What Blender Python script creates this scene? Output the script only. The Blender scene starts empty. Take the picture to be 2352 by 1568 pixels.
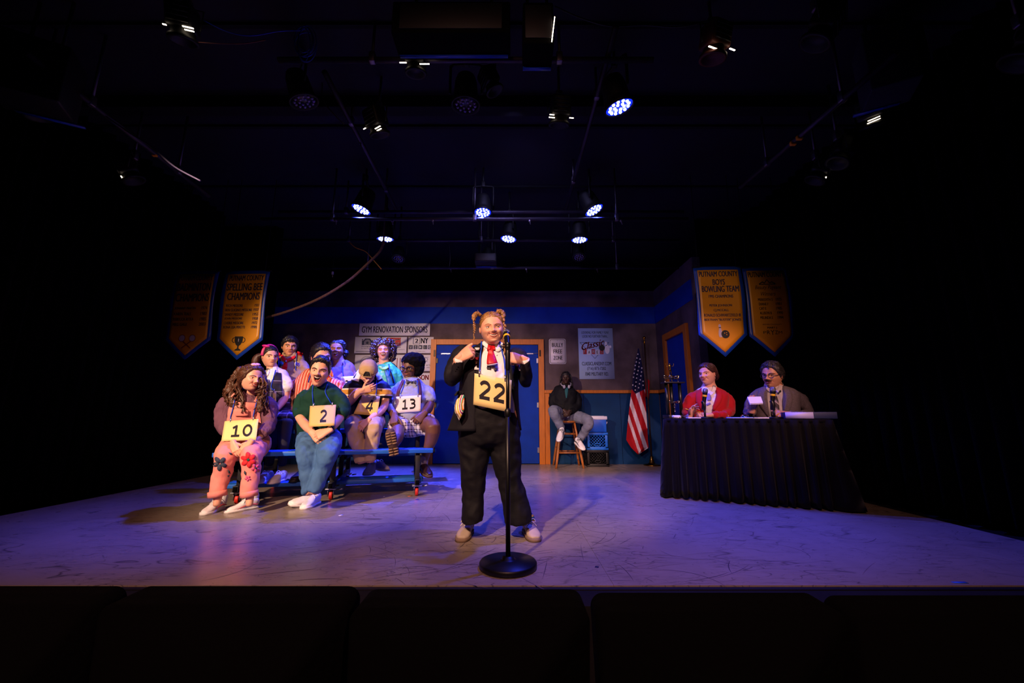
import bpy, bmesh, math, random
import numpy as np
from mathutils import Vector as V, Matrix, noise
random.seed(7); rng = np.random.default_rng(7)
sc = bpy.context.scene
COL = sc.collection
# ------------------------------------------------------------------ camera (frame 2352 x 1568)
FW, FH, FPX, HOR, CZ = 2352, 1568, 915.0, 957.0, 0.83
TILT = math.atan((HOR - 784) / FPX)
cT, sT = math.cos(TILT), math.sin(TILT)
def P(px, py, Y):
    """point of the place seen at pixel (px,py) of the photograph, at distance Y up-stage"""
    u, v = (px - 1176) / FPX, (784 - py) / FPX
    k = Y / (cT - v * sT)
    return V((u * k, Y, CZ + (sT + v * cT) * k))
def mpp(py, Y):
    v = (784 - py) / FPX
    return Y / (cT - v * sT) / FPX
def G(px, py, z=0.0):
    u, v = (px - 1176) / FPX, (784 - py) / FPX
    k = (z - CZ) / (sT + v * cT)
    return V((u * k, (cT - v * sT) * k, z))
def proj(p):
    d = (p[0], p[1], p[2] - CZ)
    f = d[1] * cT + d[2] * sT; up = -d[1] * sT + d[2] * cT
    return 1176 + FPX * d[0] / f, 784 - FPX * up / f
cam_d = bpy.data.cameras.new('camera'); cam = bpy.data.objects.new('camera', cam_d); COL.objects.link(cam)
cam.location = (0, 0, CZ); cam.rotation_euler = (math.pi / 2 + TILT, 0, 0)
cam_d.sensor_width = 36; cam_d.lens = 36 * FPX / FW; cam_d.clip_start = 0.05; cam_d.clip_end = 100
sc.camera = cam
# ------------------------------------------------------------------ world, light, exposure
w = bpy.data.worlds.new('dark_house'); sc.world = w; w.use_nodes = True
w.node_tree.nodes['Background'].inputs[0].default_value = (0.25, 0.22, 0.5, 1)
w.node_tree.nodes['Background'].inputs[1].default_value = 0.004
vs = sc.view_settings
vs.view_transform = 'Standard'; vs.look = 'None'; vs.gamma = 1.0; vs.use_curve_mapping = False; vs.exposure = 0.0
cy = sc.cycles
cy.use_denoising = True; cy.max_bounces = 5; cy.diffuse_bounces = 3; cy.glossy_bounces = 3; cy.transmission_bounces = 4
cy.caustics_reflective = False; cy.caustics_refractive = False; cy.sample_clamp_indirect = 4.0
def spot(name, loc, target, watts, color, deg, blend=0.6, r=0.06):
    l = bpy.data.lights.new(name, 'SPOT'); l.energy = watts; l.color = color
    l.spot_size = math.radians(deg); l.spot_blend = blend; l.shadow_soft_size = r
    o = bpy.data.objects.new(name, l); COL.objects.link(o); o.location = loc
    o.rotation_euler = (V(target) - V(loc)).to_track_quat('-Z', 'Y').to_euler()
    return o
# front-of-house warm keys (lanterns over the audience), blue LED wash from the rig, low violet fill on the set
WARM = (1.0, .64, .38); PINK = (1.0, .52, .44); AMB = (1.0, .52, .30)
spot('key_centre', (-1.5, -.6, 3.5), (-.14, 2.8, 1.1), 1000, (1, .63, .42), 26, .6)
spot('key_bleacher', (-3.4, -.5, 3.1), (-1.85, 4.5, 1.15), 1900, (1, .66, .44), 42, .6)
spot('key_table', (2.5, -.5, 3.6), (2.35, 4.5, 1.1), 950, PINK, 24, .7)
spot('banner_spill_left', (-1.2, -1.4, 3.6), (-3.0, 5.0, 2.1), 80, WARM, 18, .9)
spot('banner_spill_right', (1.4, -1.4, 3.6), (2.4, 4.95, 2.2), 210, WARM, 18, .9)
spot('wash_stage', (-.3, -1.6, 3.8), (-.3, 3.4, 0), 600, (1, .48, .36), 78, .95, .15)
spot('set_spill', (0.4, 0.5, 3.3), (.3, 7.3, -.2), 330, WARM, 28, .9, .1)
spot('set_violet', (0, 3.6, 3.9), (0.4, 7.4, 1.6), 125, (.42, .38, 1), 110, .9, .2)
spot('set_right', (-.6, -1.2, 3.7), (1.6, 7.3, 1.1), 200, (.62, .62, 1), 26, .9, .1)
for (px, py, Y, aim, wt, dg) in ((1422, 245, 3.05, (-.05, .2, -1), 480, 72), (830, 480, 4.75, (-.12, -.1, -1), 900, 66), (1109, 487, 4.72, (-.3, -.12, -1), 420, 66), (1364, 482, 4.75, (.35, -.2, -1), 480, 66), (885, 548, 5.3, (-.02, .04, -1), 2600, 58), (1168, 548, 5.3, (-.12, -.05, -1), 320, 66), (1331, 550, 5.3, (0.4, -.2, -1), 450, 66)):
    c = P(px, py, Y) + V(aim).normalized() * .05; spot('blue_beam', c, c + V(aim), wt, (.04, .06, 1.0), dg, .6, .04)

# ------------------------------------------------------------------ materials
def lin(h):
    h = h.lstrip('#'); c = [int(h[i:i + 2], 16) / 255 for i in (0, 2, 4)]
    return tuple((x / 12.92 if x <= .04045 else ((x + .055) / 1.055) ** 2.4) for x in c) + (1,)
MATS = {}
def mat(name, hexc, rough=0.6, metal=0.0, spec=0.5, vary=None, bump=None, emit=None, sheen=0, stretch=(1, 1, 1), sss=0):
    """vary = (noise scale, amount); bump = (noise scale, strength)"""
    if name in MATS: return MATS[name]
    m = bpy.data.materials.new(name); m.use_nodes = True; MATS[name] = m
    nt = m.node_tree; b = nt.nodes['Principled BSDF']
    b.inputs['Base Color'].default_value = lin(hexc); b.inputs['Roughness'].default_value = rough
    b.inputs['Metallic'].default_value = metal; b.inputs['Specular IOR Level'].default_value = spec
    if sheen: b.inputs['Sheen Weight'].default_value = sheen
    if sss:
        b.inputs['Subsurface Weight'].default_value = sss; b.inputs['Subsurface Radius'].default_value = (.02, .008, .004)
        b.inputs['Subsurface Scale'].default_value = 0.6
    if vary or bump:
        tc = nt.nodes.new('ShaderNodeTexCoord'); mp = nt.nodes.new('ShaderNodeMapping')
        mp.inputs['Scale'].default_value = stretch
        nt.links.new(tc.outputs['Object'], mp.inputs[0])
    if vary:
        n = nt.nodes.new('ShaderNodeTexNoise'); n.inputs['Scale'].default_value = vary[0]; n.inputs['Detail'].default_value = 5
        nt.links.new(mp.outputs[0], n.inputs['Vector'])
        r = nt.nodes.new('ShaderNodeValToRGB'); c = lin(hexc)
        lo = tuple(max(0, x * (1 - vary[1])) for x in c[:3]) + (1,); hi = tuple(min(1, x * (1 + vary[1])) for x in c[:3]) + (1,)
        r.color_ramp.elements[0].position = .3; r.color_ramp.elements[0].color = lo
        r.color_ramp.elements[1].position = .7; r.color_ramp.elements[1].color = hi
        nt.links.new(n.outputs['Fac'], r.inputs[0]); nt.links.new(r.outputs[0], b.inputs['Base Color'])
    if bump:
        n2 = nt.nodes.new('ShaderNodeTexNoise'); n2.inputs['Scale'].default_value = bump[0]; n2.inputs['Detail'].default_value = 4
        nt.links.new(mp.outputs[0], n2.inputs['Vector'])
        bp = nt.nodes.new('ShaderNodeBump'); bp.inputs['Strength'].default_value = bump[1]; bp.inputs['Distance'].default_value = .01
        nt.links.new(n2.outputs['Fac'], bp.inputs['Height']); nt.links.new(bp.outputs[0], b.inputs['Normal'])
    if emit:
        b.inputs['Emission Color'].default_value = tuple(emit[0]) + (1,); b.inputs['Emission Strength'].default_value = emit[1]
    return m
def bands(name, axis, scale, cols, rough=.7, rot=(0, 0, 0), bumpy=None, axis2=None, scale2=None, cols2=None, mixf=.5, dist=0):
    """woven stripes: constant colour ramp over the fraction of a coordinate; a second set gives a plaid"""
    if name in MATS: return MATS[name]
    m = bpy.data.materials.new(name); m.use_nodes = True; MATS[name] = m
    nt = m.node_tree; b = nt.nodes['Principled BSDF']; b.inputs['Roughness'].default_value = rough
    b.inputs['Specular IOR Level'].default_value = .25
    tc = nt.nodes.new('ShaderNodeTexCoord'); mp = nt.nodes.new('ShaderNodeMapping'); mp.inputs['Rotation'].default_value = rot
    nt.links.new(tc.outputs['Object'], mp.inputs[0]); src = mp.outputs[0]
    if dist:
        n = nt.nodes.new('ShaderNodeTexNoise'); n.inputs['Scale'].default_value = 9; nt.links.new(src, n.inputs['Vector'])
        mx = nt.nodes.new('ShaderNodeVectorMath'); mx.operation = 'MULTIPLY_ADD'
        nt.links.new(n.outputs['Color'], mx.inputs[0]); mx.inputs[1].default_value = (dist,) * 3; nt.links.new(src, mx.inputs[2]); src = mx.outputs[0]
    sx = nt.nodes.new('ShaderNodeSeparateXYZ'); nt.links.new(src, sx.inputs[0])
    def one(ax, s, cl):
        ml = nt.nodes.new('ShaderNodeMath'); ml.operation = 'MULTIPLY'; nt.links.new(sx.outputs[ax], ml.inputs[0]); ml.inputs[1].default_value = s
        fr = nt.nodes.new('ShaderNodeMath'); fr.operation = 'FRACT'; nt.links.new(ml.outputs[0], fr.inputs[0])
        rp = nt.nodes.new('ShaderNodeValToRGB'); rp.color_ramp.interpolation = 'CONSTANT'
        e = rp.color_ramp.elements
        while len(e) < len(cl): e.new(.5)
        for i, (p, c) in enumerate(cl): e[i].position = p; e[i].color = lin(c)
        nt.links.new(fr.outputs[0], rp.inputs[0]); return rp.outputs[0]
    out = one(axis, scale, cols)
    if axis2 is not None:
        o2 = one(axis2, scale2, cols2)
        mx = nt.nodes.new('ShaderNodeMixRGB'); mx.inputs[0].default_value = mixf
        nt.links.new(out, mx.inputs[1]); nt.links.new(o2, mx.inputs[2]); out = mx.outputs[0]
    nt.links.new(out, b.inputs['Base Color'])
    if bumpy:
        n2 = nt.nodes.new('ShaderNodeTexNoise'); n2.inputs['Scale'].default_value = bumpy[0]
        nt.links.new(tc.outputs['Object'], n2.inputs['Vector'])
        bp = nt.nodes.new('ShaderNodeBump'); bp.inputs['Strength'].default_value = bumpy[1]; bp.inputs['Distance'].default_value = .01
        nt.links.new(n2.outputs['Fac'], bp.inputs['Height']); nt.links.new(bp.outputs[0], b.inputs['Normal'])
    return m
# ------------------------------------------------------------------ mesh builder
def catmull(A, sub):
    A = np.asarray(A, float); n = len(A)
    if n < 3 or sub <= 1:
        if sub <= 1: return A
        return np.vstack([A[0] + (A[-1] - A[0]) * t for t in np.linspace(0, 1, sub + 1)])
    Q = np.vstack([2 * A[0] - A[1], A, 2 * A[-1] - A[-2]]); out = []
    for i in range(1, n):
        p0, p1, p2, p3 = Q[i - 1], Q[i], Q[i + 1], Q[i + 2]
        for k in range(sub):
            t = k / sub
            out.append(.5 * (2 * p1 + (p2 - p0) * t + (2 * p0 - 5 * p1 + 4 * p2 - p3) * t * t + (3 * p1 - p0 - 3 * p2 + p3) * t ** 3))
    out.append(A[-1]); return np.array(out)
class MB:
    def __init__(s): s.v = []; s.f = []; s.m = []
    def add(s, vs, fs, mi=0):
        b = len(s.v); s.v.extend(tuple(map(float, x)) for x in vs); s.f.extend(tuple(b + i for i in f) for f in fs)
        if isinstance(mi, int): s.m.extend([mi] * len(fs))
        else: s.m.extend(mi)
        return s
    def box(s, c, size, R=None, mi=0, bev=0.0):
        bm = bmesh.new(); bmesh.ops.create_cube(bm, size=1)
        bmesh.ops.scale(bm, vec=size, verts=bm.verts)
        if bev: bmesh.ops.bevel(bm, geom=bm.edges[:], offset=bev, segments=2, affect='EDGES', profile=.5)
        M = Matrix.Translation(c) @ (R.to_4x4() if R is not None else Matrix.Identity(4))
        vs = [M @ v.co for v in bm.verts]; bm.verts.index_update()
        fs = [[v.index for v in f.verts] for f in bm.faces]; bm.free()
        return s.add(vs, fs, mi)
    def loft(s, pts, rx, ry=None, n=16, sub=4, side=None, mi=0, dome=True, ex=2.0):
        """swept closed tube: pts are centres, rx across (along side), ry the other way"""
        ry = rx if ry is None else ry
        N = len(pts); rx = [rx] * N if np.isscalar(rx) else rx; ry = [ry] * N if np.isscalar(ry) else ry
        A = catmull([tuple(p) + (a, b) for p, a, b in zip(pts, rx, ry)], sub)
        C = A[:, :3]; RX = np.maximum(A[:, 3], 1e-4); RY = np.maximum(A[:, 4], 1e-4)
        T = np.gradient(C, axis=0); T /= np.maximum(np.linalg.norm(T, axis=1, keepdims=True), 1e-9)
        if side is None:
            s0 = np.array([1, 0, 0.]) if abs(T[0][0]) < .8 else np.array([0, 0, 1.])
            tr = True
        else: s0 = np.array(side, float); tr = False
        rings = []; fr = []
        for t in T:
            q = s0 - t * (s0 @ t); q /= max(np.linalg.norm(q), 1e-9); fr.append((q, np.cross(t, q)))
            if tr: s0 = q
        th = np.linspace(0, 2 * math.pi, n, endpoint=False)
        ct, st = np.cos(th), np.sin(th)
        ct = np.sign(ct) * abs(ct) ** (2 / ex); st = np.sign(st) * abs(st) ** (2 / ex)
        def ring(c, q, u, a, b): return c + np.outer(ct * a, q) + np.outer(st * b, u)
        def dm(i, sgn):
            out = []
            for k, o in ((.9, .22), (.62, .42)):
                r = min(RX[i], RY[i]); out.append(ring(C[i] + sgn * T[i] * r * o, *fr[i], RX[i] * k, RY[i] * k))
            return out
        if dome: rings += dm(0, -1)[::-1]
        for i in range(len(C)): rings.append(ring(C[i], *fr[i], RX[i], RY[i]))
        if dome: rings += dm(-1, 1)
        vs = np.vstack(rings); nr = len(rings); fs = []
        for i in range(nr - 1):
            for j in range(n):
                k = (j + 1) % n; fs.append((i * n + j, i * n + k, (i + 1) * n + k, (i + 1) * n + j))
        fs.append(tuple(range(n))[::-1]); fs.append(tuple((nr - 1) * n + j for j in range(n)))
        return s.add(vs, fs, mi)
    def tube(s, pts, r, n=8, sub=4, mi=0, dome=False): return s.loft(pts, r, n=n, sub=sub, mi=mi, dome=dome)
    def ball(s, c, r, n=16, mi=0, R=None):
        r = (r, r, r) if np.isscalar(r) else r; m = max(6, n // 2 + 2)
        vs = []; M = R if R is not None else Matrix.Identity(3)
        for i in range(m + 1):
            e = -math.pi / 2 + math.pi * i / m
            for j in range(n):
                a = 2 * math.pi * j / n
                vs.append(V(c) + M @ V((r[0] * math.cos(e) * math.cos(a), r[1] * math.cos(e) * math.sin(a), r[2] * math.sin(e))))
        fs = [(i * n + j, i * n + (j + 1) % n, (i + 1) * n + (j + 1) % n, (i + 1) * n + j) for i in range(m) for j in range(n)]
        return s.add(vs, fs, mi)
    def lathe(s, prof, n=24, M=None, mi=0):
        """prof: list of (r, z) turned round z"""
        M = M or Matrix.Identity(4); vs = []
        for r, z in prof:
            for j in range(n):
                a = 2 * math.pi * j / n; vs.append(M @ V((r * math.cos(a), r * math.sin(a), z)))
        k = len(prof)
        fs = [(i * n + j, i * n + (j + 1) % n, (i + 1) * n + (j + 1) % n, (i + 1) * n + j) for i in range(k - 1) for j in range(n)]
        fs.append(tuple(range(n))[::-1]); fs.append(tuple((k - 1) * n + j for j in range(n)))
        return s.add(vs, fs, mi)
    def prism(s, poly, M, d, mi=0):
        """flat outline (x,z) with thickness d along +y, placed by M"""
        n = len(poly); vs = [M @ V((x, 0, z)) for x, z in poly] + [M @ V((x, d, z)) for x, z in poly]
        fs = [tuple(range(n)), tuple(range(2 * n - 1, n - 1, -1))] + [(i, i + n, (i + 1) % n + n, (i + 1) % n) for i in range(n)]
        return s.add(vs, fs, mi)
    def sheet(s, fn, nu, nv, th=0.003, mi=0):
        """fn(u,v) -> (point, normal) on 0..1; solid sheet th thick"""
        a = []; b = []
        for j in range(nv + 1):
            for i in range(nu + 1):
                p, nn = fn(i / nu, j / nv); a.append(p); b.append(p - nn * th)
        m = nu + 1; o = len(a); fs = []
        for j in range(nv):
            for i in range(nu):
                q = (j * m + i, j * m + i + 1, (j + 1) * m + i + 1, (j + 1) * m + i); fs.append(q); fs.append(tuple(o + x for x in q[::-1]))
        bd = [i for i in range(m)] + [j * m + nu for j in range(1, nv + 1)] + [nv * m + i for i in range(nu - 1, -1, -1)] + [j * m for j in range(nv - 1, 0, -1)]
        for i in range(len(bd)):
            x, y = bd[i], bd[(i + 1) % len(bd)]; fs.append((y, x, o + x, o + y))
        return s.add(a + b, fs, mi)
    def mesh(s, name, smooth=True):
        me = bpy.data.meshes.new(name); me.from_pydata(s.v, [], s.f); me.polygons.foreach_set('material_index', s.m)
        me.polygons.foreach_set('use_smooth', [smooth] * len(s.f)); me.update(); return me
def bake(mb, name, voxel=.009, smooth=2, disp=None, folds=None):
    """fuse overlapping lofts into one continuous skin"""
    o = bpy.data.objects.new('tmp', mb.mesh(name)); COL.objects.link(o)
    if voxel:
        r = o.modifiers.new('r', 'REMESH'); r.mode = 'VOXEL'; r.voxel_size = voxel; r.use_smooth_shade = True
    if smooth:
        q = o.modifiers.new('s', 'SMOOTH'); q.factor = .5; q.iterations = smooth
    if disp:
        for i, (st, scl) in enumerate(disp):
            t = bpy.data.textures.new('t', 'CLOUDS'); t.noise_scale = scl; t.noise_depth = 1
            d = o.modifiers.new('d%d' % i, 'DISPLACE'); d.texture = t; d.strength = st; d.mid_level = .5; d.texture_coords = 'LOCAL'
    if folds:
        t = bpy.data.textures.new('f', 'MARBLE'); t.noise_scale = folds[1]; t.turbulence = 9; t.marble_type = 'SOFT'; t.noise_depth = 1
        d = o.modifiers.new('f', 'DISPLACE'); d.texture = t; d.strength = folds[0]; d.mid_level = .5; d.texture_coords = 'LOCAL'
    dg = bpy.context.evaluated_depsgraph_get(); me = bpy.data.meshes.new_from_object(o.evaluated_get(dg)); me.name = name
    old = o.data; bpy.data.objects.remove(o); bpy.data.meshes.remove(old)
    me.polygons.foreach_set('use_smooth', [True] * len(me.polygons)); return me
# ------------------------------------------------------------------ linking: things, parts, sub-parts
def wloc(o):
    p = V(o.location)
    while o.parent is not None: o = o.parent; p += V(o.location)
    return p
def put(name, me, mats, parent=None, base=None, smooth=True, label=None):
    """link a mesh given in world coordinates as ONE object, origin at base"""
    if isinstance(me, MB): me = me.mesh(name, smooth)
    off = V(base) if base is not None else (wloc(parent) if parent is not None else V((0, 0, 0)))
    me.transform(Matrix.Translation(-off)); me.name = name
    for m in (mats if isinstance(mats, (list, tuple)) else [mats]): me.materials.append(m)
    o = bpy.data.objects.new(name, me); COL.objects.link(o)
    if parent is not None: o.parent = parent; o.location = off - wloc(parent)
    else: o.location = off
    if label: o['label'] = label
    return o
def tag(o, label, cat, group=None, kind=None):
    if label: o['label'] = label
    if cat: o['category'] = cat
    if group: o['group'] = group
    if kind: o['kind'] = kind
    return o
def thing(name, loc, label, cat, group=None):
    o = bpy.data.objects.new(name, None); o.empty_display_size = .1; COL.objects.link(o); o.location = loc
    return tag(o, label, cat, group)
def struct(name, me, mats, parent=None, smooth=False):
    o = put(name, me, mats, parent, smooth=smooth)
    if parent is None: o['kind'] = 'structure'
    return o
def copy_tree(o, parent=None):
    c = o.copy(); COL.objects.link(c)
    if parent is not None: c.parent = parent
    for ch in [x for x in bpy.data.objects if x.parent == o]: copy_tree(ch, c)
    return c
# ------------------------------------------------------------------ lettering
_tx = {}
def glyphs(s, bold=0.0, shear=0.0):
    k = (s, bold, shear)
    if k in _tx: return _tx[k]
    c = bpy.data.curves.new('t', 'FONT'); c.body = s; c.size = 1;  c.shear = shear; c.resolution_u = 3; c.fill_mode = 'FRONT'
    o = bpy.data.objects.new('t', c); COL.objects.link(o)
    dg = bpy.context.evaluated_depsgraph_get(); me = bpy.data.meshes.new_from_object(o.evaluated_get(dg))
    A = np.array([v.co[:2] for v in me.vertices]); F = [tuple(p.vertices) for p in me.polygons]
    bpy.data.objects.remove(o); bpy.data.curves.remove(c); bpy.data.meshes.remove(me)
    A -= A.min(0); wh = A.max(0); A = A / np.maximum(wh, 1e-6); _tx[k] = (A, F, wh); return _tx[k]
def letter(mb, s, fn, u0, u1, v0, v1, bold=0.0, shear=0.0, mi=0, fit=True):
    """write s into the box u0..u1, v0..v1 of the surface fn(u,v)->point"""
    A, F, wh = glyphs(s, 0, shear); e = (u1 - u0) / max(len(s), 1) * min(bold, .02) * 3.5
    for dx in ((0, -e, e) if bold > 0 else (0,)): mb.add([fn(u0 + dx + (u1 - u0) * a, v0 + (v1 - v0) * b) for a, b in A], F, mi)
    return mb
def flat(o, r, u, n=None, off=.002):
    """flat surface: origin, right and up vectors -> fn(u,v) raised off along the normal"""
    o, r, u = V(o), V(r), V(u); nn = r.cross(u).normalized()
    return lambda a, b, k=0: o + r * a + u * b + nn * (off + k)
def poly(mb, fn, pts, mi=0, k=0):
    return mb.add([fn(a, b, k) for a, b in pts], [tuple(range(len(pts)))], mi)
def disc(mb, fn, cu, cv, ru, rv, n=20, mi=0, k=0):
    return poly(mb, fn, [(cu + ru * math.cos(2 * math.pi * i / n), cv + rv * math.sin(2 * math.pi * i / n)) for i in range(n)], mi, k)
def ringd(mb, fn, cu, cv, ru, rv, t, n=24, mi=0, k=0, a0=0, a1=2 * math.pi):
    o = []
    for i in range(n + 1):
        a = a0 + (a1 - a0) * i / n; o += [(cu + ru * math.cos(a), cv + rv * math.sin(a)), (cu + ru * (1 - t) * math.cos(a), cv + rv * (1 - t) * math.sin(a))]
    return mb.add([fn(x, y, k) for x, y in o], [(2 * i, 2 * i + 2, 2 * i + 3, 2 * i + 1) for i in range(n)], mi)
def stroke(mb, fn, pts, w, mi=0, k=0):
    """polyline of constant width on a surface (u,v units)"""
    for (a, b), (c, d) in zip(pts[:-1], pts[1:]):
        L = math.hypot(c - a, d - b) or 1; nx, ny = -(d - b) / L * w / 2, (c - a) / L * w / 2
        poly(mb, fn, [(a + nx, b + ny), (a - nx, b - ny), (c - nx, d - ny), (c + nx, d + ny)], mi, k)
    return mb
def star(cu, cv, r, asp=1.0):
    return [(cu + (r if i % 2 == 0 else r * .4) * math.sin(math.pi * i / 5) / asp, cv + (r if i % 2 == 0 else r * .4) * math.cos(math.pi * i / 5)) for i in range(10)]
# ================================================================== THE SETTING
YB = 7.4
M_black = mat('black_velour', '#020203', .95, spec=.1, bump=(40, .3))
M_blackpaint = mat('flat_black_paint', '#141318', .85, spec=.2, vary=(3, .3), bump=(30, .2))
M_plaster = mat('mottled_plaster_paint', '#57494f', .9, spec=.1, vary=(2.6, .42), bump=(14, .35))
M_blue = mat('royal_blue_paint', '#06329c', .65, spec=.15, vary=(5, .12), bump=(25, .1))
M_navy = mat('deep_blue_wainscot_paint', '#05315f', .6, spec=.15, vary=(4, .15), bump=(25, .12))
M_orange = mat('orange_stained_wood', '#bb671a', .45, spec=.4, vary=(7, .16), stretch=(8, 8, .8), bump=(30, .1))
def floor_mat():
    m = bpy.data.materials.new('scuffed_stage_floor_paint'); m.use_nodes = True; nt = m.node_tree; b = nt.nodes['Principled BSDF']
    tc = nt.nodes.new('ShaderNodeTexCoord'); L = nt.links.new
    def nz(scale, detail, sx=(1, 1, 1), rot=0, dist=0):
        mp = nt.nodes.new('ShaderNodeMapping'); mp.inputs['Scale'].default_value = sx; mp.inputs['Rotation'].default_value = (0, 0, rot)
        n = nt.nodes.new('ShaderNodeTexNoise'); n.inputs['Scale'].default_value = scale; n.inputs['Detail'].default_value = detail; n.inputs['Distortion'].default_value = dist
        L(tc.outputs['Object'], mp.inputs[0]); L(mp.outputs[0], n.inputs['Vector']); return n.outputs['Fac']
    def mth(op, a, c, clamp=False):
        n = nt.nodes.new('ShaderNodeMath'); n.operation = op; n.use_clamp = clamp
        for i, x in enumerate((a, c)):
            if isinstance(x, (int, float)): n.inputs[i].default_value = x
            else: L(x, n.inputs[i])
        return n.outputs[0]
    def mixc(f, c1, c2):
        n = nt.nodes.new('ShaderNodeMixRGB')
        for i, x in enumerate((f, c1, c2)):
            if isinstance(x, (int, float)): n.inputs[i].default_value = x
            elif isinstance(x, str): n.inputs[i].default_value = lin(x)
            else: L(x, n.inputs[i])
        return n.outputs[0]
    base = mixc(nz(1.3, 6), '#8d7d74', '#a99a8e')
    base = mixc(mth('MULTIPLY', nz(9, 8, (1, .35, 1)), .45), base, '#6f6159')
    scr = None
    for sc_, rot, st in ((2.2, .35, (1, 3.5, 1)), (2.9, -.5, (1, 4, 1)), (1.7, 1.2, (1, 3, 1)), (3.7, .1, (1, 5, 1)), (4.6, .8, (1, 4, 1)), (5.2, -.2, (1, 5, 1))):
        d = mth('ABSOLUTE', mth('SUBTRACT', nz(sc_, 1.5, st, rot, .6), .5), 0)
        line = mth('SUBTRACT', 1, mth('DIVIDE', d, .010), True)
        gate = mth('MULTIPLY', mth('SUBTRACT', nz(1.1 + sc_ * .3, 2, (1, 1, 1), rot + 2), .47), 9, True)
        s = mth('MULTIPLY', line, gate); scr = s if scr is None else mth('MAXIMUM', scr, s)
    base = mixc(mth('MULTIPLY', scr, .75), base, '#2a2528')
    L(base, b.inputs['Base Color'])
    r = mth('ADD', .2, mth('MULTIPLY', nz(6, 5), .22)); L(r, b.inputs['Roughness']); b.inputs['Specular IOR Level'].default_value = .55
    bp = nt.nodes.new('ShaderNodeBump'); bp.inputs['Strength'].default_value = .12; bp.inputs['Distance'].default_value = .004
    L(nz(22, 4, (1, .4, 1)), bp.inputs['Height']); L(bp.outputs[0], b.inputs['Normal'])
    return m
M_floor = floor_mat()
XL = (G(0, 1180).x + G(400, 1110).x) / 2; XR = (G(1965, 1150).x + G(2352, 1240).x) / 2; YF = G(1176, 1344).y
# stage floor: sheets of painted hardboard over a black deck
mb = MB().box(((XL + XR) / 2, (YF + YB) / 2 + .1, -.28), (XR - XL, YB - YF + .6, .54)); floor = struct('floor', mb, M_blackpaint)
pw, pd = 2.44, 1.22; k = 0; y = YF
while y < YB:
    x = XL - (k % 2) * pw / 2
    while x < XR:
        x0, x1, y0, y1 = max(x, XL), min(x + pw, XR), y, min(y + pd, YB + .1)
        if x1 - x0 > .02:
            mb = MB().box(((x0 + x1) / 2, (y0 + y1) / 2, -.005), (x1 - x0 - .0012, y1 - y0 - .0025, .01), bev=.0008)
            struct('floor_sheet', mb, M_floor, floor)
        x += pw
    y += pd; k += 1
# scuffs left by shoes and rolling scenery
r_ = np.random.default_rng(17); sm = [MB(), MB()]
for k in range(330):
    q = G(r_.normal(1150, 330), r_.uniform(1150, 1335)) if k < 250 else V((r_.uniform(XL, XR), r_.uniform(YF, YB), 0))
    if not (XL + .2 < q.x < XR - .2 and YF + .05 < q.y < YB - .3): continue
    a = r_.normal(.2, .7); cv = r_.normal(0, 2.2); ln = r_.uniform(.05, .42); w_ = r_.uniform(.0009, .0032); p = V((q.x, q.y, .0006)); n_ = 8; L_ = []
    for i in range(n_ + 1):
        t = i / n_; ww = w_ * math.sin(math.pi * (t * .9 + .05)); nn = V((-math.sin(a), math.cos(a), 0)); L_ += [p + nn * ww, p - nn * ww]; p = p + V((math.cos(a), math.sin(a), 0)) * ln / n_; a += cv * ln / n_
    sm[k % 2].add(L_, [(2 * i, 2 * i + 1, 2 * i + 3, 2 * i + 2) for i in range(n_)])
for m_, cc in zip(sm, ('#55484c', '#6d5f5e')):
    o = struct('scuff_marks', m_, mat('scuff' + cc, cc, .6), floor); o['kind'] = 'stuff'
for px_, py_, w_, d_, hx, lb in ((783, 1183, .045, .02, '#d8d4dc', 'small white paper scrap on the floor right of the white shoes'), (882, 1140, .02, .015, '#e4e0e8', 'tiny white scrap on the floor under the middle of the bleacher'), (942, 1139, .05, .018, '#d8641c', 'orange spike tape mark beside the right front castor'),
                                (958, 1147, .03, .03, '#1c2f90', 'blue spike tape mark before the right front castor'), (440, 1108, .12, .03, '#8a84a0', 'pale tape strip on the floor at the far left of the bleacher'), (2205, 1349, .07, .02, '#2a6ad8', 'blue tape mark on the front stage edge at far right'), (1371, 1302, .02, .02, '#1a1540', 'dark tape spot on the floor right of the microphone base')):
    g = G(px_, min(py_, 1338)); o = put('tape_mark', MB().box(g + V((0, 0, .0012)), (w_, d_, .0016), Matrix.Rotation(.2 * (px_ % 7), 3, 'Z')), mat('tape' + hx, hx, .6), base=g); tag(o, lb, 'tape mark')
mb = MB().box((-.4, YF - .02, -.02), (XR - XL, .03, .03)); struct('trim_1', mb, mat('worn_metal_edge', '#16141b', .6, .3))
HF = -.52
mb = MB().box((0, -.2, HF - .05), (16, 5.2, .1)); struct('floor_house', mb, M_blackpaint)
mb = MB().box((0, YF - .05, HF / 2 - .02), (XR - XL + 6, .06, -HF - .04)); struct('trim_2', mb, M_black)
for nm, xa, xb in (('floor_wing_left', -8, XL - .02), ('floor_wing_right', XR + .02, 8)):
    mb = MB().box(((xa + xb) / 2, (YF + YB) / 2 + .5, -.32), (xb - xa, YB - YF + 1.4, .5)); struct(nm, mb, M_blackpaint)
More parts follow.
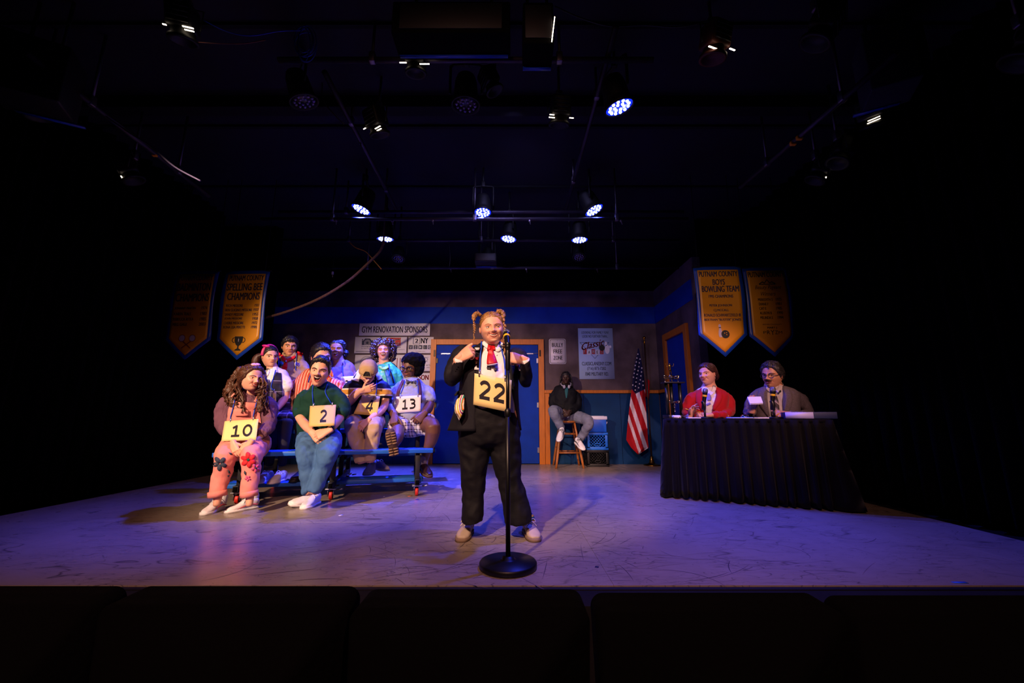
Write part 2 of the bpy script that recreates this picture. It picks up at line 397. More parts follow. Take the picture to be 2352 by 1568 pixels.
# room shell
CEIL = 4.05
mb = MB().box((0, 3, CEIL + .1), (16, 12, .2)); ceiling = struct('ceiling', mb, mat('dark_ceiling_paint', '#1d1b26', .8, spec=.25, vary=(1.2, .2), bump=(8, .2)))
for yy in (P(0, 250, 1).y, ): pass
def Pz(px, py, z): return G(px, py, z)
yb1 = Pz(1176, 250, CEIL - .1).y
struct('beam', MB().box((0, yb1, CEIL - .06), (15.8, .13, .14)), M_blackpaint, ceiling)
for pyy in (292, 60, 430): struct('ceiling_strip', MB().box((0, Pz(1176, pyy, CEIL - .02).y, CEIL - .012), (15.8, .035, .03)), M_blackpaint, ceiling)
struct('wall_house_left', MB().box((-8.1, 3, 1.7), (.2, 12.2, 5)), M_black); struct('wall_house_right', MB().box((8.1, 3, 1.7), (.2, 12.2, 5)), M_black)
struct('wall_upstage', MB().box((0, 8.6, 1.7), (16, .2, 5)), M_black); struct('wall_house_rear', MB().box((0, -2.9, 1.7), (16, .2, 5)), M_black)
# set wall at the back
def Wx(px, py): return P(px, py, YB).x
def Wz(py): return P(1176, py, YB).z
XW = P(1500, 668, YB).x; ZT = Wz(668); XWL = -4.6
wall_back = struct('wall_back', MB().box(((XWL + XW) / 2, YB + .05, ZT / 2), (XW - XWL, .1, ZT)), M_plaster)
def slab(x0, x1, z0, z1, y0, t, bev=.003): return MB().box(((x0 + x1) / 2, y0 - t / 2, (z0 + z1) / 2), (x1 - x0, t, z1 - z0), bev=bev)
struct('stripe_board', slab(XWL, XW, Wz(743), Wz(705), YB, .006, 0), M_blue, wall_back)
DX0, DX1, DZ = Wx(987, 900), Wx(1250, 900), Wz(780)      # outer casing
ZR0, ZR1 = Wz(903), Wz(896)
cw = Wx(1250, 900) - Wx(1241, 900) + .03
ox1 = Wx(1263, 1000)
struct('chair_rail', slab(ox1 - .09, XW, ZR0, ZR1, YB, .05), M_orange, wall_back)
struct('chair_rail', slab(XWL, DX0, ZR0, ZR1, YB, .05), M_orange, wall_back)
struct('pilaster', slab(DX1 + .004, ox1, 0, ZR0 - .004, YB, .03), M_orange, wall_back)
x = ox1 + .004
for pxx in (1343, 1428, 1505):
    x2 = XW - .024 if pxx == 1505 else Wx(pxx, 1000); struct('wainscot_panel', slab(x, x2 - .006, .0, ZR0 - .003, YB, .022), M_navy, wall_back); x = x2
x = DX0 - .004
while x > XWL + .1:
    x2 = max(x - .61, XWL); struct('wainscot_panel', slab(x2 + .006, x, 0, ZR0 - .003, YB, .022), M_navy, wall_back); x = x2
# double door in the back wall
M_steel = mat('brushed_steel', '#9a98a4', .35, 1.0); M_darkmetal = mat('dark_bronze_metal', '#2a221c', .4, .8)
door1 = struct('door_1', slab(DX0 + cw - .01, DX1 - cw + .01, 0.0, DZ - cw + .01, YB, .004, 0), mat('door_gap_black', '#050507', .9))
struct('casing', slab(DX0, DX0 + cw, 0, DZ, YB, .055), M_orange, door1); struct('casing', slab(DX1 - cw, DX1, 0, DZ, YB, .055), M_orange, door1)
struct('casing', slab(DX0 + cw, DX1 - cw, DZ - cw, DZ, YB, .055), M_orange, door1)
xm = (DX0 + DX1) / 2
for xa, xb, hx in ((DX0 + cw + .006, xm - .003, DX0 + cw + .02), (xm + .003, DX1 - cw - .006, DX1 - cw - .02)):
    leaf = struct('door_leaf', slab(xa, xb, .014, DZ - cw - .006, YB - .006, .035), M_blue, door1)
    for hz in (Wz(1033), Wz(829), Wz(930)):
        struct('hinge', MB().box((hx, YB - .048, hz), (.035, .014, .095), bev=.003), M_steel if hx > 0 else M_darkmetal, leaf)
    s = 1 if hx > xm else -1
    r = MB().box((hx - s * .16, YB - .05, Wz(813)), (.17, .012, .018)); r.tube([(hx - s * .08, YB - .055, Wz(813)), (hx + s * .02, YB - .07, Wz(812))], .005)
    struct('closer_arm', r, M_steel, leaf)
    struct('closer_plate', MB().box((hx + s * .05, YB - .06, Wz(812)), (.03, .012, .12), bev=.004), M_darkmetal, leaf)
# right set wall
YE = P(1583, 590, 1).y; v_ = (784 - 590) / FPX; YE = XW * (cT - v_ * sT) * FPX / (1583 - 1176)
def RY(px, py): v = (784 - py) / FPX; return XW * (cT - v * sT) * FPX / (px - 1176)
def RZ(px, py): return P(px, py, RY(px, py)).z
wall_right = struct('wall_right', MB().box((XW + .05, (YE + YB) / 2, ZT / 2), (.1, YB - YE + .1, ZT)), M_plaster)
def rslab(y0, y1, z0, z1, t, bev=.003): return MB().box((XW - t / 2, (y0 + y1) / 2, (z0 + z1) / 2), (t, y1 - y0, z1 - z0), bev=bev)
struct('stripe_board', rslab(YE, YB, Wz(743), Wz(705), .006, 0), M_blue, wall_right)
dy0, dy1, dz = RY(1580, 738), RY(1526, 765), DZ
struct('chair_rail', rslab(dy1, YB, ZR0, ZR1, .05), M_orange, wall_right)
struct('wainscot_panel', rslab(dy1 + .004, YB - .03, 0, ZR0 - .003, .022), M_navy, wall_right)
struct('corner_trim', MB().box((XW + .06, YE - .06, ZT / 2), (.12, .02, ZT), bev=.003), M_plaster, wall_right)
cw2 = .11
door2 = struct('door_2', rslab(dy0 + cw2 - .01, dy1 - cw2 + .01, .01, dz - cw2 + .01, .012), M_blue)
for a, b in ((dy0, dy0 + cw2), (dy1 - cw2, dy1)): struct('casing', rslab(a, b, 0, dz, .05), M_orange, door2)
struct('casing', rslab(dy0 + cw2, dy1 - cw2, dz - cw2, dz, .05), M_orange, door2)
# black masking curtains at the sides
def curtain(name, pts, z0, z1, label, amp=.06, step=.16):
    L = [0]
    for a, b in zip(pts[:-1], pts[1:]): L.append(L[-1] + math.dist(a, b))
    n = int(L[-1] / .04)
    def fn(u, v):
        s = u * L[-1]; i = max(j for j in range(len(L) - 1) if L[j] <= s + 1e-9); t = (s - L[i]) / (L[i + 1] - L[i])
        a, b = V(pts[i] + (0,)), V(pts[i + 1] + (0,)); d = (b - a).normalized(); nn = V((d.y, -d.x, 0))
        p = a + (b - a) * t + nn * amp * math.sin(2 * math.pi * s / step + .7 * math.sin(s * 3)); p.z = z0 + (z1 - z0) * v; return p, nn
    o = put(name, MB().sheet(fn, n, 2, .006), M_black); tag(o, label, 'curtain'); return o
xc = P(628, 700, 6.4).x
curtain('masking_curtain', [(-7.8, 6.4), (xc, 6.4)], .0, CEIL, 'black velour masking curtain behind the two left banners')
curtain('masking_curtain', [(XR + .35, 2.6), (XR + .35, 5.6), (XR + .2, 6.2)], .0, CEIL, 'black velour curtain along the stage edge beside the skirted table')
curtain('masking_curtain', [(XL - .3, 6.0), (XL - .3, 2.8)], .0, CEIL, 'black velour curtain along the stage edge far left of the bleacher')
curtain('masking_curtain', [(XW + .3, YE + .35), (XR + .12, YE + .35)], .0, CEIL, 'black velour masking curtain behind the two right banners')
# ================================================================== AUDIENCE SEATS (dark, nearest the camera)
M_seat = mat('black_seat_fabric', '#030304', .95, spec=.05, bump=(60, .3))
def theatre_seat(xa, xb, ztop, label):
    xm_, w_ = (xa + xb) / 2, xb - xa; y0 = .93
    t = thing('theatre_seat', (xm_, y0, HF), label, 'seat', 'front row of audience seats')
    def outline(s=1.0):
        o = []; r = .028; h = ztop - HF - .35
        for cx, cz, a0 in ((w_ / 2 - r, h - r, 0), (-w_ / 2 + r, h - r, 90)):
            for i in range(7):
                a = math.radians(a0 + 15 * i); o.append((cx + r * math.cos(a), cz + r * math.sin(a) + (0.012 * math.cos(math.pi * (cx / w_)))))
        return [(-w_ / 2 + .02, 0)] + o[::-1] + [(w_ / 2 - .02, 0)]
    m = MB().prism(outline()[::-1], Matrix.Translation((xm_, y0, HF + .35)), .09); put('backrest', m, M_seat, t)
    put('seat_cushion', MB().box((xm_, y0 + .3, HF + .42), (w_ * .9, .46, .12), bev=.03), M_seat, t)
    for s in (-1, 1): put('side_panel', MB().box((xm_ + s * (w_ / 2 - .015), y0 + .25, HF + .3), (.025, .45, .6), bev=.005), M_blackpaint, t)
def Sx(px): return P(px, 1342, .93).x
for (a, b, yt, lb) in ((-330, 212, 1334, 'black theatre seat back at the far left end of the front row'), (238, 796, 1334, 'black theatre seat back in front of the girl and man on the bleacher'),
        (808, 1352, 1341, 'black theatre seat back in front of the microphone stand base'), (1372, 1938, 1349, 'black theatre seat back in front of the skirted table'),
        (1952, 2520, 1355, 'black theatre seat back at the far right end of the front row')):
    theatre_seat(Sx(a), Sx(b), P(1176, yt + 1, 1.02).z - .012, lb)
# ================================================================== SIGNS ON THE BACK WALL
M_board = mat('white_sign_board', '#c9c6d2', .5, spec=.3, vary=(6, .05)); M_ink = mat('navy_print_ink', '#141b48', .6); M_black_ink = mat('black_print_ink', '#0a0a10', .6)
M_red_ink = mat('red_print_ink', '#b0141e', .6); M_maroon = mat('maroon_print_ink', '#7a1d2a', .6); M_grey_ink = mat('grey_print_ink', '#62607a', .7); M_white_ink = mat('white_print_ink', '#e4e2ec', .6)
def wall_sign(name, px0, px1, py0, py1, m, label, cat, group=None, th=.012, bev=.002, pyc=None):
    pm = (py0 + py1) / 2; x0, x1, z0, z1 = Wx(px0, pm), Wx(px1, pm), Wz(py1), Wz(py0)
    o = put(name, slab(x0, x1, z0, z1, YB - .0065, th, bev), m, base=((x0 + x1) / 2, YB - .006, z0)); tag(o, label, cat, group)
    return o, flat((x0, YB - .0065 - th, z0), (x1 - x0, 0, 0), (0, 0, z1 - z0))
o, f = wall_sign('sponsor_header_sign', 826, 988, 743, 771, M_board, 'long white sign reading GYM RENOVATION SPONSORS on the back wall', 'sign')
put('lettering', letter(MB(), 'GYM RENOVATION SPONSORS', f, .04, .965, .24, .76, .012), M_ink, o)
cols = ((815.5, 873), (877, 934.5), (938, 996)); rows = ((774, 811), (815, 852), (856.5, 893))
gS = 'sponsor boards on the back wall'
def logo(o, m, fn): b = MB(); fn(b); put('print', b, m, o)
lab = {(0, 0): 'white sponsor board with camera logo, top left of the sponsor boards', (1, 0): 'white sponsor board with red TC logo', (2, 0): 'white sponsor board reading 2NY over five dark squares',
       (0, 1): 'white sponsor board with thin circular logo, behind the man in the cap', (1, 1): 'sponsor board with maroon print, behind the curly-haired woman', (2, 1): 'white sponsor board behind the afro of the seated man with glasses',
       (0, 2): 'lowest left sponsor board, hidden behind the man in the cap', (1, 2): 'lowest middle sponsor board, behind the green caped woman', (2, 2): 'white sponsor board with maroon letters beside the door casing'}
for (ci, ri), lb in lab.items():
    o, f = wall_sign('sponsor_board', *cols[ci], *rows[ri], M_board, lb, 'sign', gS)
    if (ci, ri) == (0, 0):
        b = MB(); poly(b, f, [(.28, .5), (.72, .5), (.72, .78), (.28, .78)]); poly(b, f, [(.34, .78), (.66, .78), (.6, .9), (.4, .9)]); poly(b, f, [(.28, .8), (.33, .8), (.33, .86), (.28, .86)])
        letter(b, 'Photography', f, .28, .74, .36, .45, .01); letter(b, 'by appointment', f, .28, .74, .25, .33, .0); put('print', b, M_ink, o)
        b = MB(); ringd(b, f, .5, .63, .12, .19, .12, k=.001); ringd(b, f, .5, .63, .075, .12, .15, k=.001); put('print', b, M_board, o)
        put('print', stroke(MB(), f, [(.06, .1), (.62, .1)], .035), M_grey_ink, o)
    if (ci, ri) == (1, 0):
        put('print', poly(MB(), f, [(.2, .46), (.76, .46), (.76, .95), (.2, .95)]), M_red_ink, o)
        b = MB(); letter(b, 'TC', f, .25, .73, .58, .87, .035, .25); stroke(b, f, [(.22, .52), (.74, .52)], .02, k=.001); b.v = [(x, y - .001, z) for x, y, z in b.v]; put('print', b, M_board, o)
        b = MB(); letter(b, 'Technologies', f, .2, .76, .31, .42, .02); put('print', b, M_black_ink, o)
        b = MB(); letter(b, 'Software for business networks', f, .08, .94, .19, .26, .0); letter(b, 'and industry', f, .3, .66, .07, .14, .0); put('print', b, M_grey_ink, o)
    if (ci, ri) == (2, 0):
        b = MB(); ringr = [(.2, .56), (.46, .56), (.46, .96), (.2, .96), (.2, .56)]; stroke(b, f, ringr, .022); letter(b, '2', f, .27, .39, .64, .88, .03); letter(b, 'NY', f, .51, .78, .6, .93, .035)
        for i in range(5): poly(b, f, [(.03 + .19 * i, .24), (.19 + .19 * i, .24), (.19 + .19 * i, .49), (.03 + .19 * i, .49)])
        put('print', b, M_ink, o)
        b = MB(); K = .001; f2 = lambda a, c, k=0: f(a, c, .001)
        letter(b, 'V', f2, .065, .155, .29, .43, .03); stroke(b, f2, [(.28, .28), (.32, .28)], .02); stroke(b, f2, [(.28, .33), (.32, .33)], .02); stroke(b, f2, [(.28, .38), (.32, .38)], .02); stroke(b, f2, [(.28, .43), (.32, .43)], .02)
        poly(b, f2, [(.45, .29), (.53, .365), (.45, .44)]); letter(b, 'E', f2, .64, .72, .29, .43, .03); ringd(b, f2, .87, .365, .05, .085, .35); put('print', b, M_board, o)
        put('print', letter(MB(), '2nyvideo.com', f, .3, .68, .07, .14), M_grey_ink, o)
    if (ci, ri) == (0, 1):
        b = MB(); ringd(b, f, .47, .5, .25, .42, .05); stroke(b, f, [(.4, .7), (.56, .7)], .02); stroke(b, f, [(.36, .6), (.58, .6)], .02); put('print', b, M_grey_ink, o)
    if (ci, ri) == (1, 1):
        b = MB(); disc(b, f, .4, .72, .09, .15); stroke(b, f, [(.62, .2), (.62, .8)], .03); stroke(b, f, [(.74, .2), (.74, .8)], .03); put('print', b, M_maroon, o)
    if (ci, ri) == (2, 1):
        b = MB(); ringd(b, f, .68, .72, .1, .1, .2); stroke(b, f, [(.58, .84), (.8, .84)], .02); stroke(b, f, [(.6, .58), (.76, .58)], .04); letter(b, 'er Co.', f, .72, .92, .32, .42, .01); letter(b, 'way', f, .74, .86, .16, .24, .0); put('print', b, M_grey_ink, o)
    if (ci, ri) == (2, 2):
        put('lettering', letter(MB(), 'SON', f, .42, .8, .56, .88, .04), M_red_ink, o)
# bully free zone plate
px0, px1, py0, py1 = 1261, 1300, 778, 836; pm = 807
x0, x1, z0, z1 = Wx(px0, pm), Wx(px1, pm), Wz(py1), Wz(py0)
def rrect(w_, h_, r, n=5):
    o = []
    for cx, cz, a0 in ((w_ - r, h_ - r, 0), (r, h_ - r, 90), (r, r, 180), (w_ - r, r, 270)):
        for i in range(n + 1): a = math.radians(a0 + 90 * i / n); o.append((cx + r * math.cos(a), cz + r * math.sin(a)))
    return o
W_, H_ = x1 - x0, z1 - z0
o = put('metal_sign', MB().prism(rrect(W_, H_, .035), Matrix.Translation((x0, YB - .012, z0)), .006), mat('white_reflective_sheet', '#d8cfe0', .4, spec=.4), base=((x0 + x1) / 2, YB - .006, z0))
tag(o, 'white rounded metal sign reading BULLY FREE ZONE beside the door', 'sign')
f = flat((x0, YB - .012, z0), (W_, 0, 0), (0, 0, H_))
b = MB(); A = rrect(W_ - .03, H_ - .03, .03); B_ = rrect(W_ - .044, H_ - .044, .024); n = len(A)
vs_ = [f((x + .015) / W_, (z + .015) / H_) for x, z in A] + [f((x + .022) / W_, (z + .022) / H_) for x, z in B_]
b.add(vs_, [(i, (i + 1) % n, n + (i + 1) % n, n + i) for i in range(n)]); put('border_line', b, M_black_ink, o)
b = MB()
for s, v0, v1, u0, u1 in (('BULLY', .675, .83, .18, .83), ('FREE', .42, .575, .26, .76), ('ZONE', .165, .32, .25, .78)): letter(b, s, f, u0, u1, v0, v1, .012)
put('lettering', b, M_black_ink, o)
b = MB()
for vv in (.93, .07): disc(b, f, .5, vv, .025, .017, 10)
put('bolt', b, M_steel, o)
# bowling poster
x0, x1, z0, z1 = Wx(1329, 812), Wx(1409, 812), Wz(870.5), Wz(754); W_, H_ = x1 - x0, z1 - z0
o = put('bowling_poster', MB().box(((x0 + x1) / 2, YB - .0095, (z0 + z1) / 2), (W_, .007, H_)), mat('pale_blue_poster_card', '#a9bfee', .5, spec=.3), base=((x0 + x1) / 2, YB - .006, z0))
tag(o, 'pale blue poster for a bowling alley between metal sign and flag', 'poster'); f = flat((x0, YB - .013, z0), (W_, 0, 0), (0, 0, H_))
b = MB()
letter(b, 'LOOKING FOR FAMILY FUN?', f, .1, .88, .89, .94, .006); letter(b, 'LOOK NO FURTHER THAN...', f, .12, .86, .812, .865, .006)
letter(b, 'CLASSICLANESNY.COM', f, .085, .915, .265, .335, .008); letter(b, '(716) 873-7282', f, .23, .76, .16, .235, .005); letter(b, '1840 MILITARY RD.', f, .17, .83, .065, .135, .008)
put('lettering', b, M_black_ink, o)
b = MB(); stroke(b, f, [(.04, .715), (.88, .715), (.46, .4), (.04, .715)], .008); put('print', b, M_ink, o)
fs = lambda a, c, k=0: f(a, c + .16 * a, .0016)
b = MB(); letter(b, 'Classic', fs, .09, .74, .545, .68, .025, .3)
for u in (.13, .37, .61): poly(b, lambda a, c, k=0: f(a, c, .001), [(u, .485), (u + .1, .485), (u + .1, .585), (u, .585)])
put('print', b, M_red_ink, o)
b = MB(); f3 = lambda a, c, k=0: f(a, c, .0006)
for u in (.25, .49): poly(b, f3, [(u, .475), (u + .1, .475), (u + .1, .57), (u, .57)])
f4 = lambda a, c, k=0: f(a, c, .002)
for u, s in ((.155, 'L'), (.395, 'N'), (.635, 'S')): letter(b, s, f4, u, u + .05, .5, .57, .02)
disc(b, f3, .82, .58, .07, .09); disc(b, f3, .79, .69, .035, .045); disc(b, f3, .91, .63, .035, .028)
put('print', b, M_white_ink, o)
b = MB()
for u, s in ((.275, 'A'), (.515, 'E')): letter(b, s, f4, u, u + .05, .49, .555, .02)
put('print', b, M_ink, o); put('print', disc(MB(), f4, .67, .61, .085, .06, 24), M_black_ink, o)
# ================================================================== BANNERS
M_gold = mat('gold_vinyl', '#d9921f', .38, spec=.5, vary=(3, .08), bump=(5, .15)); M_bluev = mat('blue_vinyl', '#123fb0', .35, spec=.5, bump=(5, .15))
M_shuttle = mat('lilac_print_ink', '#b9aecb', .6)
def banner(tl, tr, br, bl, tip, Y, name, label):
    """corner pixels of the outer blue edge; a hanging vinyl pennant with a pointed foot"""
    c = (P(*tl, Y) + P(*tr, Y)) / 2; w_ = (P(*tr, Y) - P(*tl, Y)).length; zt = c.z; zs = (P(*bl, Y).z + P(*br, Y).z) / 2; zp = P(*tip, Y).z
    xc_ = (P(*tl, Y).x + P(*tr, Y).x + P(*bl, Y).x + P(*br, Y).x) / 4
    t = thing(name, (xc_, Y, zp), label, 'banner', 'school banners hanging either side of the stage')
    def surf(a, b, k=0):
        """a,b in 0..1 across the inner field / -> point"""
        return V((xc_ + (a - .5) * w_, Y - k + .012 * math.cos((a - .5) * 3 + b * 2) + .018 * (abs(a - .5) * 2) ** 3 * math.sin(b * 7), zp + (zt - zp) * b))
    def shape(ins, k):
        e = ins / w_
        def fn(u, v):
            a = e + (1 - 2 * e) * u; sh = (zs - zp) / (zt - zp); lo = sh * abs(a - .5) * 2 + ins * 1.25 / (zt - zp); hi = 1 - ins / (zt - zp)
            return surf(a, lo + (hi - lo) * v, k), V((0, -1, 0))
        return fn
    put('border', MB().sheet(shape(0, 0), 14, 16, .003), M_bluev, t); put('field', MB().sheet(shape(.045, .006), 14, 16, .004), M_gold, t)
    put('hanging_rod', MB().tube([surf(-.02, 1.0), surf(1.02, 1.0)], .012, sub=2), M_blackpaint, t)
    put('hanging_line', MB().tube([surf(.1, 1.0), V((surf(.1, 1).x, Y, CEIL))], .004, n=6, sub=2).tube([surf(.9, 1.0), V((surf(.9, 1).x, Y, CEIL))], .004, n=6, sub=2), M_blackpaint, t)
    return t, (lambda a, b, k=0: surf(a, b, .009 + k))
def lines(t, f, L, m=None, bold=.016):
    for s, u0, u1, v0, v1 in L: put('lettering', letter(MB(), s, f, u0, u1, v0, v1, bold), m or M_ink, t)
t, f = banner((398, 622), (500, 622), (488, 778), (379, 781), (432, 826), 5.0, 'school_banner', 'gold pennant banner reading BADMINTON CHAMPIONS with crossed rackets')
lines(t, f, [('PUTNAM COUNTY', .12, .9, .885, .945), ('BADMINTON', .12, .88, .765, .855), ('CHAMPIONS', .12, .88, .645, .735), ('JOHNNY MARTIN', .13, .6, .55, .583), ('1974', .73, .87, .552, .588), ('KAREN TEALS', .13, .51, .49, .523),
             ('1983', .73, .87, .49, .526), ('REBECCA RITKA', .13, .58, .43, .463), ('1985', .73, .87, .43, .466), ('MEG GALE', .13, .45, .372, .405), ('2003', .72, .87, .372, .408)])
for s in (-1, 1):
    b = MB(); cx = .5 + s * .115; disc(b, f, cx, .235, .065, .034, 18); put('racket_print', b, M_shuttle, t)
    b = MB(); ringd(b, f, cx, .235, .075, .04, .16, k=.001); stroke(b, f, [(cx - s * .03, .2), (.5 - s * .1, .125)], .014, k=.001); put('racket_print', b, M_maroon, t)
t, f = banner((513, 622), (617, 622), (605, 779), (498, 781), (548, 826), 5.0, 'school_banner', 'gold pennant banner reading SPELLING BEE CHAMPIONS with a trophy cup')
lines(t, f, [('PUTNAM COUNTY', .13, .9, .885, .945), ('SPELLING BEE', .1, .9, .77, .852), ('CHAMPIONS', .14, .86, .662, .745), ('RICH MESSORE', .14, .5, .585, .614), ('1931', .77, .87, .585, .615), ('BEN GUGINO MESSORE', .13, .72, .535, .564), ('1937', .75, .87, .535, .565),
             ('SANDY MESSORE', .13, .54, .485, .514), ('1955', .75, .87, .485, .515), ('JOHN MESSORE', .13, .52, .437, .466), ('1958', .75, .87, .437, .467), ('CHERIE MESSORE', .13, .56, .39, .419), ('1972', .75, .86, .39, .42), ('RONA LISA PERETTI', .13, .6, .343, .372), ('1998', .74, .86, .343, .373)])
b = MB(); poly(b, f, [(.41, .255), (.59, .255), (.585, .2), (.55, .165), (.515, .15), (.515, .125), (.56, .112), (.57, .1), (.43, .1), (.44, .112), (.485, .125), (.485, .15), (.45, .165), (.415, .2)])
ringd(b, f, .41, .215, .055, .03, .25, a0=math.pi * .5, a1=math.pi * 1.55); ringd(b, f, .59, .215, .055, .03, .25, a0=-math.pi * .55, a1=math.pi * .5); put('cup_print', b, M_black_ink, t)
put('star_print', poly(MB(), f, star(.5, .215, .028, 2.0), k=.002), M_shuttle, t)
t, f = banner((1594, 613), (1701, 612), (1714, 768), (1610, 768), (1660, 819), 4.9, 'school_banner', 'gold pennant banner reading BOYS BOWLING TEAM above the woman in red')
lines(t, f, [('PUTNAM COUNTY', .1, .9, .885, .945), ('BOYS', .37, .62, .79, .855), ('BOWLING TEAM', .13, .89, .71, .778), ('1995 CHAMPIONS', .26, .76, .645, .678), ('PETER JOHNSON', .26, .72, .54, .573), ('CJ MCCALL', .34, .65, .487, .52), ('RONALD SCHWARTZFELD III', .13, .88, .435, .468), ('BERTRAM "BUSTER" JONES', .13, .88, .382, .415)])
b = MB(); poly(b, f, [(.405, .335), (.42, .352), (.445, .352), (.46, .335), (.455, .305), (.475, .27), (.48, .235), (.465, .21), (.41, .21), (.395, .235), (.4, .27), (.415, .305)]); put('pin_print', b, M_shuttle, t)
b = MB(); disc(b, f, .535, .243, .085, .044, k=.001); stroke(b, f, [(.41, .315), (.455, .315)], .008, k=.001); put('ball_print', b, M_black_ink, t)
b = MB()
for u, v in ((.52, .255), (.56, .26), (.56, .238)): disc(b, f, u, v, .011, .006, 10, k=.002)
put('finger_hole_print', b, M_gold, t)
t, f = banner((1708, 614), (1808, 614), (1825, 771), (1723, 771), (1775, 819), 4.95, 'school_banner', 'gold pennant banner reading PRYZM at its foot, above the man in grey')
lines(t, f, [('PUTNAM COUNTY', .1, .9, .885, .945), ('MEREDITH S', .26, .58, .615, .645), ('1975', .65, .77, .615, .647), ('DIANE F', .27, .48, .565, .595), ('1981', .64, .76, .565, .597), ('CAT E', .27, .42, .515, .545), ('1985', .64, .76, .515, .547), ('ALLISON B', .27, .53, .465, .495), ('1990', .65, .77, .465, .497), ('MELINDA S', .27, .54, .413, .443), ('1994', .65, .77, .413, .445), ('MARY J', .4, .6, .3, .328)], M_black_ink)
b = MB(); letter(b, 'Beauty Pageant', f, .22, .8, .735, .79, 0, .35); letter(b, 'Winners', f, .34, .66, .672, .718, 0, .35); letter(b, 'AND MISS CONGENIALITY', f, .3, .72, .345, .36)
stroke(b, f, [(.32, .805), (.4, .83), (.44, .815), (.5, .855), (.56, .815), (.6, .83), (.68, .805)], .012); stroke(b, f, [(.33, .802), (.67, .802)], .008); put('lettering', b, M_black_ink, t)
b = MB()
for s, u0, u1, hh in (('P', .3, .36, .028), ('R', .375, .45, .042), ('Y', .455, .545, .055), ('Z', .55, .62, .042), ('M', .63, .71, .028)): letter(b, s, f, u0, u1, .265 - hh / 2, .265 + hh / 2, .0)
put('lettering', b, M_black_ink, t)
# ================================================================== LIGHTING RIG
M_pipe = mat('scratched_black_pipe', '#3a3440', .5, .6, vary=(4, .4)); M_can = mat('black_lantern_body', '#08080a', .6, .2, bump=(60, .1)); M_clamp = mat('worn_steel_clamp', '#6c6570', .45, .9)
M_led_on = mat('lit_blue_leds', '#ffffff', .4, emit=((.36, .42, 1), 7)); M_glow = mat('lit_blue_lens', '#0a0a40', .25, emit=((.004, .015, 1), 2.5)); M_led_off = mat('unlit_led_lenses', '#8d84b8', .12, .2, spec=.8); M_lens = mat('dark_lens_plate', '#0b0b12', .3)
M_slit = mat('lamp_light_through_vents', '#ffffff', .5, emit=((1, .8, .58), 7)); M_cable = mat('black_cable_rubber', '#15131a', .6); M_bcable = mat('blue_data_cable', '#1238c8', .5); M_pcable = mat('pale_cable', '#6d6390', .5)
M_amber = mat('yellow_gel_frame', '#e8931c', .6)
PZ = 3.68; PIPES = []
def pipe(a, b, label, r=.024):
    PIPES.append((V(a), V(b)))
    t = thing('lighting_pipe', (V(a) + V(b)) / 2, label, 'pipe', 'lighting pipes under the ceiling')
    put('tube', MB().tube([a, b], r, n=10, sub=1), M_pipe, t); d = V(b) - V(a); n = max(2, int(d.length / 1.8))
    for i in range(n):
        p = V(a) + d * ((i + .5) / n); m = MB().box((p.x, p.y, p.z + .02), (.05, .05, .09), bev=.008); m.tube([(p.x, p.y, p.z + .05), (p.x, p.y, CEIL + .02)], .012, n=8, sub=1); put('hanger', m, M_clamp, t)
for (x0, y0, x1, y1, zz, lb) in ((640, 138, 1500, 138, PZ, 'black cross pipe nearest the audience, below the black box'), (640, 487, 1570, 487, PZ - .1, 'cross pipe carrying three lit blue lamps in a row'),
        (600, 503, 1580, 503, PZ - .35, 'lower cross pipe just behind three lit blue lamps'), (650, 554, 1560, 550, PZ - .2, 'cross pipe carrying three lower lit blue lamps'), (700, 617, 1560, 613, PZ - .45, 'rearmost cross pipe low above the set wall')):
    ym = Pz((x0 + x1) / 2, (y0 + y1) / 2, zz).y
    pipe((P(x0, y0, ym).x, ym, zz), (P(x1, y1, ym).x, ym, zz), lb)
def on_pipe(px, py):
    """point of the rig's pipes seen nearest to a pixel"""
    return min((a.lerp(b, t) for a, b in PIPES for t in np.linspace(0, 1, 160)), key=lambda q: math.dist(proj(q), (px, py)))
def lpipe(pa, pb, z, lb): pipe(Pz(*pa, z), Pz(*pb, z), lb)
lpipe((745, 165), (915, 490), PZ + .06, 'long pipe running up-stage left of centre'); lpipe((1415, 60), (1300, 480), PZ + .06, 'long pipe running up-stage right of centre')
lpipe((60, 120), (480, 450), PZ - .3, 'long side pipe at far left over the stage edge'); lpipe((2060, 120), (1700, 430), PZ - .3, 'long side pipe at far right over the stage edge')
def frame(d, up=(0, 0, 1)):
    d = V(d).normalized(); x = d.cross(V(up)); x = x.normalized() if x.length > 1e-4 else V((1, 0, 0)); y = x.cross(d)
    M = Matrix((x, y, -d)).transposed(); return M       # local -z points along d
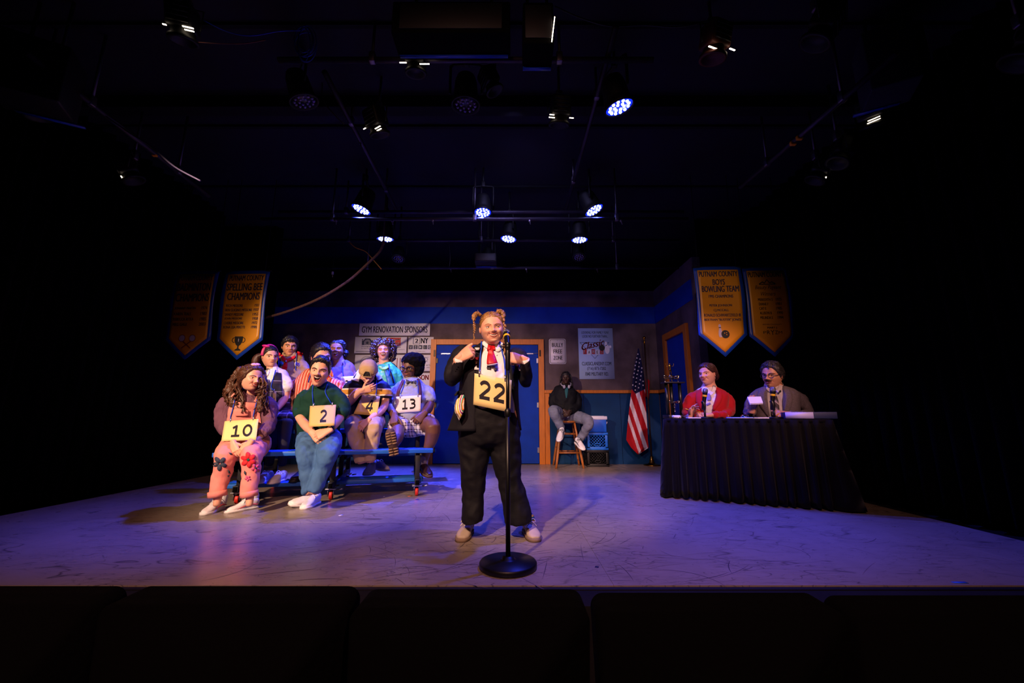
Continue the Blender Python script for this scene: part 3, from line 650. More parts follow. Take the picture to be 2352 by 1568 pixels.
def led_par(px, py, Y, aim, lit, label, wpx=None):
    c = P(px, py, Y); R = frame(aim); M = Matrix.Translation(c) @ R.to_4x4(); S = (wpx * 1.15 * mpp(py, Y) / .226 if wpx else 1.0); M = M @ Matrix.Scale(S, 4)
    t = thing('led_par_lamp', c, label, 'stage lamp', 'round LED stage lamps')
    put('housing', MB().lathe([(.03, .24), (.07, .225), (.085, .18), (.095, .06), (.1, .01), (.113, .008), (.113, -.012), (.104, -.014), (.1, 0), (.0, .001)], 28, M), M_can, t)
    put('lens_plate', MB().lathe([(.099, .004), (.099, -.002), (0, -.003)], 28, M), M_glow if lit else M_lens, t)
    b = MB()
    for n, r, o in ((6, .036, 0), (12, .072, .2)):
        for i in range(n):
            a = 2 * math.pi * i / n + o; q = M @ V((r * math.cos(a), r * math.sin(a), -.004)); b.ball(q, .0125 * S, 8)
    put('led_lenses', b, M_led_on if lit else M_led_off, t)
    pv = M @ V((0, 0, .09)); sx = V((R[0][0], R[1][0], 0)); sx = sx.normalized() if sx.length > .1 else V((1, 0, 0)); h = min(.26 * S, CEIL - pv.z - .09); k = .125 * S
    q = [pv - sx * k, pv - sx * k + V((0, 0, h * .8)), pv - sx * k * .8 + V((0, 0, h)), pv + sx * k * .8 + V((0, 0, h)), pv + sx * k + V((0, 0, h * .8)), pv + sx * k]
    put('yoke', MB().tube(q, .011 * S, n=6, sub=2), M_can, t)
    put('clamp', MB().box(pv + V((0, 0, h + .03)), (.05, .04, .08), bev=.008).tube([pv + V((0, 0, h)), pv + V((0, 0, max(h + .1, CEIL - pv.z)))], .012, n=8, sub=1), M_can, t)
    return c
dn = (0, -.12, -1)
BLUE = []
for (px, py, Y, aim, wp, lb) in ((1422, 245, 3.05, (.25, .12, -1), 60, 'lit blue LED lamp nearest the audience, tilted, right of centre'), (830, 480, 4.75, (-.3, -.05, -1), 42, 'lit blue LED lamp on the upper cross pipe, left of three'),
        (1109, 487, 4.72, (0, -.12, -1), 37, 'lit blue LED lamp on the upper cross pipe, middle of three'), (1364, 482, 4.75, (.42, -.1, -1), 42, 'lit blue LED lamp on the upper cross pipe, right of three'),
        (885, 548, 5.3, (.02, .08, -1), 36, 'lit blue LED lamp directly above the knotted rope'), (1168, 548, 5.3, (-.12, -.05, -1), 35, 'lit blue LED lamp on the lower cross pipe, middle of three'),
        (1331, 550, 5.3, (0, .02, -1), 36, 'lit blue LED lamp on the lower cross pipe, right of three')):
    BLUE.append((led_par(px, py, Y, aim, True, lb, wp), aim))
for (px, py, Y, aim, wp, lb) in ((1070, 240, 3.05, (0, .1, -1), 58, 'unlit LED lamp with pale lens dots, centre of the rig'), (698, 232, 3.05, (.3, .25, -1), 56, 'unlit LED lamp hanging below the blue cable coil'),
        (915, 594, 5.7, (0, -.3, -1), 26, 'unlit small LED lamp far upstage left, above the rope'), (1330, 590, 5.7, (0, -.3, -1), 26, 'unlit small LED lamp far upstage right'), (1120, 596, 5.7, (0, -.3, -1), 26, 'unlit small LED lamp below the small projector')):
    led_par(px, py, Y, aim, False, lb, wp)
def fresnel(px, py, Y, aim, size, label, slits=((-.5, -.55, .35), (.5, -.55, .45)), body=None):
    """theatre lantern; slits give (across, up, length) of the light leaks in its vents, in body halves"""
    c = P(px, py, Y); s = size; R = frame(aim); M3 = R
    t = thing('stage_lantern', c, label, 'stage lamp', 'conventional stage lanterns')
    M = Matrix.Translation(c) @ R.to_4x4() @ Matrix.Scale(s, 4)
    b = MB().box((0, 0, .42), (.9, .8, .9), bev=.1); b.lathe([(.36, .1), (.42, -.25), (.5, -.28), (.5, -.4), (.4, -.4), (.36, -.2), (0, -.18)], 20); b.v = [tuple(M @ V(x)) for x in b.v]; put('body', b, body or M_can, t)
    b = MB()
    for i in range(4): b.box((0, -.42, .15 + i * .17), (.7, .05, .05))
    b.v = [tuple(M @ V(x)) for x in b.v]; put('cooling_fins', b, M_can, t)['kind'] = 'stuff'
    for (u, v, l) in slits: b = MB().box((u, -.40, v), (l, .05, .028)); b.v = [tuple(M @ V(x)) for x in b.v]; put('vent_glow', b, M_slit, t)
    pv = V(c) + V((0, 0, .12 * s)); sx = V((R[0][0], R[1][0], 0)).normalized() if V((R[0][0], R[1][0], 0)).length > .1 else V((1, 0, 0))
    put('yoke', MB().tube([pv - sx * .56 * s, pv - sx * .56 * s + V((0, 0, .9 * s)), pv + sx * .56 * s + V((0, 0, .9 * s)), pv + sx * .56 * s], .03 * s, n=6, sub=1), M_can, t)
    put('clamp', MB().box(pv + V((0, 0, 1.0 * s)), (.06, .05, .1), bev=.01).tube([pv + V((0, 0, 1.0 * s)), (pv.x, pv.y, max(CEIL, pv.z + s))], .012, n=8, sub=1), M_clamp, t)
aud = (0, -.35, -1)
for a in ((420, 70, 2.55, (-.1, .35, -1), .2, 'black stage lantern with two bright vent slits, upper left', ((.38, -.12, .3), (.34, -.02, .35), (-.4, -.1, .12))),
          (955, 150, 2.75, (0, .3, -1), .17, 'stage lantern with two bright slits below the black box', ((-.5, -.1, .32), (.5, -.16, .45))),
          (868, 292, 3.3, (.25, .4, -1), .19, 'stage lantern with bright slits beside the white cable tag', ((.35, -.2, .36), (.4, -.32, .3), (-.5, .05, .15))),
          (1285, 268, 3.2, (-.05, .4, -1), .19, 'stage lantern with bright slits between centre and lit tilted lamp', ((-.45, -.2, .28), (.5, -.14, .2), (-.45, -.08, .22))),
          (1640, 112, 2.6, (-.1, .3, -1), .2, 'brown stage lantern with one bright slit, right of centre', ((-.4, -.28, .38), (.5, -.1, .25)), mat('rust_brown_lantern', '#4a2016', .6, .3)),
          (2000, 272, 3.2, (.35, .3, -1), .2, 'stage lantern with paired bright slits at upper right', ((.1, -.2, .45), (.12, -.1, .42))),
          (85, 245, 2.8, (.3, .3, -1), .2, 'stage lantern below the left hanging speaker', ((.1, -.2, .14),)),
          (300, 400, 3.6, (.5, .3, -1), .19, 'stage lantern pointing at the bleacher, far left', ((.2, -.2, .28),)),
          (1880, 400, 3.6, (-.5, .3, -1), .19, 'stage lantern on the far right side pipe', ((-.2, -.2, .1),)),
          (1930, 360, 3.4, (-.5, .1, -1), .2, 'round-faced stage lantern behind the yellow gel clips', ()),
          (1130, 195, 2.95, (.5, .2, -1), .16, 'slim dark stage lantern beside the central unlit LED lamp', ()),
          (1885, 75, 2.5, (-.5, .4, -1), .22, 'stage lantern with bluish edge at upper right', ())): fresnel(*a)
t = thing('gel_clip', on_pipe(1852, 355), 'two yellow gel frames clipped on the far right side pipe', 'gel frame')
for q in ((1858, 341), (1846, 360)): put('clip', MB().box(on_pipe(*q) - V((0, .01, .015)), (.05, .03, .04), bev=.004), M_amber, t)
t = thing('gel_clip', on_pipe(360, 352), 'yellow clip hanging on the far left side pipe', 'gel frame'); put('clip', MB().box(on_pipe(360, 350) - V((0, .01, .015)), (.04, .03, .03), bev=.004), M_amber, t)
# bright lamp cut by the right frame edge
fresnel(2360, 118, 2.3, (-.6, .5, -1), .22, 'bright stage lantern at the right edge of the ceiling', ((-.2, -.3, .5), (-.35, -.1, .2), (-.2, .1, .2)))
# boxes and loudspeakers
M_blackpaint2 = mat('matt_black_cabinet', '#030304', .9, spec=.1)
def rigbox(name, px0, px1, py0, py1, Y, dpt, m, label, cat, rot=0):
    c = (P(px0, py0, Y) + P(px1, py1, Y)) / 2; w_ = abs(P(px1, py0, Y).x - P(px0, py0, Y).x); h_ = abs(P(px0, py0, Y).z - P(px0, py1, Y).z)
    t = thing(name, c, label, cat); R = Matrix.Rotation(rot, 3, 'Z')
    put('cabinet', MB().box(c + V((0, dpt / 2, 0)), (w_, dpt, h_), R, bev=.012), m, t)
    put('edge_trim', MB().box(c + V((0, dpt - .015, -h_ / 2 - .006)), (w_ * .96, .03, .012), R), M_bluev, t)
    put('grille', MB().box(c + V((0, -.004, 0)), (w_ * .86, .008, h_ * .8), R, bev=.002), M_cable, t)
    for k in (-1, 1): put('hanging_bracket', MB().tube([c + V((k * w_ / 3, dpt / 2, h_ / 2)), c + V((k * w_ / 3, dpt / 2, max(h_ / 2 + .1, CEIL - c.z)))], .012, n=6, sub=1), M_can, t)
rigbox('dimmer_rack', 902, 1172, 2, 74, 2.38, .2, M_blackpaint2, 'wide black equipment box hanging at the top centre', 'equipment box')
rigbox('projector_box', 1202, 1272, 4, 98, 2.36, .22, M_blackpaint2, 'black upright box with glowing edge dots right of the wide box', 'projector')
t = thing('indicator_strip', P(1272, 115, 2.35), 'vertical row of tiny white indicator lights on the upright box', 'light strip')
b = MB()
for i in range(14): b.box(P(1274 - i * .5, 40 + i * 4.2, 2.35), (.006, .006, .008))
put('indicator', b, M_slit, t, label='row of white lights')['kind'] = 'stuff'
rigbox('small_projector', 1090, 1140, 580, 600, 5.6, .22, M_can, 'small dark projector hanging low upstage centre', 'projector')
rigbox('loudspeaker', -30, 95, 75, 205, 2.45, .3, M_can, 'black loudspeaker hanging at the upper left corner', 'loudspeaker', .5)
rigbox('loudspeaker', 2030, 2120, 50, 185, 2.6, .3, mat('dark_blue_grille_cloth', '#12142c', .9, bump=(200, .3)), 'dark blue-lit loudspeaker hanging at the upper right', 'loudspeaker', -.5)
# cables
def cable(pts, r, m, label, name='cable'):
    o = put(name, MB().tube(pts, r, n=6, sub=6), m, base=pts[0]); tag(o, label, 'cable'); return o
def PP(L, Y): return [P(x, y, Y) for x, y in L]
cable(PP([(118, 165), (200, 235), (290, 300), (345, 335), (400, 382), (460, 415)], 3.0), .007, M_pcable, 'pale purple-lit cable sagging along the far left side pipe')
cable(PP([(465, 45), (520, 72), (575, 82), (640, 72), (690, 70)], 2.6), .004, M_bcable, 'thin blue cable sagging from upper left lantern to the coil')
cable(PP([(455, 97), (500, 100), (560, 100), (610, 92)], 2.6), .0035, mat('rusty_pipe_edge', '#7a4630', .6), 'thin reddish cable under the upper left lantern')
b = []
for k in range(5):
    cx, cy = 700 + rng.uniform(-5, 5), 95 + rng.uniform(-10, 10); rx_, ry_ = rng.uniform(14, 28), rng.uniform(24, 42)
    b += [(cx + rx_ * math.cos(a), cy + ry_ * math.sin(a)) for a in np.linspace(0, 2 * math.pi, 9)[:-1] + k]
o = put('cable_coil', MB().tube(PP(b, 2.62), .0035, n=6, sub=4), M_bcable, base=P(700, 95, 2.62)); tag(o, 'tangled coil of thin blue cable hung on the nearest cross pipe', 'cable')
cable([Pz(x, y, PZ - .335) for x, y in ((640, 503), (680, 502), (730, 502), (765, 502))], .009, M_pcable, 'short pale cable left of the left lit upper lamp')
cable(PP([(800, 553), (816, 568), (840, 578), (860, 600), (876, 618)], Pz(1100, 552, PZ - .2).y), .007, M_amber, 'thin yellowish cable hanging just right of the rope knot')
cable(PP([(1275, 15), (1330, 40), (1400, 60), (1480, 58), (1560, 62), (1640, 45)], 2.6), .006, M_cable, 'black cable draped between boxes and brown lantern')
cable(PP([(1030, 551), (1034, 590), (1032, 612)], Pz(1100, 552, PZ - .2).y), .006, M_cable, 'short black cable hanging upstage centre')
cable(PP([(740, 190), (742, 230), (770, 265), (790, 285)], 3.1), .005, M_cable, 'black cable looping beside the left unlit LED lamp')
for (px, py, Y, lb) in ((828, 326, 3.4, 'white cable tag on the left long pipe'), (764, 627, 5.4, 'pale strip of tape dangling behind the rope'), (775, 512, 5.0, 'pale pipe clamp left on the upper cross pipe'), (905, 512, 5.0, 'pale pipe clamp beside the left long pipe end'),
                        (993, 514, 5.0, 'bright steel pipe clamp between left and middle upper lamps'), (1219, 512, 5.0, 'bright steel pipe clamp right of the middle upper lamp'), (1428, 508, 5.0, 'steel pipe clamp right of the right upper lamp'),
                        (1033, 610, 6.1, 'small clamp on the rearmost pipe left of centre'), (1208, 612, 6.1, 'small clamp on the rearmost pipe right of centre'), (1372, 612, 6.1, 'small reddish clamp on the rearmost pipe')):
    if 'tape' in lb: c = P(px, py, Y); s = .035
    else: c = on_pipe(px, py) - V((0, .005, .02)); s = .035 if py > 400 else .03
    if 'tape' in lb: cable([c, V((c.x, c.y, CEIL))], .0015, M_cable, 'thin black thread holding the dangling pale tape', 'thread')
    o = thing('pipe_clamp', c, lb, 'clamp'); put('jaw', MB().box(c, (s * .8, s * .6, s * 1.3), bev=.006), M_pcable if 'pale' in lb or 'white' in lb else M_clamp, o)
    put('bolt', MB().tube([c, c + V((.01, -.01, -s * 1.8))], .006, n=6, sub=1), M_clamp, o)
# knotted rope
rp = [P(x, y, Y) for x, y, Y in ((882, 556, 5.15), (872, 578, 5.14), (845, 605, 5.13), (800, 645, 5.12), (740, 682, 5.12), (680, 708, 5.13), (615, 728, 5.15), (540, 742, 5.17))]
b = MB(); A = catmull([tuple(p) for p in rp], 40); T = np.gradient(A, axis=0); T /= np.linalg.norm(T, axis=1, keepdims=True); L = np.concatenate([[0], np.cumsum(np.linalg.norm(np.diff(A, axis=0), axis=1))])
n1 = np.cross(T, [0, 1, 0]); n1 /= np.linalg.norm(n1, axis=1, keepdims=True); n2 = np.cross(T, n1)
for k in range(3):
    ph = L / .075 * 2 * math.pi + k * 2.094; b.tube(A + n1 * (np.cos(ph) * .009)[:, None] + n2 * (np.sin(ph) * .009)[:, None], .0095, n=6, sub=1)
b.ball(P(881, 556, 5.15), (.022, .022, .035)); b.tube([P(881, 556, 5.15), P(882, 530, 5.15) + V((0, 0, .05)), V((P(882, 530, 5.15).x, 5.15, CEIL - .02))], .012, sub=2)
o = put('climbing_rope', b, mat('sisal_gym_rope', '#452a27', .9, vary=(60, .3)), base=rp[0]); tag(o, 'thick twisted gym rope swagged from the ceiling to the left banners', 'rope')
# ================================================================== PROPS
def seg(pts, w, mb, fn, ua, ub, va, vb):
    """thick polyline with round joints mapped into a box of the surface"""
    m = lambda x, y, k=0: fn(ua + (ub - ua) * x, va + (vb - va) * y, k)
    stroke(mb, lambda a, b, k=0: m(a, b), pts, w)
    for x, y in pts[1:-1]: disc(mb, lambda a, b, k=0: m(a, b), x, y, w / 2, w / 2, 10)
def arc(cx, cy, rx, ry, a0, a1, n=12): return [(cx + rx * math.cos(math.radians(a0 + (a1 - a0) * i / n)), cy + ry * math.sin(math.radians(a0 + (a1 - a0) * i / n))) for i in range(n + 1)]
DIG = {'2': [arc(.5, .70, .36, .23, 165, -40) + [(.10, .075), ], [(.08, .075), (.93, .075)]], '1': [[(.55, 0), (.55, 1)], [(.58, .93), (.2, .76)], [(.12, .07), (.95, .07)]],
       '0': [arc(.5, .5, .38, .43, 0, 360, 24)], '3': [[(.12, .93), (.5, .93)] , arc(.46, .73, .34, .2, 90, -90), arc(.46, .30, .40, .23, 90, -90), [(.5, .07), (.08, .07)], [(.3, .53), (.5, .53)]], '4': [[(.62, 1), (.06, .28)], [(.03, .27), (1.0, .27)], [(.72, 0), (.72, 1)]]}
def digits(mb, txt, fn, u0, u1, v0, v1, w=.2, gap=.2):
    n = len(txt); cw_ = (u1 - u0) / (n + gap * (n - 1))
    for i, c in enumerate(txt):
        a = u0 + i * cw_ * (1 + gap)
        for st in DIG[c]: seg(st, w, mb, fn, a, a + cw_, v0, v1)
    return mb
# ------------------------------------------------------------------ bleacher on castors
M_bench = mat('blue_painted_plank', '#1f63c8', .42, spec=.45, vary=(6, .15), bump=(14, .12), stretch=(.4, 3, 3)); M_frame = mat('black_square_tube', '#26252b', .5, .4, vary=(12, .3)); M_red = mat('red_castor_tyre', '#c8261e', .5); M_wheel = mat('black_castor_core', '#101014', .5); M_zinc = mat('zinc_castor_plate', '#a8a6b2', .35, .9)
BO = V((-1.85, 4.30, 0)); BU = V((.9695, .245, 0)); BV = V((-.245, .9695, 0)); BR = Matrix((BU, BV, V((0, 0, 1)))).transposed()
def BL(u, v, z): return BO + BU * u + BV * v + V((0, 0, z))
bl = thing('bleacher', BO, 'blue three-row rolling bleacher seating the contestants', 'bleacher')
for v0, v1, z in ((-.075, .18, .49), (.42, .68, .69), (.92, 1.18, .9)): put('seat_plank', MB().box(BL(-.04, (v0 + v1) / 2, z - .022), (2.09, v1 - v0, .044), BR, bev=.006), M_bench, bl)
for v0, v1, z, u1 in ((.10, .38, .168, .92), (.62, .88, .40, .92)): put('foot_plank', MB().box(BL((u1 - 1.04) / 2, (v0 + v1) / 2, z - .02), (u1 + 1.04, v1 - v0, .04), BR, bev=.006), M_bench, bl)
for u in (-.84, 0.0, .85):
    t_ = .05
    for v, z1 in ((-.0, .446), (.52, .646), (1.08, .856)): put('upright', MB().box(BL(u, v, (.15 + z1) / 2), (t_, t_, z1 - .15), BR, bev=.004), M_frame, bl)
    put('base_tube', MB().box(BL(u, .52, .15), (t_, 1.25, t_ * 1.2), BR, bev=.004), M_frame, bl); put('tube_mouth', MB().box(BL(u, -.106, .15), (t_ * .74, .004, t_ * .9), BR), M_black, bl)  # tube is solid; a black square paints the shade in its open end
    for v0, v1, z in ((-.06, .17, .43), (.43, .67, .63), (.93, 1.17, .84), (.12, .36, .126), (.5, .86, .356)): put('bearer', MB().box(BL(u + .03, (v0 + v1) / 2, z), (.03, v1 - v0, .03), BR), M_frame, bl)
    for v in (-.03, 1.06):
        c = put('castor_plate', MB().box(BL(u, v, .112), (.1, .1, .012), BR, bev=.003).prism([(-.03, 0), (.03, 0), (.012, -.07), (-.012, -.07)], Matrix.Translation(BL(u - .026, v, .107)) @ Matrix.Rotation(.25 + 1.57, 4, 'Z'), .004).prism([(-.03, 0), (.03, 0), (.012, -.07), (-.012, -.07)], Matrix.Translation(BL(u + .026, v, .107)) @ Matrix.Rotation(.25 + 1.57, 4, 'Z'), .004).tube([BL(u + .06, v, .1), BL(u + .11, v - .03, .11)], .008, n=6, sub=1), M_zinc, bl)
        Mw = Matrix.Translation(BL(u, v + .02, .047)) @ Matrix.Rotation(.25, 4, 'Z') @ Matrix.Rotation(math.pi / 2, 4, 'Y')
        put('castor_tyre', MB().lathe([(.03, -.014), (.044, -.016), (.047, -.008), (.047, .008), (.044, .016), (.03, .014)], 24, Mw), M_red, c); put('castor_core', MB().lathe([(.033, -.018), (.033, .018)], 20, Mw), M_wheel, c)
# ------------------------------------------------------------------ skirted table
TA, TB = V((1.678, 4.44, 0)), V((2.987, 3.81, 0)); TU = (TB - TA).normalized(); TV = V((-TU.y, TU.x, 0)); TW = (TB - TA).length; TD = .72; TZ = .812
def TL(u, v, z=TZ): return TA + TU * u + TV * v + V((0, 0, z))
M_skirt = mat('black_satin_skirt', '#060508', .8, spec=.1, bump=(9, .5), sheen=.05)
tb = thing('judges_table', TL(TW / 2, TD / 2, 0), 'judges table covered by a black pleated skirt to the floor', 'table')
TR = Matrix((TU, TV, V((0, 0, 1)))).transposed()
put('table_top', MB().box(TL(TW / 2, TD / 2, TZ - .012), (TW, TD, .024), TR, bev=.005), M_skirt, tb)
cor = [(0, TD), (0, 0), (TW, 0), (TW, TD)]; LL = [0]
for a, b in zip(cor[:-1], cor[1:]): LL.append(LL[-1] + math.dist(a, b))
rs = np.random.default_rng(3); pl = np.cumsum(rs.uniform(.06, .12, 80)); pl = pl[pl < LL[-1] - .03]; plr = rs.uniform(.6, 1.3, len(pl) + 2)
def skirt(u, v):
    s_ = u * LL[-1]; s_ += (.02 * math.sin(s_ * 31) + .012 * math.sin(s_ * 13 + 1)) * (1 - v) * min(1, 20 * u * (1 - u)); s_ = min(max(s_, 0), LL[-1]); i = 0 if s_ < LL[1] else (1 if s_ < LL[2] else 2); t = (s_ - LL[i]) / (LL[i + 1] - LL[i]); a, b = cor[i], cor[i + 1]
    x, y = a[0] + (b[0] - a[0]) * t, a[1] + (b[1] - a[1]) * t; nx, ny = ((-1, 0), (0, -1), (1, 0))[i]
    for k, (cx, cy_) in enumerate(((0, 0), (TW, 0))):       # soft corners
        dd = math.dist((x, y), (cx, cy_))
        if dd < .1: w_ = .5 * (1 - dd / .1); o_ = ((-1, -1), (1, -1))[k]; nx, ny = nx * (1 - w_) + o_[0] * w_ * .9, ny * (1 - w_) + o_[1] * w_ * .9
    j = int(np.searchsorted(pl, s_)); p0 = pl[j - 1] if j > 0 else 0; p1 = pl[j] if j < len(pl) else LL[-1]; f_ = (s_ - p0) / (p1 - p0)
    h = 1 - v; pleat = (min(f_ * 2.2, 1) - .45 if f_ < .8 else (1 - f_) / .2 - .45) * plr[j] * (.022 + .075 * h) + .012 * h * math.sin(s_ * 9 + 2 * v)
    o_ = .012 + (.06 if i else .035) * h ** 1.2 + pleat + (.05 * h if i == 2 else 0)
    return TL(x + nx * o_, y + ny * o_, .012 + .02 * (1 + math.sin(s_ * 23)) * .3 * (1 - v) + (TZ - .02) * v), (TU * nx + TV * ny)
put('skirt', MB().sheet(skirt, 420, 10, .004), M_skirt, tb)
put('skirt_band', MB().sheet(lambda u, v: (TL(u * TW, -.016, TZ - .034 + .03 * v), -TV), 20, 1, .004).sheet(lambda u, v: (TL(-.016, TD - u * TD, TZ - .034 + .03 * v), -TU), 8, 1, .004), M_skirt, tb)
# ------------------------------------------------------------------ microphones
M_micblack = mat('black_mic_body', '#0c0c10', .35, spec=.5); M_grille = mat('steel_mic_grille', '#8f8f9a', .35, .9, bump=(500, .6)); M_yband = mat('yellow_mic_ring', '#e8b416', .5); M_stand = mat('satin_black_stand', '#0b0b0e', .42, .3)
def mic(t, top, d, s):
    """handheld microphone: grille centre, axis pointing to the tail, scale"""
    R = frame(d); M = Matrix.Translation(top) @ R.to_4x4() @ Matrix.Scale(s, 4)
    put('grille', MB().lathe([(.004, .026), (.018, .022), (.026, .008), (.027, -.006), (.024, -.02)], 20, M), M_grille, t)
    put('mic_body', MB().lathe([(.0245, -.018), (.0255, -.024), (.0235, -.034), (.0215, -.05), (.0195, -.1), (.017, -.19), (.013, -.2)], 20, M), M_micblack, t)
    put('colour_band', MB().lathe([(.0225, -.045), (.0232, -.048), (.0228, -.062), (.022, -.065)], 20, M), M_yband, t); return M
t = thing('microphone_stand', G(1167, 1303), 'straight black microphone stand with round base before the standing woman', 'microphone stand'); g = G(1167, 1303); rb = 66.5 * mpp(1303, g.y)
put('base', MB().lathe([(rb * .97, 0), (rb, .008), (rb, .026), (rb * .965, .034), (rb * .3, .042), (.035, .046), (.03, .06), (.0, .06)], 48, Matrix.Translation(g)), M_stand, t)
pt = lambda y, x=None: V((g.x - .004, g.y, P(1165, y, g.y).z))
put('lower_tube', MB().tube([g + V((0, 0, .04)), pt(952)], .0135, n=14, sub=1), M_stand, t); put('clutch', MB().loft([pt(958), pt(955), pt(942), pt(939)], [.013, .019, .019, .013], n=14, sub=1), M_stand, t)
put('upper_tube', MB().tube([pt(945), pt(845)], .0105, n=14, sub=1), M_stand, t); put('grip_clutch', MB().loft([pt(850), pt(846), pt(812), pt(803)], [.012, .0155, .0155, .012], n=14, sub=1), M_stand, t)
put('mic_clip', MB().loft([pt(806), pt(796), pt(788)], [.012, .016, .017], n=14, sub=2), M_micblack, t)
top = P(1163, 764, g.y + .13); mic(t, top, pt(796) - top, .95)
def table_mic(hx, hy, bx, lb):
    y = None; best = 1e9
    for uu in np.linspace(0, TW, 200):
        q = TL(uu, .13); e = abs(proj(q)[0] - bx)
        if e < best: best = e; b_ = q
    t = thing('desk_microphone', b_, lb, 'microphone'); top = P(hx, hy, b_.y + .0)
    put('base', MB().lathe([(.075, 0), (.078, .006), (.074, .014), (.02, .02), (0, .02)], 28, Matrix.Translation(b_)), M_stand, t)
    low = V((b_.x, b_.y, top.z - .19)); put('post', MB().tube([b_, low], .011, n=12, sub=1), M_stand, t); tail = V((b_.x - .004, b_.y + .01, top.z - .17)); put('mic_clip', MB().loft([low - V((0, 0, .02)), low + V((0, 0, .03)), tail + V((0, 0, .05))], [.012, .019, .021], n=12, sub=2), M_micblack, t)
    mic(t, top, tail - top, 1.05); return b_
# ------------------------------------------------------------------ things on the table
def on_table(px, v):
    best = 1e9
    for uu in np.linspace(-.05, TW + .05, 300):
        q = TL(uu, v); e = abs(proj(q)[0] - px)
        if e < best: best = e; r_ = q
    return r_
M_paper = mat('white_paper', '#e8e4f0', .8); M_folder = mat('bright_blue_folder', '#1560d8', .4, spec=.4); M_boxblue = mat('dark_blue_box_cover', '#10204e', .6)
def flatthing(px, v, w_, d_, h_, m, name, label, cat, rot=0, part='sheet'):
    c = on_table(px, v); o = thing(name, c, label, cat); put(part, MB().box(c + V((0, 0, h_ / 2 + .001)), (w_, d_, h_), TR @ Matrix.Rotation(rot, 3, 'Z'), bev=min(.002, h_ / 3)), m, o); return o, c
o, c = flatthing(1698, .10, .24, .16, .014, M_folder, 'folder', 'bright blue folder lying between the two desk microphones', 'folder', part='cover')
put('pages', MB().box(c + V((0, 0, .007)), (.232, .165, .006), TR), M_paper, o)
o, c = flatthing(1745, .08, .15, .11, .008, M_paper, 'paper_stack', 'thin stack of white paper before the man in grey', 'paper')
put('top_sheet', MB().box(c + V((0, 0, .012)), (.14, .1, .003), TR @ Matrix.Rotation(.2, 3, 'Z')), M_paper, o)
flatthing(1593, .09, .13, .1, .012, M_paper, 'note_paper', 'white note paper under the hands of the woman in red', 'paper', .3)
c = on_table(1556, .1); b = MB(); rr = np.random.default_rng(5)
for k in range(6): b.ball(c + V((rr.uniform(-.035, .035), rr.uniform(-.02, .02), .018)), (.028, .02, .019), 8, 0, Matrix.Rotation(k, 3, 'Z'))
o = put('crumpled_tissue', bake(b, 'crumpled_tissue', .006, 0, ((.012, .02),)), M_paper, base=c); tag(o, 'white crumpled tissue beside the trophy on the table', 'tissue')
o, c = flatthing(1856, .12, .41, .25, .062, M_boxblue, 'document_box', 'flat dark blue box with pale front label at the table end', 'box', part='box_body')
put('label_panel', MB().box(c + TU * -.09 - TV * .1265 + V((0, 0, .032)), (.225, .004, .06), TR), mat('pale_lilac_label', '#b9b6f2', .6), o)
c = on_table(1711, .17); t = thing('desk_bell', c, 'small shiny silver bell beside the sleeve of the man in grey', 'bell'); M_chrome = mat('polished_chrome', '#d8dae2', .08, 1.0)
put('bell_dome', MB().lathe([(.04, .012), (.038, .024), (.028, .038), (.012, .045), (0, .046)], 24, Matrix.Translation(c)), M_chrome, t); put('bell_base', MB().lathe([(.042, 0), (.042, .008), (.036, .012)], 24, Matrix.Translation(c)), M_wheel, t); put('plunger', MB().lathe([(.004, .044), (.004, .056), (.009, .058), (.008, .064), (0, .066)], 12, Matrix.Translation(c)), M_chrome, t)
MIC_A = table_mic(1620, 897, 1620, 'desk microphone before the woman in the red jacket'); MIC_B = table_mic(1775, 894, 1779, 'desk microphone before the man in the grey suit')
# ------------------------------------------------------------------ trophy
M_tblack = mat('green_black_glitter_column', '#0c120c', .35, spec=.6, vary=(180, .9)); M_tsilver = mat('trophy_metal', '#c9bd8e', .15, 1.0); M_tgold = mat('trophy_gold', '#b08a3a', .2, 1.0)
YT = on_table(1546, .5).y
t = thing('trophy', V((P(1548, 957, YT).x, YT, TZ)), 'tall black-columned trophy with silver figures at the table end', 'trophy')
q = lambda x, y, d=0: P(x, y, YT + d)
xx = lambda px: P(px, 957, YT).x
put('base', MB().box(V((xx(1550), YT, TZ + .02)), (xx(1570) - xx(1528), .2, .04), bev=.004), M_wheel, t)
zt = q(1547, 880).z
for px, dd in ((1535, 0), (1549, .04), (1566, 0)):
    put('column', MB().tube([V((xx(px), YT + dd, TZ + .03)), V((xx(px), YT + dd, zt))], .020, n=12, sub=1), M_tblack, t)
put('lit_strip_post', MB().tube([V((xx(1541), YT + .08, TZ + .03)), V((xx(1541), YT + .08, zt))], .012, n=12, sub=1), mat('lilac_lit_wall_strip', '#8d7ba8', .3, spec=.5), t)  # added post stands for a lit wall strip; its lilac is painted light
put('upper_plate', MB().box(V((xx(1550.5), YT, zt + .006)), (xx(1574) - xx(1527), .14, .014), bev=.003), M_wheel, t)
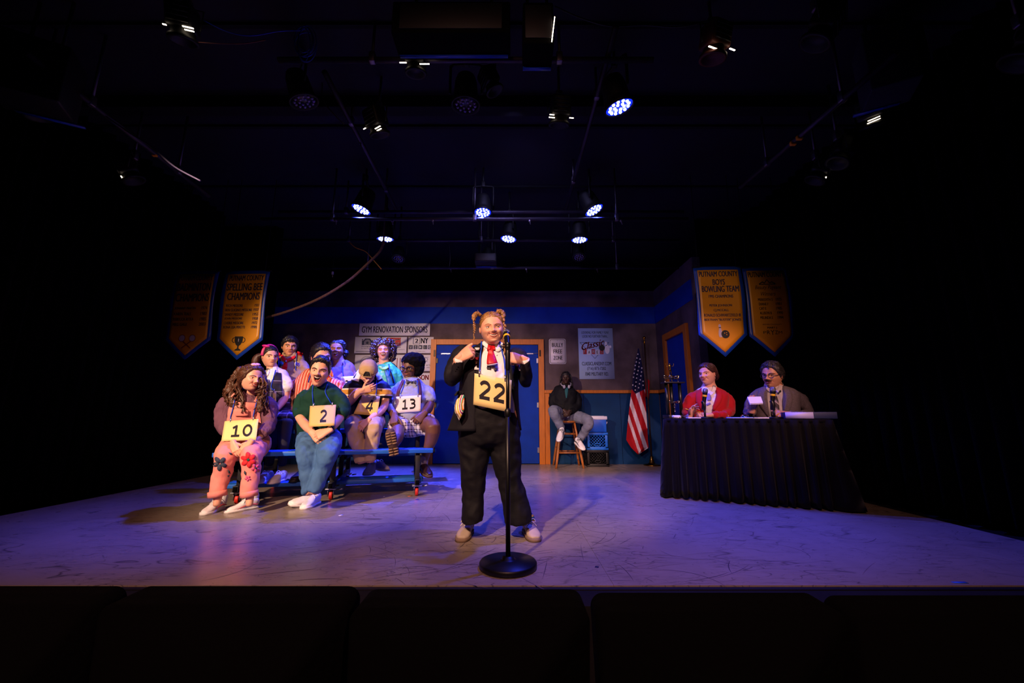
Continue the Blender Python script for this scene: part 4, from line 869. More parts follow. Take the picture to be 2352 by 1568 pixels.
def figure(c, h, m, nm, wide=1.0):
    b = MB(); b.ball(c + V((0, 0, h * .93)), h * .075, 10); b.loft([c + V((0, 0, h * .45)), c + V((0, 0, h * .65)), c + V((0, 0, h * .82))], [h * .07, h * .075, h * .1], [h * .06] * 3, 10, 3, side=(1, 0, 0))
    for s in (-1, 1):
        b.tube([c + V((s * h * .05, 0, h * .48)), c + V((s * h * .07, 0, h * .25)), c + V((s * h * .09, 0, .0))], [h * .05, h * .04, h * .03]); b.tube([c + V((s * h * .1, 0, h * .8)), c + V((s * h * .22 * wide, 0, h * .78)), c + V((s * h * .26 * wide, 0, h * 1.0))], [h * .035, h * .03, h * .025])
    b.lathe([(h * .13, -.01), (h * .13, .0), (h * .05, .01)], 12, Matrix.Translation(c)); put(nm, bake(b, nm, h * .03, 1, None), m, t)
for px in (1531.5, 1562): figure(V((xx(px) + .01, YT, zt + .02)), .06, M_tsilver, 'small_figure')
def cup(c, r, nm):
    b = MB().lathe([(r * .55, 0), (r * .5, r * .15), (r * .14, r * .3), (r * .12, r * .7), (r * .5, r * 1.0), (r * .95, r * 1.5), (r * .9, r * 1.55), (r * .1, r * 1.3)], 20, Matrix.Translation(c)); put(nm, b, M_tsilver, t)
    for s in (-1, 1): put('cup_handle', MB().tube([c + V((s * r * .6, 0, r * .95)), c + V((s * r * 1.5, 0, r * 1.05)), c + V((s * r * 1.75, 0, r * 1.7)), c + V((s * r * 1.0, 0, r * 1.45))], r * .16, n=8), M_tsilver, t)
cup(V((xx(1549), YT, zt + .01)), .05, 'top_cup'); figure(V((xx(1547), YT, zt + .095)), .15, M_tgold, 'top_figure', 1.3)
cup(V((xx(1549) + .003, YT - .03, q(1548, 918).z - .07)), .034, 'inner_cup'); figure(V((xx(1549), YT - .03, q(1548, 933).z - .06)), .06, M_tsilver, 'inner_figure')
# ------------------------------------------------------------------ stool
M_stool = mat('honey_oak_stool', '#9c5a26', .35, spec=.45, vary=(9, .25), stretch=(6, 6, .7))
sx, sy, sz = P(1302, 963, 7.02); sz = P(1302, 966, 7.02).z
st = thing('bar_stool', V((sx, sy, 0)), 'tall wooden stool with crossed rungs by the door', 'stool')
put('seat', MB().lathe([(.15, sz - .034), (.178, sz - .03), (.184, sz - .016), (.178, sz - .002), (.14, sz), (0, sz - .004)], 32, Matrix.Translation((sx, sy, 0))), M_stool, st)
tops, bots = [], []
for a, b in ((-1, -1), (1, -1), (1, 1), (-1, 1)):
    tp = V((sx + a * .11, sy + b * .11, sz - .02)); bt = V((sx + a * .225, sy + b * .225, 0.0)); tops.append(tp); bots.append(bt)
    put('leg', MB().loft([bt, bt + (tp - bt) * .3, bt + (tp - bt) * .6, tp], [.017, .022, .021, .016], n=12, sub=2, dome=False), M_stool, st)
for i, hs in enumerate(((.25, .56), (.32, .48), (.25, .56), (.32, .48))):
    j = (i + 1) % 4
    for h in hs: put('rung', MB().tube([bots[i].lerp(tops[i], h / sz), bots[j].lerp(tops[j], h / sz)], .012, n=10, sub=1), M_stool, st)
# ------------------------------------------------------------------ crates and cool box
M_crate = mat('blue_crate_plastic', '#1a6ae0', .45, spec=.4); M_crateb = mat('black_crate_plastic', '#0d0d12', .5, spec=.4); M_cool = mat('cool_box_blue', '#1c5fd6', .4, spec=.4); M_lid = mat('cool_box_white_lid', '#d6d8ee', .4, spec=.4)
def crate(x0, x1, z0, z1, y0, m, label):
    w_, h_ = x1 - x0, z1 - z0; d_ = w_; c = V(((x0 + x1) / 2, y0 + d_ / 2, z0)); t = thing('milk_crate', c, label, 'crate')
    b = MB()
    for sg in (-1, 1):
        for r_, hh, zz in ((0, .05, .025), (0, .045, h_ - .0225)): b.box(c + V((0, sg * (d_ / 2 - .006), zz)), (w_, .012, hh), bev=.003).box(c + V((sg * (w_ / 2 - .006), 0, zz)), (.012, d_ - .02, hh), bev=.003)
        for s2 in (-1, 1): b.box(c + V((sg * (w_ / 2 - .025), s2 * (d_ / 2 - .006), h_ / 2)), (.05, .012, h_ - .06), bev=.002).box(c + V((sg * (w_ / 2 - .006), s2 * (d_ / 2 - .025), h_ / 2)), (.012, .05, h_ - .06), bev=.002)
    b.box(c + V((0, 0, .006)), (w_ - .02, d_ - .02, .01)); put('frame', b, m, t)
    hb, ht = .05, h_ - .045; x_ = w_ / 2 - .05
    for side in range(4):
        R = Matrix.Rotation(side * math.pi / 2, 4, 'Z'); b = MB(); st_ = (ht - hb) / 4.2
        for k in range(-6, 12):
            for sg in (-1, 1):
                a0, z_a = -x_, hb; p0 = V((k * st_ * 1.1 - x_, 0, hb)); L = (ht - hb); p1 = p0 + V((sg * L, 0, L)); q0, q1 = p0.copy(), p1.copy()
                lo_, hi_ = (0.0, 1.0)
                for e in (-x_, x_):
                    if abs(p1.x - p0.x) > 1e-6:
                        tt = (e - p0.x) / (p1.x - p0.x)
                        if (p1.x > p0.x) == (e < 0): lo_ = max(lo_, tt)
                        else: hi_ = min(hi_, tt)
                if hi_ - lo_ > .05: b.tube([Matrix.Translation(c) @ R @ (p0.lerp(p1, lo_) + V((0, -d_ / 2 + .008, 0))), Matrix.Translation(c) @ R @ (p0.lerp(p1, hi_) + V((0, -d_ / 2 + .008, 0)))], .0045, n=4, sub=1)
        o = put('lattice', b, m, t); o['kind'] = 'stuff'
        rim = [(.052 * math.cos(a), .022 * math.sin(a)) for a in np.linspace(0, 2 * math.pi, 17)]
        put('handle_rim', MB().tube([Matrix.Translation(c) @ R @ V((x, -d_ / 2 + .004, hb + .035 + z)) for x, z in rim], .007, n=6, sub=1), m, t)
        put('handle_hole', MB().add([Matrix.Translation(c) @ R @ V((x, -d_ / 2 + .006, hb + .035 + z)) for x, z in rim[:-1]], [tuple(range(16))]), M_black, t)
    put('shade_filler', MB().box(c + V((0, 0, h_ * .45)), (w_ - .05, d_ - .05, h_ * .8)), M_black, t); return t  # black filler added for the dark inside the crate, nothing is packed there
yc = 7.0; z1 = P(1372, 1033, yc).z; z2 = P(1372, 993, yc).z; z3 = P(1372, 955, yc).z
crate(P(1348, 1050, yc).x, P(1399, 1050, yc).x, 0, z1 - .002, yc, M_crateb, 'black milk crate on the floor under the blue crate'); crate(P(1348, 1012, yc).x, P(1397, 1012, yc).x, z1, z2 - .002, yc, M_crate, 'blue milk crate stacked on the black crate')
xa, xb = P(1351, 975, yc).x, P(1394, 975, yc).x; c = V(((xa + xb) / 2, yc + .16, z2)); t = thing('cool_box', c, 'blue cool box with white lid on top of the crates', 'cool box'); hh = z3 - z2
put('body', MB().box(c + V((0, 0, hh * .41)), (xb - xa, .27, hh * .8), bev=.012), M_cool, t); put('lid', MB().box(c + V((0, 0, hh * .88)), (xb - xa + .03, .3, hh * .22), bev=.012), M_lid, t); put('lid_recess', MB().box(c + V((0, 0, hh * .995)), ((xb - xa) * .8, .2, .006), bev=.002), M_lid, t)
for s in (-1, 1): put('handle', MB().tube([c + V((s * ((xb - xa) / 2 + .004), -.09, hh * .5)), c + V((s * ((xb - xa) / 2 + .02), -.09, hh * .62)), c + V((s * ((xb - xa) / 2 + .02), .09, hh * .62)), c + V((s * ((xb - xa) / 2 + .004), .09, hh * .5))], .008, n=6, sub=2), M_lid, t)
# ------------------------------------------------------------------ flag on a stand
M_fred = mat('flag_red', '#a8141f', .75, spec=.2, bump=(25, .2)); M_fwhite = mat('flag_white', '#d8cfd8', .75, spec=.2, bump=(25, .2)); M_fblue = mat('flag_navy', '#14163c', .75, spec=.2, bump=(25, .2)); M_brass = mat('polished_brass', '#c08a2e', .18, 1.0)
fb = G(1490, 1066); fb.y = 7.2; YFf = fb.y; ft = thing('flag_on_stand', fb, 'national flag of stars and red and white stripes on a brass-footed stand', 'flag')
put('base', MB().lathe([(.142, 0), (.145, .012), (.13, .022), (.07, .032), (.045, .05), (.04, .09), (.03, .1), (.03, .15), (.022, .155), (0, .155)], 36, Matrix.Translation(fb)), M_brass, ft)
zp = P(1468, 783, YFf).z; put('pole', MB().tube([fb + V((0, 0, .1)), V((fb.x, fb.y, zp))], .013, n=12, sub=1), mat('dark_walnut_pole', '#2a1710', .4), ft)
put('finial', MB().lathe([(.012, 0), (.016, .01), (.016, .07), (.01, .08), (.018, .095), (.03, .115), (.028, .135), (.01, .15), (0, .152)], 20, Matrix.Translation((fb.x, fb.y, zp - .06))), M_brass, ft)
KY = [800, 830, 860, 893, 930, 970, 1010, 1028, 1043]; LX = [1465.5, 1460, 1455, 1451, 1446.5, 1442, 1438.5, 1450, 1465]; RX_ = [1467.5, 1474, 1479, 1481.5, 1483, 1486, 1488, 1489.5, 1467]
def flag_pt(u, v):
    y = 800 + 243 * v; l = np.interp(y, KY, LX); r_ = np.interp(y, KY, RX_); x = l + (r_ - l) * u
    return x, y, P(x, y, YFf - .04 - .035 * math.sin(u * 9 + v * 2.5) * min(1, v * 3) - .03 * u)
b = MB(); nu, nv = 70, 200; G_ = [[flag_pt(i / nu, j / nv) for i in range(nu + 1)] for j in range(nv + 1)]
vv = [q[2] for r_ in G_ for q in r_] + [q[2] + V((0, .006, 0)) for r_ in G_ for q in r_]; ff, mm = [], []; o_ = (nu + 1) * (nv + 1)
for j in range(nv):
    for i in range(nu):
        x = sum(G_[j + a][i + c][0] for a in (0, 1) for c in (0, 1)) / 4; y = sum(G_[j + a][i + c][1] for a in (0, 1) for c in (0, 1)) / 4
        qd = ((x - 1430) * 4.9) - .33 * ((y - 760) * 4.9); cantonb = 893 + (x - 1451) * 1.25 if x < 1460 else 904 - (x - 1460) * .5
        m_ = 2 if y < cantonb else (1 if (-86 < qd < -38 or -195 < qd < -150 or -272 < qd < -239 or qd > 22) else 0)
        a = j * (nu + 1) + i; q = (a, a + 1, a + nu + 2, a + nu + 1); ff += [q, tuple(o_ + k for k in q[::-1])]; mm += [m_, m_]
b.add(vv, ff, mm); put('cloth', b, [M_fred, M_fwhite, M_fblue], ft)
b = MB()
for px, py in ((1465, 813), (1463, 822), (1470, 824.5), (1461.5, 831), (1468.5, 833), (1467.5, 842), (1474, 845), (1459, 839), (1465.5, 851), (1473.5, 854), (1458, 848), (1463.5, 859.5), (1472, 863), (1456.5, 857), (1462, 868), (1470.5, 872), (1455, 866), (1461, 877), (1469, 881), (1477, 875.5), (1453.5, 884), (1459.5, 886.5), (1477, 884.5), (1467, 890), (1459, 895.5)):
    best = min(((abs(G_[j][i][0] - px) + abs(G_[j][i][1] - py)), j, i) for j in range(0, nv + 1, 2) for i in range(0, nu + 1, 2)); yq = G_[best[1]][best[2]][2].y - .012
    b.add([P(a, c, yq) for a, c in [(px + (x - .0) , py - z) for x, z in star(0, 0, 2.3)]], [tuple(range(10))])
put('star', b, M_fwhite, ft)['kind'] = 'stuff'
o = put('fold_behind', MB().sheet(lambda u, v: (P(1483 + 10 * u * (1 - .2 * v), 868 + 42 * v + 6 * u, YFf + .05 + .03 * math.sin(u * 6)), V((0, -1, 0))), 8, 8, .004), M_fred, ft)
# ================================================================== PEOPLE: builders
from mathutils.bvhtree import BVHTree
M_lip = lambda h: mat('lip_' + h, h, .4, spec=.4)
M_mouth = mat('mouth_inside', '#2a0a0c', .6); M_teeth = mat('teeth', '#e9e2d6', .3, spec=.5); M_eyew = mat('eye_white', '#c2b8b2', .25, spec=.6)
M_iris = mat('dark_iris', '#1c130e', .15, spec=.7); M_lash = mat('lash_line', '#140d0b', .6); M_tongue = mat('tongue', '#a8433f', .4)
M_white_cloth = mat('white_cotton', '#e6e1e6', .8, spec=.2, bump=(13, .7), stretch=(1, 1, .45)); M_lan = mat('blue_lanyard_cord', '#1746c8', .6, spec=.3); M_clip = mat('lanyard_clip', '#d8d8e0', .25, .9)
M_card = mat('cream_card', '#f0d795', .7, spec=.2, vary=(5, .04)); M_cardw = mat('white_card', '#efe8ee', .7, spec=.2); M_num = mat('charcoal_number_ink', '#2a2730', .8, spec=.15)
def skin(name, h, lip=None): return mat(name, h, .48, spec=.4, vary=(16, .07), bump=(130, .05), sss=.06)
def hairm(name, h): return mat(name, h, .42, spec=.5, vary=(50, .5), bump=(90, .7), stretch=(1, 1, .22))
def sstep(a, b, x): t = np.clip((x - a) / (b - a), 0, 1); return t * t * (3 - 2 * t)
class Person:
    def __init__(s, label, Y, skinm, lip='#a8584f', group=None):
        s.label, s.Y, s.sk, s.lip, s.group = label, Y, skinm, lip, group
        hx_ = s.sk.node_tree.nodes['Principled BSDF'].inputs['Base Color'].default_value; s.lid = mat(s.sk.name + '_eyelid', '#%02x%02x%02x' % tuple(int(255 * min(1, (max(q, 0) * .8) ** (1 / 2.2))) for q in hx_[:3]), .5); s.co = MB(); s.fi = MB(); s.parts = []; s.bv = []; s.k = 1.0; s.sf = .78; s.tf = .83; s.pull = .1; s.cx = 1176
    def p(s, px, py, dy=0): return P(px, py, s.Y + dy)
    def r(s, q, py, dy=0): return q * mpp(py, s.Y + dy)
    def limb(s, mb, pts, n=14, sub=4, ex=2.0, side=None, dome=True):
        """pts: (px, py, dy, radius px [, depth radius px])"""
        if side is None and len(pts) >= 3 and pts[0][1] <= min(q[1] for q in pts) + .5 and max(q[1] for q in pts) < 1030 and pts[0][1] < 930:
            n_ = len(pts) - 1; skin_ = mb is s.co; k = 1 if skin_ else s.sf     # an arm or a sleeve: hung in from the shoulder point
            pts = [(q[0] + (s.cx - q[0]) * s.pull * (1 - .75 * i / n_ if skin_ else 1 - .35 * i / n_), q[1] + (q[3] * .35 if i == 0 else 0), q[2], q[3] * k * ((.5 if skin_ else .9) if i == 0 else (.84 if skin_ and i < n_ - 1 else 1))) for i, q in enumerate(pts)]
        mb.loft([s.p(*q[:3]) for q in pts], [s.r(q[3], q[1], q[2]) for q in pts], [s.r(q[4] if len(q) > 4 else q[3], q[1], q[2]) for q in pts], n, sub, side, dome=dome, ex=ex); return mb
    def torso(s, mb, rings, yaw=0, n=26, ex=2.35, sub=5, dome=True):
        s.cx = rings[len(rings) // 2][0]; rings = [q[:3] + (q[3] * (s.tf if q[3] > 25 and mb is not s.co else 1),) + tuple(q[4:]) for q in rings]; a = math.radians(yaw) - .8 * math.atan((s.cx - 1176) / FPX); return s.limb(mb, rings, n, sub, ex, (math.cos(a), math.sin(a), 0), dome)
    # ---------------- clothing and surface-following trimmings
    def add(s, name, me, mats, label=None, subs=(), solid=True):
        if isinstance(me, MB): me = me.mesh(name)
        if solid: s.bv.append(BVHTree.FromPolygons([v.co.copy() for v in me.vertices], [tuple(p.vertices) for p in me.polygons]))
        e = [name, me, mats, label, list(subs)]; s.parts.append(e); return e
    def cloth(s, name, mb, m, voxel=.012, smooth=2, disp=((.012, .07),), label=None): return s.add(name, bake(mb, name, voxel, smooth + 3, tuple((a * .5, b) for a, b in disp) if disp else None, (.011, .12) if disp else None), m, label)
    def hit(s, px, py):
        o = V((0, 0, CZ)); d = (P(px, py, 1.0) - o).normalized(); best = None
        for b in s.bv:
            h = b.ray_cast(o, d)
            if h[0] is not None and (best is None or h[3] < best[3]): best = h
        return best, d
    def on(s, px, py, off=.005):
        h, d = s.hit(px, py)
        if h is None: return P(px, py, s.Y - .12)
        n = h[1] if h[1].dot(d) < 0 else -h[1]; n = (n - d * .6).normalized(); return h[0] + n * off
    def ribbon(s, mb, path, off=.005, th=.004, sub=5, mi=0, nw=3):
        """path: (px, py, half width px) -> a strip of cloth lying on what is already dressed"""
        A = catmull([q[:3] for q in path], sub); T = np.gradient(A[:, :2], axis=0); T /= np.maximum(np.linalg.norm(T, axis=1, keepdims=True), 1e-6)
        C = [[s.on(a[0] - t[1] * a[2] * w, a[1] + t[0] * a[2] * w, off) for w in np.linspace(-1, 1, nw + 1)] for a, t in zip(A, T)]
        nv = len(C) - 1
        def fn(u, v): q = C[int(round(v * nv))][int(round(u * nw))]; return q, (q - V((0, 0, CZ))).normalized() * -1
        return mb.sheet(fn, nw, nv, th, mi)
    def patch(s, mb, pts, off=.006, th=.004, mi=0):
        c = np.mean(pts, axis=0); C = s.on(c[0], c[1], off); R = [s.on(a, b, off) for a, b in pts]; d = (C - V((0, 0, CZ))).normalized() * th
        n = len(R); vs = R + [C] + [q + d for q in R]
        return mb.add(vs, [(i, (i + 1) % n, n) for i in range(n)] + [((i + 1) % n, i, n + 1 + i, n + 1 + (i + 1) % n) for i in range(n)] + [tuple(range(2 * n, n, -1))], mi)
    def disk(s, mb, px, py, r, off=.006, n=14, mi=0): return s.patch(mb, [(px + r * math.cos(2 * math.pi * i / n), py + r * math.sin(2 * math.pi * i / n)) for i in range(n)], off, .004, mi)
    def cord(s, mb, path, rp, off=.004, sub=5): 
        A = catmull([q[:2] for q in path], sub); return mb.tube([s.on(a[0], a[1], off) for a in A], s.r(rp, path[0][1]), n=6, sub=1)
    def coat(s, name, rings, xlr, m, grow=1.5, wav=.02, n=52, cut=None):
        """open-fronted coat: rings as for a torso (hem first), xlr the pixel columns where the two fronts end"""
        cx0 = rings[len(rings) // 2][0]; al = -.8 * math.atan((cx0 - 1176) / FPX); sv = V((math.cos(al), math.sin(al), 0)); qv = V((-sv.y, sv.x, 0)); rows = []
        for q, x in zip(rings, xlr):
            c = s.p(*q[:3]); rx = s.r(q[3] * (s.tf if q[3] > 25 else 1) + grow, q[1], q[2]); ry = s.r(q[4] + grow, q[1], q[2]); an = []
            for xe in x:                                   # angle at which the front edge is seen in column xe
                best = min(np.linspace(-3.1, -.04, 160), key=lambda t: abs(proj(c + sv * (rx * math.copysign(abs(math.cos(t)) ** .85, math.cos(t))) + qv * (ry * math.copysign(abs(math.sin(t)) ** .85, math.sin(t))))[0] - xe)); an.append(best)
            rows.append(tuple(c) + (rx, ry, an[0], an[1]))
        A = catmull(rows, 6); NV = len(A) - 1
        def fn(u, v):
            a = A[int(round(v * NV))]; th = a[6] + (2 * math.pi + a[5] - a[6]) * u; k = 1 + wav * math.sin(8 * th + 5 * v) * (1 - v) ** 1.5; w = lambda z: math.copysign(abs(z) ** .85, z)
            return V(a[:3]) + sv * (a[3] * k * w(math.cos(th))) + qv * (a[4] * k * w(math.sin(th))), sv * math.cos(th) + qv * math.sin(th)
        return s.add(name, MB().sheet(fn, n, NV, .009), m)
    # ---------------- head
    def head(s, cx, cy, h, yaw=0, pitch=0, roll=0, dy=0, wide=1.0, jaw=.2, drop=.0, mw=.13, lift=.03, ou=.006, ol=.006, teeth=0, eye=(.3, -.25), cheek=1.0, nose=1.0, lips=1.0, look=(0, 0), brow=None, browm=None, ears=1, bt=.013, bz=.0, eyesize=1.0):
        yaw -= math.degrees(math.atan((cx - 1176) / FPX)); pitch += math.degrees(math.atan((HOR - cy) / FPX)) * .7; wide *= .95; H = h * mpp(cy, s.Y + dy); s.H = H; s.k = H / .232; c = s.p(cx, cy, dy); s.hc = c
        R = Matrix.Rotation(math.radians(yaw), 4, 'Z') @ Matrix.Rotation(math.radians(pitch), 4, 'X') @ Matrix.Rotation(math.radians(roll), 4, 'Y')
        s.HM = Matrix.Translation(c) @ R @ Matrix.Scale(H, 4); W = .335 * wide; zc = -.225; lo = .5 + drop
        def feat(x, z):
            g = lambda a, b, sx, sz: np.exp(-((x - a) / sx) ** 2 - ((z - b) / sz) ** 2); g2 = lambda a, b, sx, sz: g(a, b, sx, sz) + g(-a, b, sx, sz)
            zl = zc - ol
            f = -.055 * nose * g(0, .0, .042, .10) - .098 * nose * g(0, -.108, .058, .052) - .036 * nose * g2(.058, -.125, .03, .028) + .02 * g(0, -.175, .05, .022)
            f = f + .058 * g2(.15, .012, .08, .05) - .02 * g2(.13, .095, .11, .035) - .034 * cheek * g2(.205, -.115, .085, .07)
            f = f - .02 * g(0, zc, .13, .06) - .035 * g(0, -.41 - drop, .1, .07) + .02 * g(0, zl - .075, .08, .022)
            f = f + .02 * cheek * (g2(.105, -.165, .02, .035) + g2(.14, -.205, .02, .035) + g2(.165, -.25, .02, .035)); return f
        def basey(x, z):
            az = np.clip(np.abs(z) / np.where(z < 0, lo, .5), 0, .999); hx = (1 - az ** 2.4) ** (1 / 2.4); hy = np.where(z < 0, (1 - az ** 3.4) ** (1 / 3.4), (1 - az ** 2.4) ** (1 / 2.4))
            q = np.clip(np.abs(x) / np.maximum(W * (1 - jaw * sstep(0, -.45, z)) * hx, 1e-4), 0, .98); return -.40 * hy * (1 - q ** 2.3) ** (1 / 2.3)
        s.fy = lambda x, z: float(basey(np.array(x), np.array(z)) + feat(np.array(x), np.array(z)))
        na, ne = 92, 84; t = np.linspace(-1, 1, na, endpoint=False); a = math.pi * (.45 * t + .55 * t ** 3); e = np.linspace(-math.pi / 2, math.pi / 2, ne + 1)
        A, E = np.meshgrid(a, e); Z = np.sin(E); Z = np.where(Z < 0, Z * lo, Z * .5); az = np.clip(np.abs(Z) / np.where(Z < 0, lo, .5), 0, 1)
        pw = lambda q, ex: np.sign(q) * np.abs(q) ** (2 / ex)
        hx = (1 - az ** 2.4) ** (1 / 2.4); hyf = np.where(Z < 0, (1 - az ** 3.4) ** (1 / 3.4), (1 - az ** 2.4) ** (1 / 2.4)); hyb = np.where(Z < 0, (1 - az ** 2.2) ** (1 / 2.2) * (1 - .3 * sstep(0, -.4, Z)), (1 - az ** 2.4) ** (1 / 2.4))
        X = W * (1 - jaw * sstep(0, -.45, Z)) * hx * pw(np.sin(A), 2.3); ca = pw(np.cos(A), 2.3); Yy = np.where(ca > 0, -.40 * hyf * ca, -.46 * hyb * ca)
        s.G = (X.copy(), Yy.copy(), Z.copy(), A, E, na, ne)
        Yy = Yy + feat(X, Z) * np.clip(ca * 2.2, 0, 1)
        xx = np.clip(X / mw, -1, 1) ** 2; zu = zc + lift * xx + ou * (1 - xx); zl = zc + lift * xx - ol * (1 - xx) ** .7
        ins = (np.abs(X) < mw * .97) & (Z < zu) & (Z > zl) & (ca > 0); Yy = np.where(ins, Yy + .055, Yy)
        vs = [s.HM @ V((X[i, j], Yy[i, j], Z[i, j])) for i in range(ne + 1) for j in range(na)]; fs = []; mi = []
        for i in range(ne):
            for j in range(na):
                k = (j + 1) % na; fs.append((i * na + j, i * na + k, (i + 1) * na + k, (i + 1) * na + j)); mi.append(2 if (ins[i, j] or ins[i + 1, k]) and (ins[i, j] or ins[i, k] or ins[i + 1, j]) else 0)
        s.fi.add(vs, fs, mi)
        L = lambda x, z, o=0: s.HM @ V((x, s.fy(x, z) + o, z))
        ps = np.linspace(-1, 1, 13); up = [L(mw * q, zc + lift * q * q + ou * (1 - q * q) + .008, .004) for q in ps]; dn_ = [L(mw * q, zc + lift * q * q - ol * (1 - q * q) ** .7 - .008, .004) for q in ps]
        s.fi.loft(up, [H * lips * (.007 + .012 * (1 - q * q)) for q in ps], n=8, sub=1, mi=1); s.fi.loft(dn_, [H * lips * (.007 + .017 * (1 - q * q)) for q in ps], n=8, sub=1, mi=1)
        if teeth:
            q = np.linspace(-.78, .78, 10); zt = [zc + lift * x * x + ou * (1 - x * x) + .004 for x in q]
            s.fi.add([L(mw * x, z, .016) for x, z in zip(q, zt)] + [L(mw * x, z - min(teeth, ou + ol) * (1 - .35 * x * x), .018) for x, z in zip(q, zt)], [(i, i + 1, 11 + i, 10 + i) for i in range(9)], 3)
            if ol > .07: s.fi.ball(L(0, zc - ol * .8, .03), (H * .07, H * .04, H * .03), 12, 7)
        for sg in (-1, 1):
            if ears: s.fi.ball(s.HM @ V((sg * (W + .01), .03, -.03)), (H * .03, H * .07, H * .1), 14, 0, R.to_3x3() @ Matrix.Rotation(sg * .35, 3, 'Z')); s.fi.ball(s.HM @ V((sg * (W + .03), .0, -.03)), (H * .018, H * .03, H * .06), 10, 1)
            ex_, ez = .15 * sg, .012; r = .062 * eyesize; ec = V((ex_, s.fy(ex_, ez) + .030, ez)); b = MB(); n, m = 22, 20; vv = []; D = []
            for i in range(m + 1):
                el = -math.pi / 2 + math.pi * i / m
                for j in range(n):
                    aa = 2 * math.pi * j / n; d = V((math.cos(el) * math.cos(aa), math.cos(el) * math.sin(aa), math.sin(el))); D.append(d)
                    lid = d.z > eye[0] or d.z < eye[1]; vv.append(s.HM @ (ec + d * r * (1.13 if lid else 1.0)))
            ff, mm = [], []
            for i in range(m):
                for j in range(n):
                    q = (i * n + j, i * n + (j + 1) % n, (i + 1) * n + (j + 1) % n, (i + 1) * n + j); ff.append(q); d = sum((D[x] for x in q), V()) / 4; zz = [D[x].z for x in q]
                    if d.z > eye[0] + .13 or d.z < eye[1] - .02: mm.append(2)
                    elif d.z > eye[0] - .02: mm.append(3)
                    elif d.y < 0 and (d.x - look[0]) ** 2 + (d.z - look[1]) ** 2 < .22: mm.append(1)
                    else: mm.append(0)
            b.add(vv, ff, mm); s.add('eye', b, [M_eyew, M_iris, s.lid, M_lash], solid=False)
            if browm:
                bp = [(.06, .075 + bz), (.12, .108 + bz), (.19, .105 + bz), (.25, .075 + bz)]
                s.add('eyebrow', MB().loft([L(sg * x, z, -.002) for x, z in bp], [H * bt * q for q in (.8, 1, .9, .45)], n=8, sub=3), browm, solid=False)
        return s
    def L(s, x, y, z): return s.HM @ V((x, y, z))
    def F(s, x, z, o=0): return s.HM @ V((x, s.fy(x, z) + o, z))
    def cap(s, m, line, top=.06, side=.04, front=.05, back=.05, noise_=.012, nscale=9, label=None, name='hair', part=None, lift=None, strands=None, comb=(0, 1, -.25)):
        """scalp hair: a shell grown off the head above a hairline; line: (azimuth deg, z)"""
        X, Yy, Z, A, E, na, ne = s.G; az = np.abs(np.degrees(A)); zl = np.interp(az, [q[0] for q in line], [q[1] for q in line])
        mask = (Z - zl) / .07; nx, ny, nz = X / .335 ** 2, Yy / .42 ** 2, Z / .25; nl = np.sqrt(nx * nx + ny * ny + nz * nz) + 1e-6; nx, ny, nz = nx / nl, ny / nl, nz / nl
        th = np.abs(nx) * side + np.clip(-ny, 0, 1) * front + np.clip(ny, 0, 1) * back + np.clip(nz, 0, 1) * top; th = th / (np.abs(nx) + np.abs(ny) + np.clip(nz, 0, 1) + .05)
        off = np.where(mask > 0, th * np.minimum(1, mask) ** .5, mask * .03)
        off = np.maximum(off, -.03)
        if part is not None: off -= .022 * np.exp(-((X - part) / .02) ** 2) * (Z > .2)
        if lift is not None: off += lift(X, Yy, Z) * np.clip(mask, 0, 1)
        N = np.array([[noise.noise((X[i, j] * nscale, Yy[i, j] * nscale, Z[i, j] * nscale * .5)) + .5 * noise.noise((X[i, j] * nscale * 3, Yy[i, j] * nscale * 3, Z[i, j] * nscale)) for j in range(na)] for i in range(ne + 1)])
        off += noise_ * N * np.clip(mask, 0, 1)
        vs = [s.HM @ V((X[i, j] + nx[i, j] * off[i, j], Yy[i, j] + ny[i, j] * off[i, j], Z[i, j] + nz[i, j] * off[i, j])) for i in range(ne + 1) for j in range(na)]
        fs = [(i * na + j, i * na + (j + 1) % na, (i + 1) * na + (j + 1) % na, (i + 1) * na + j) for i in range(ne) for j in range(na) if mask[i, j] > -.5]
        b = MB().add(vs, fs); strands = (130 if name == 'hair' else 0) if strands is None else strands
        if strands:
            T = BVHTree.FromPolygons([V(q) for q in vs], fs); r = np.random.default_rng(int(s.H * 1e5) % 9973); R = s.HM.to_3x3(); ok = [k for k, f_ in enumerate(fs) if mask[f_[0] // na, f_[0] % na] > .35]
            for _ in range(strands):
                q = V(vs[fs[ok[int(r.integers(len(ok)))]][0]]); lx = (s.HM.inverted() @ q).x; d0 = V((comb[0] * (1 if lx > (part or 0) else -1) + r.normal(0, .12), comb[1], comb[2] + r.normal(0, .12))); pts = []
                for k in range(7):
                    h = T.find_nearest(q)
                    if h[0] is None: break
                    pts.append(h[0] + h[1] * s.H * .006 * math.sin(math.pi * (k + .3) / 7)); d = R @ d0; d = (d - h[1] * d.dot(h[1])); q = h[0] + d.normalized() * s.H * .055
                if len(pts) == 7: w_ = s.H * r.uniform(.010, .022); b.loft(pts, [w_ * .5, w_, w_, w_, w_, w_ * .8, w_ * .25], [w_ * .5] * 7, n=5, sub=1)
        return s.add(name, b, m, label, solid=False)
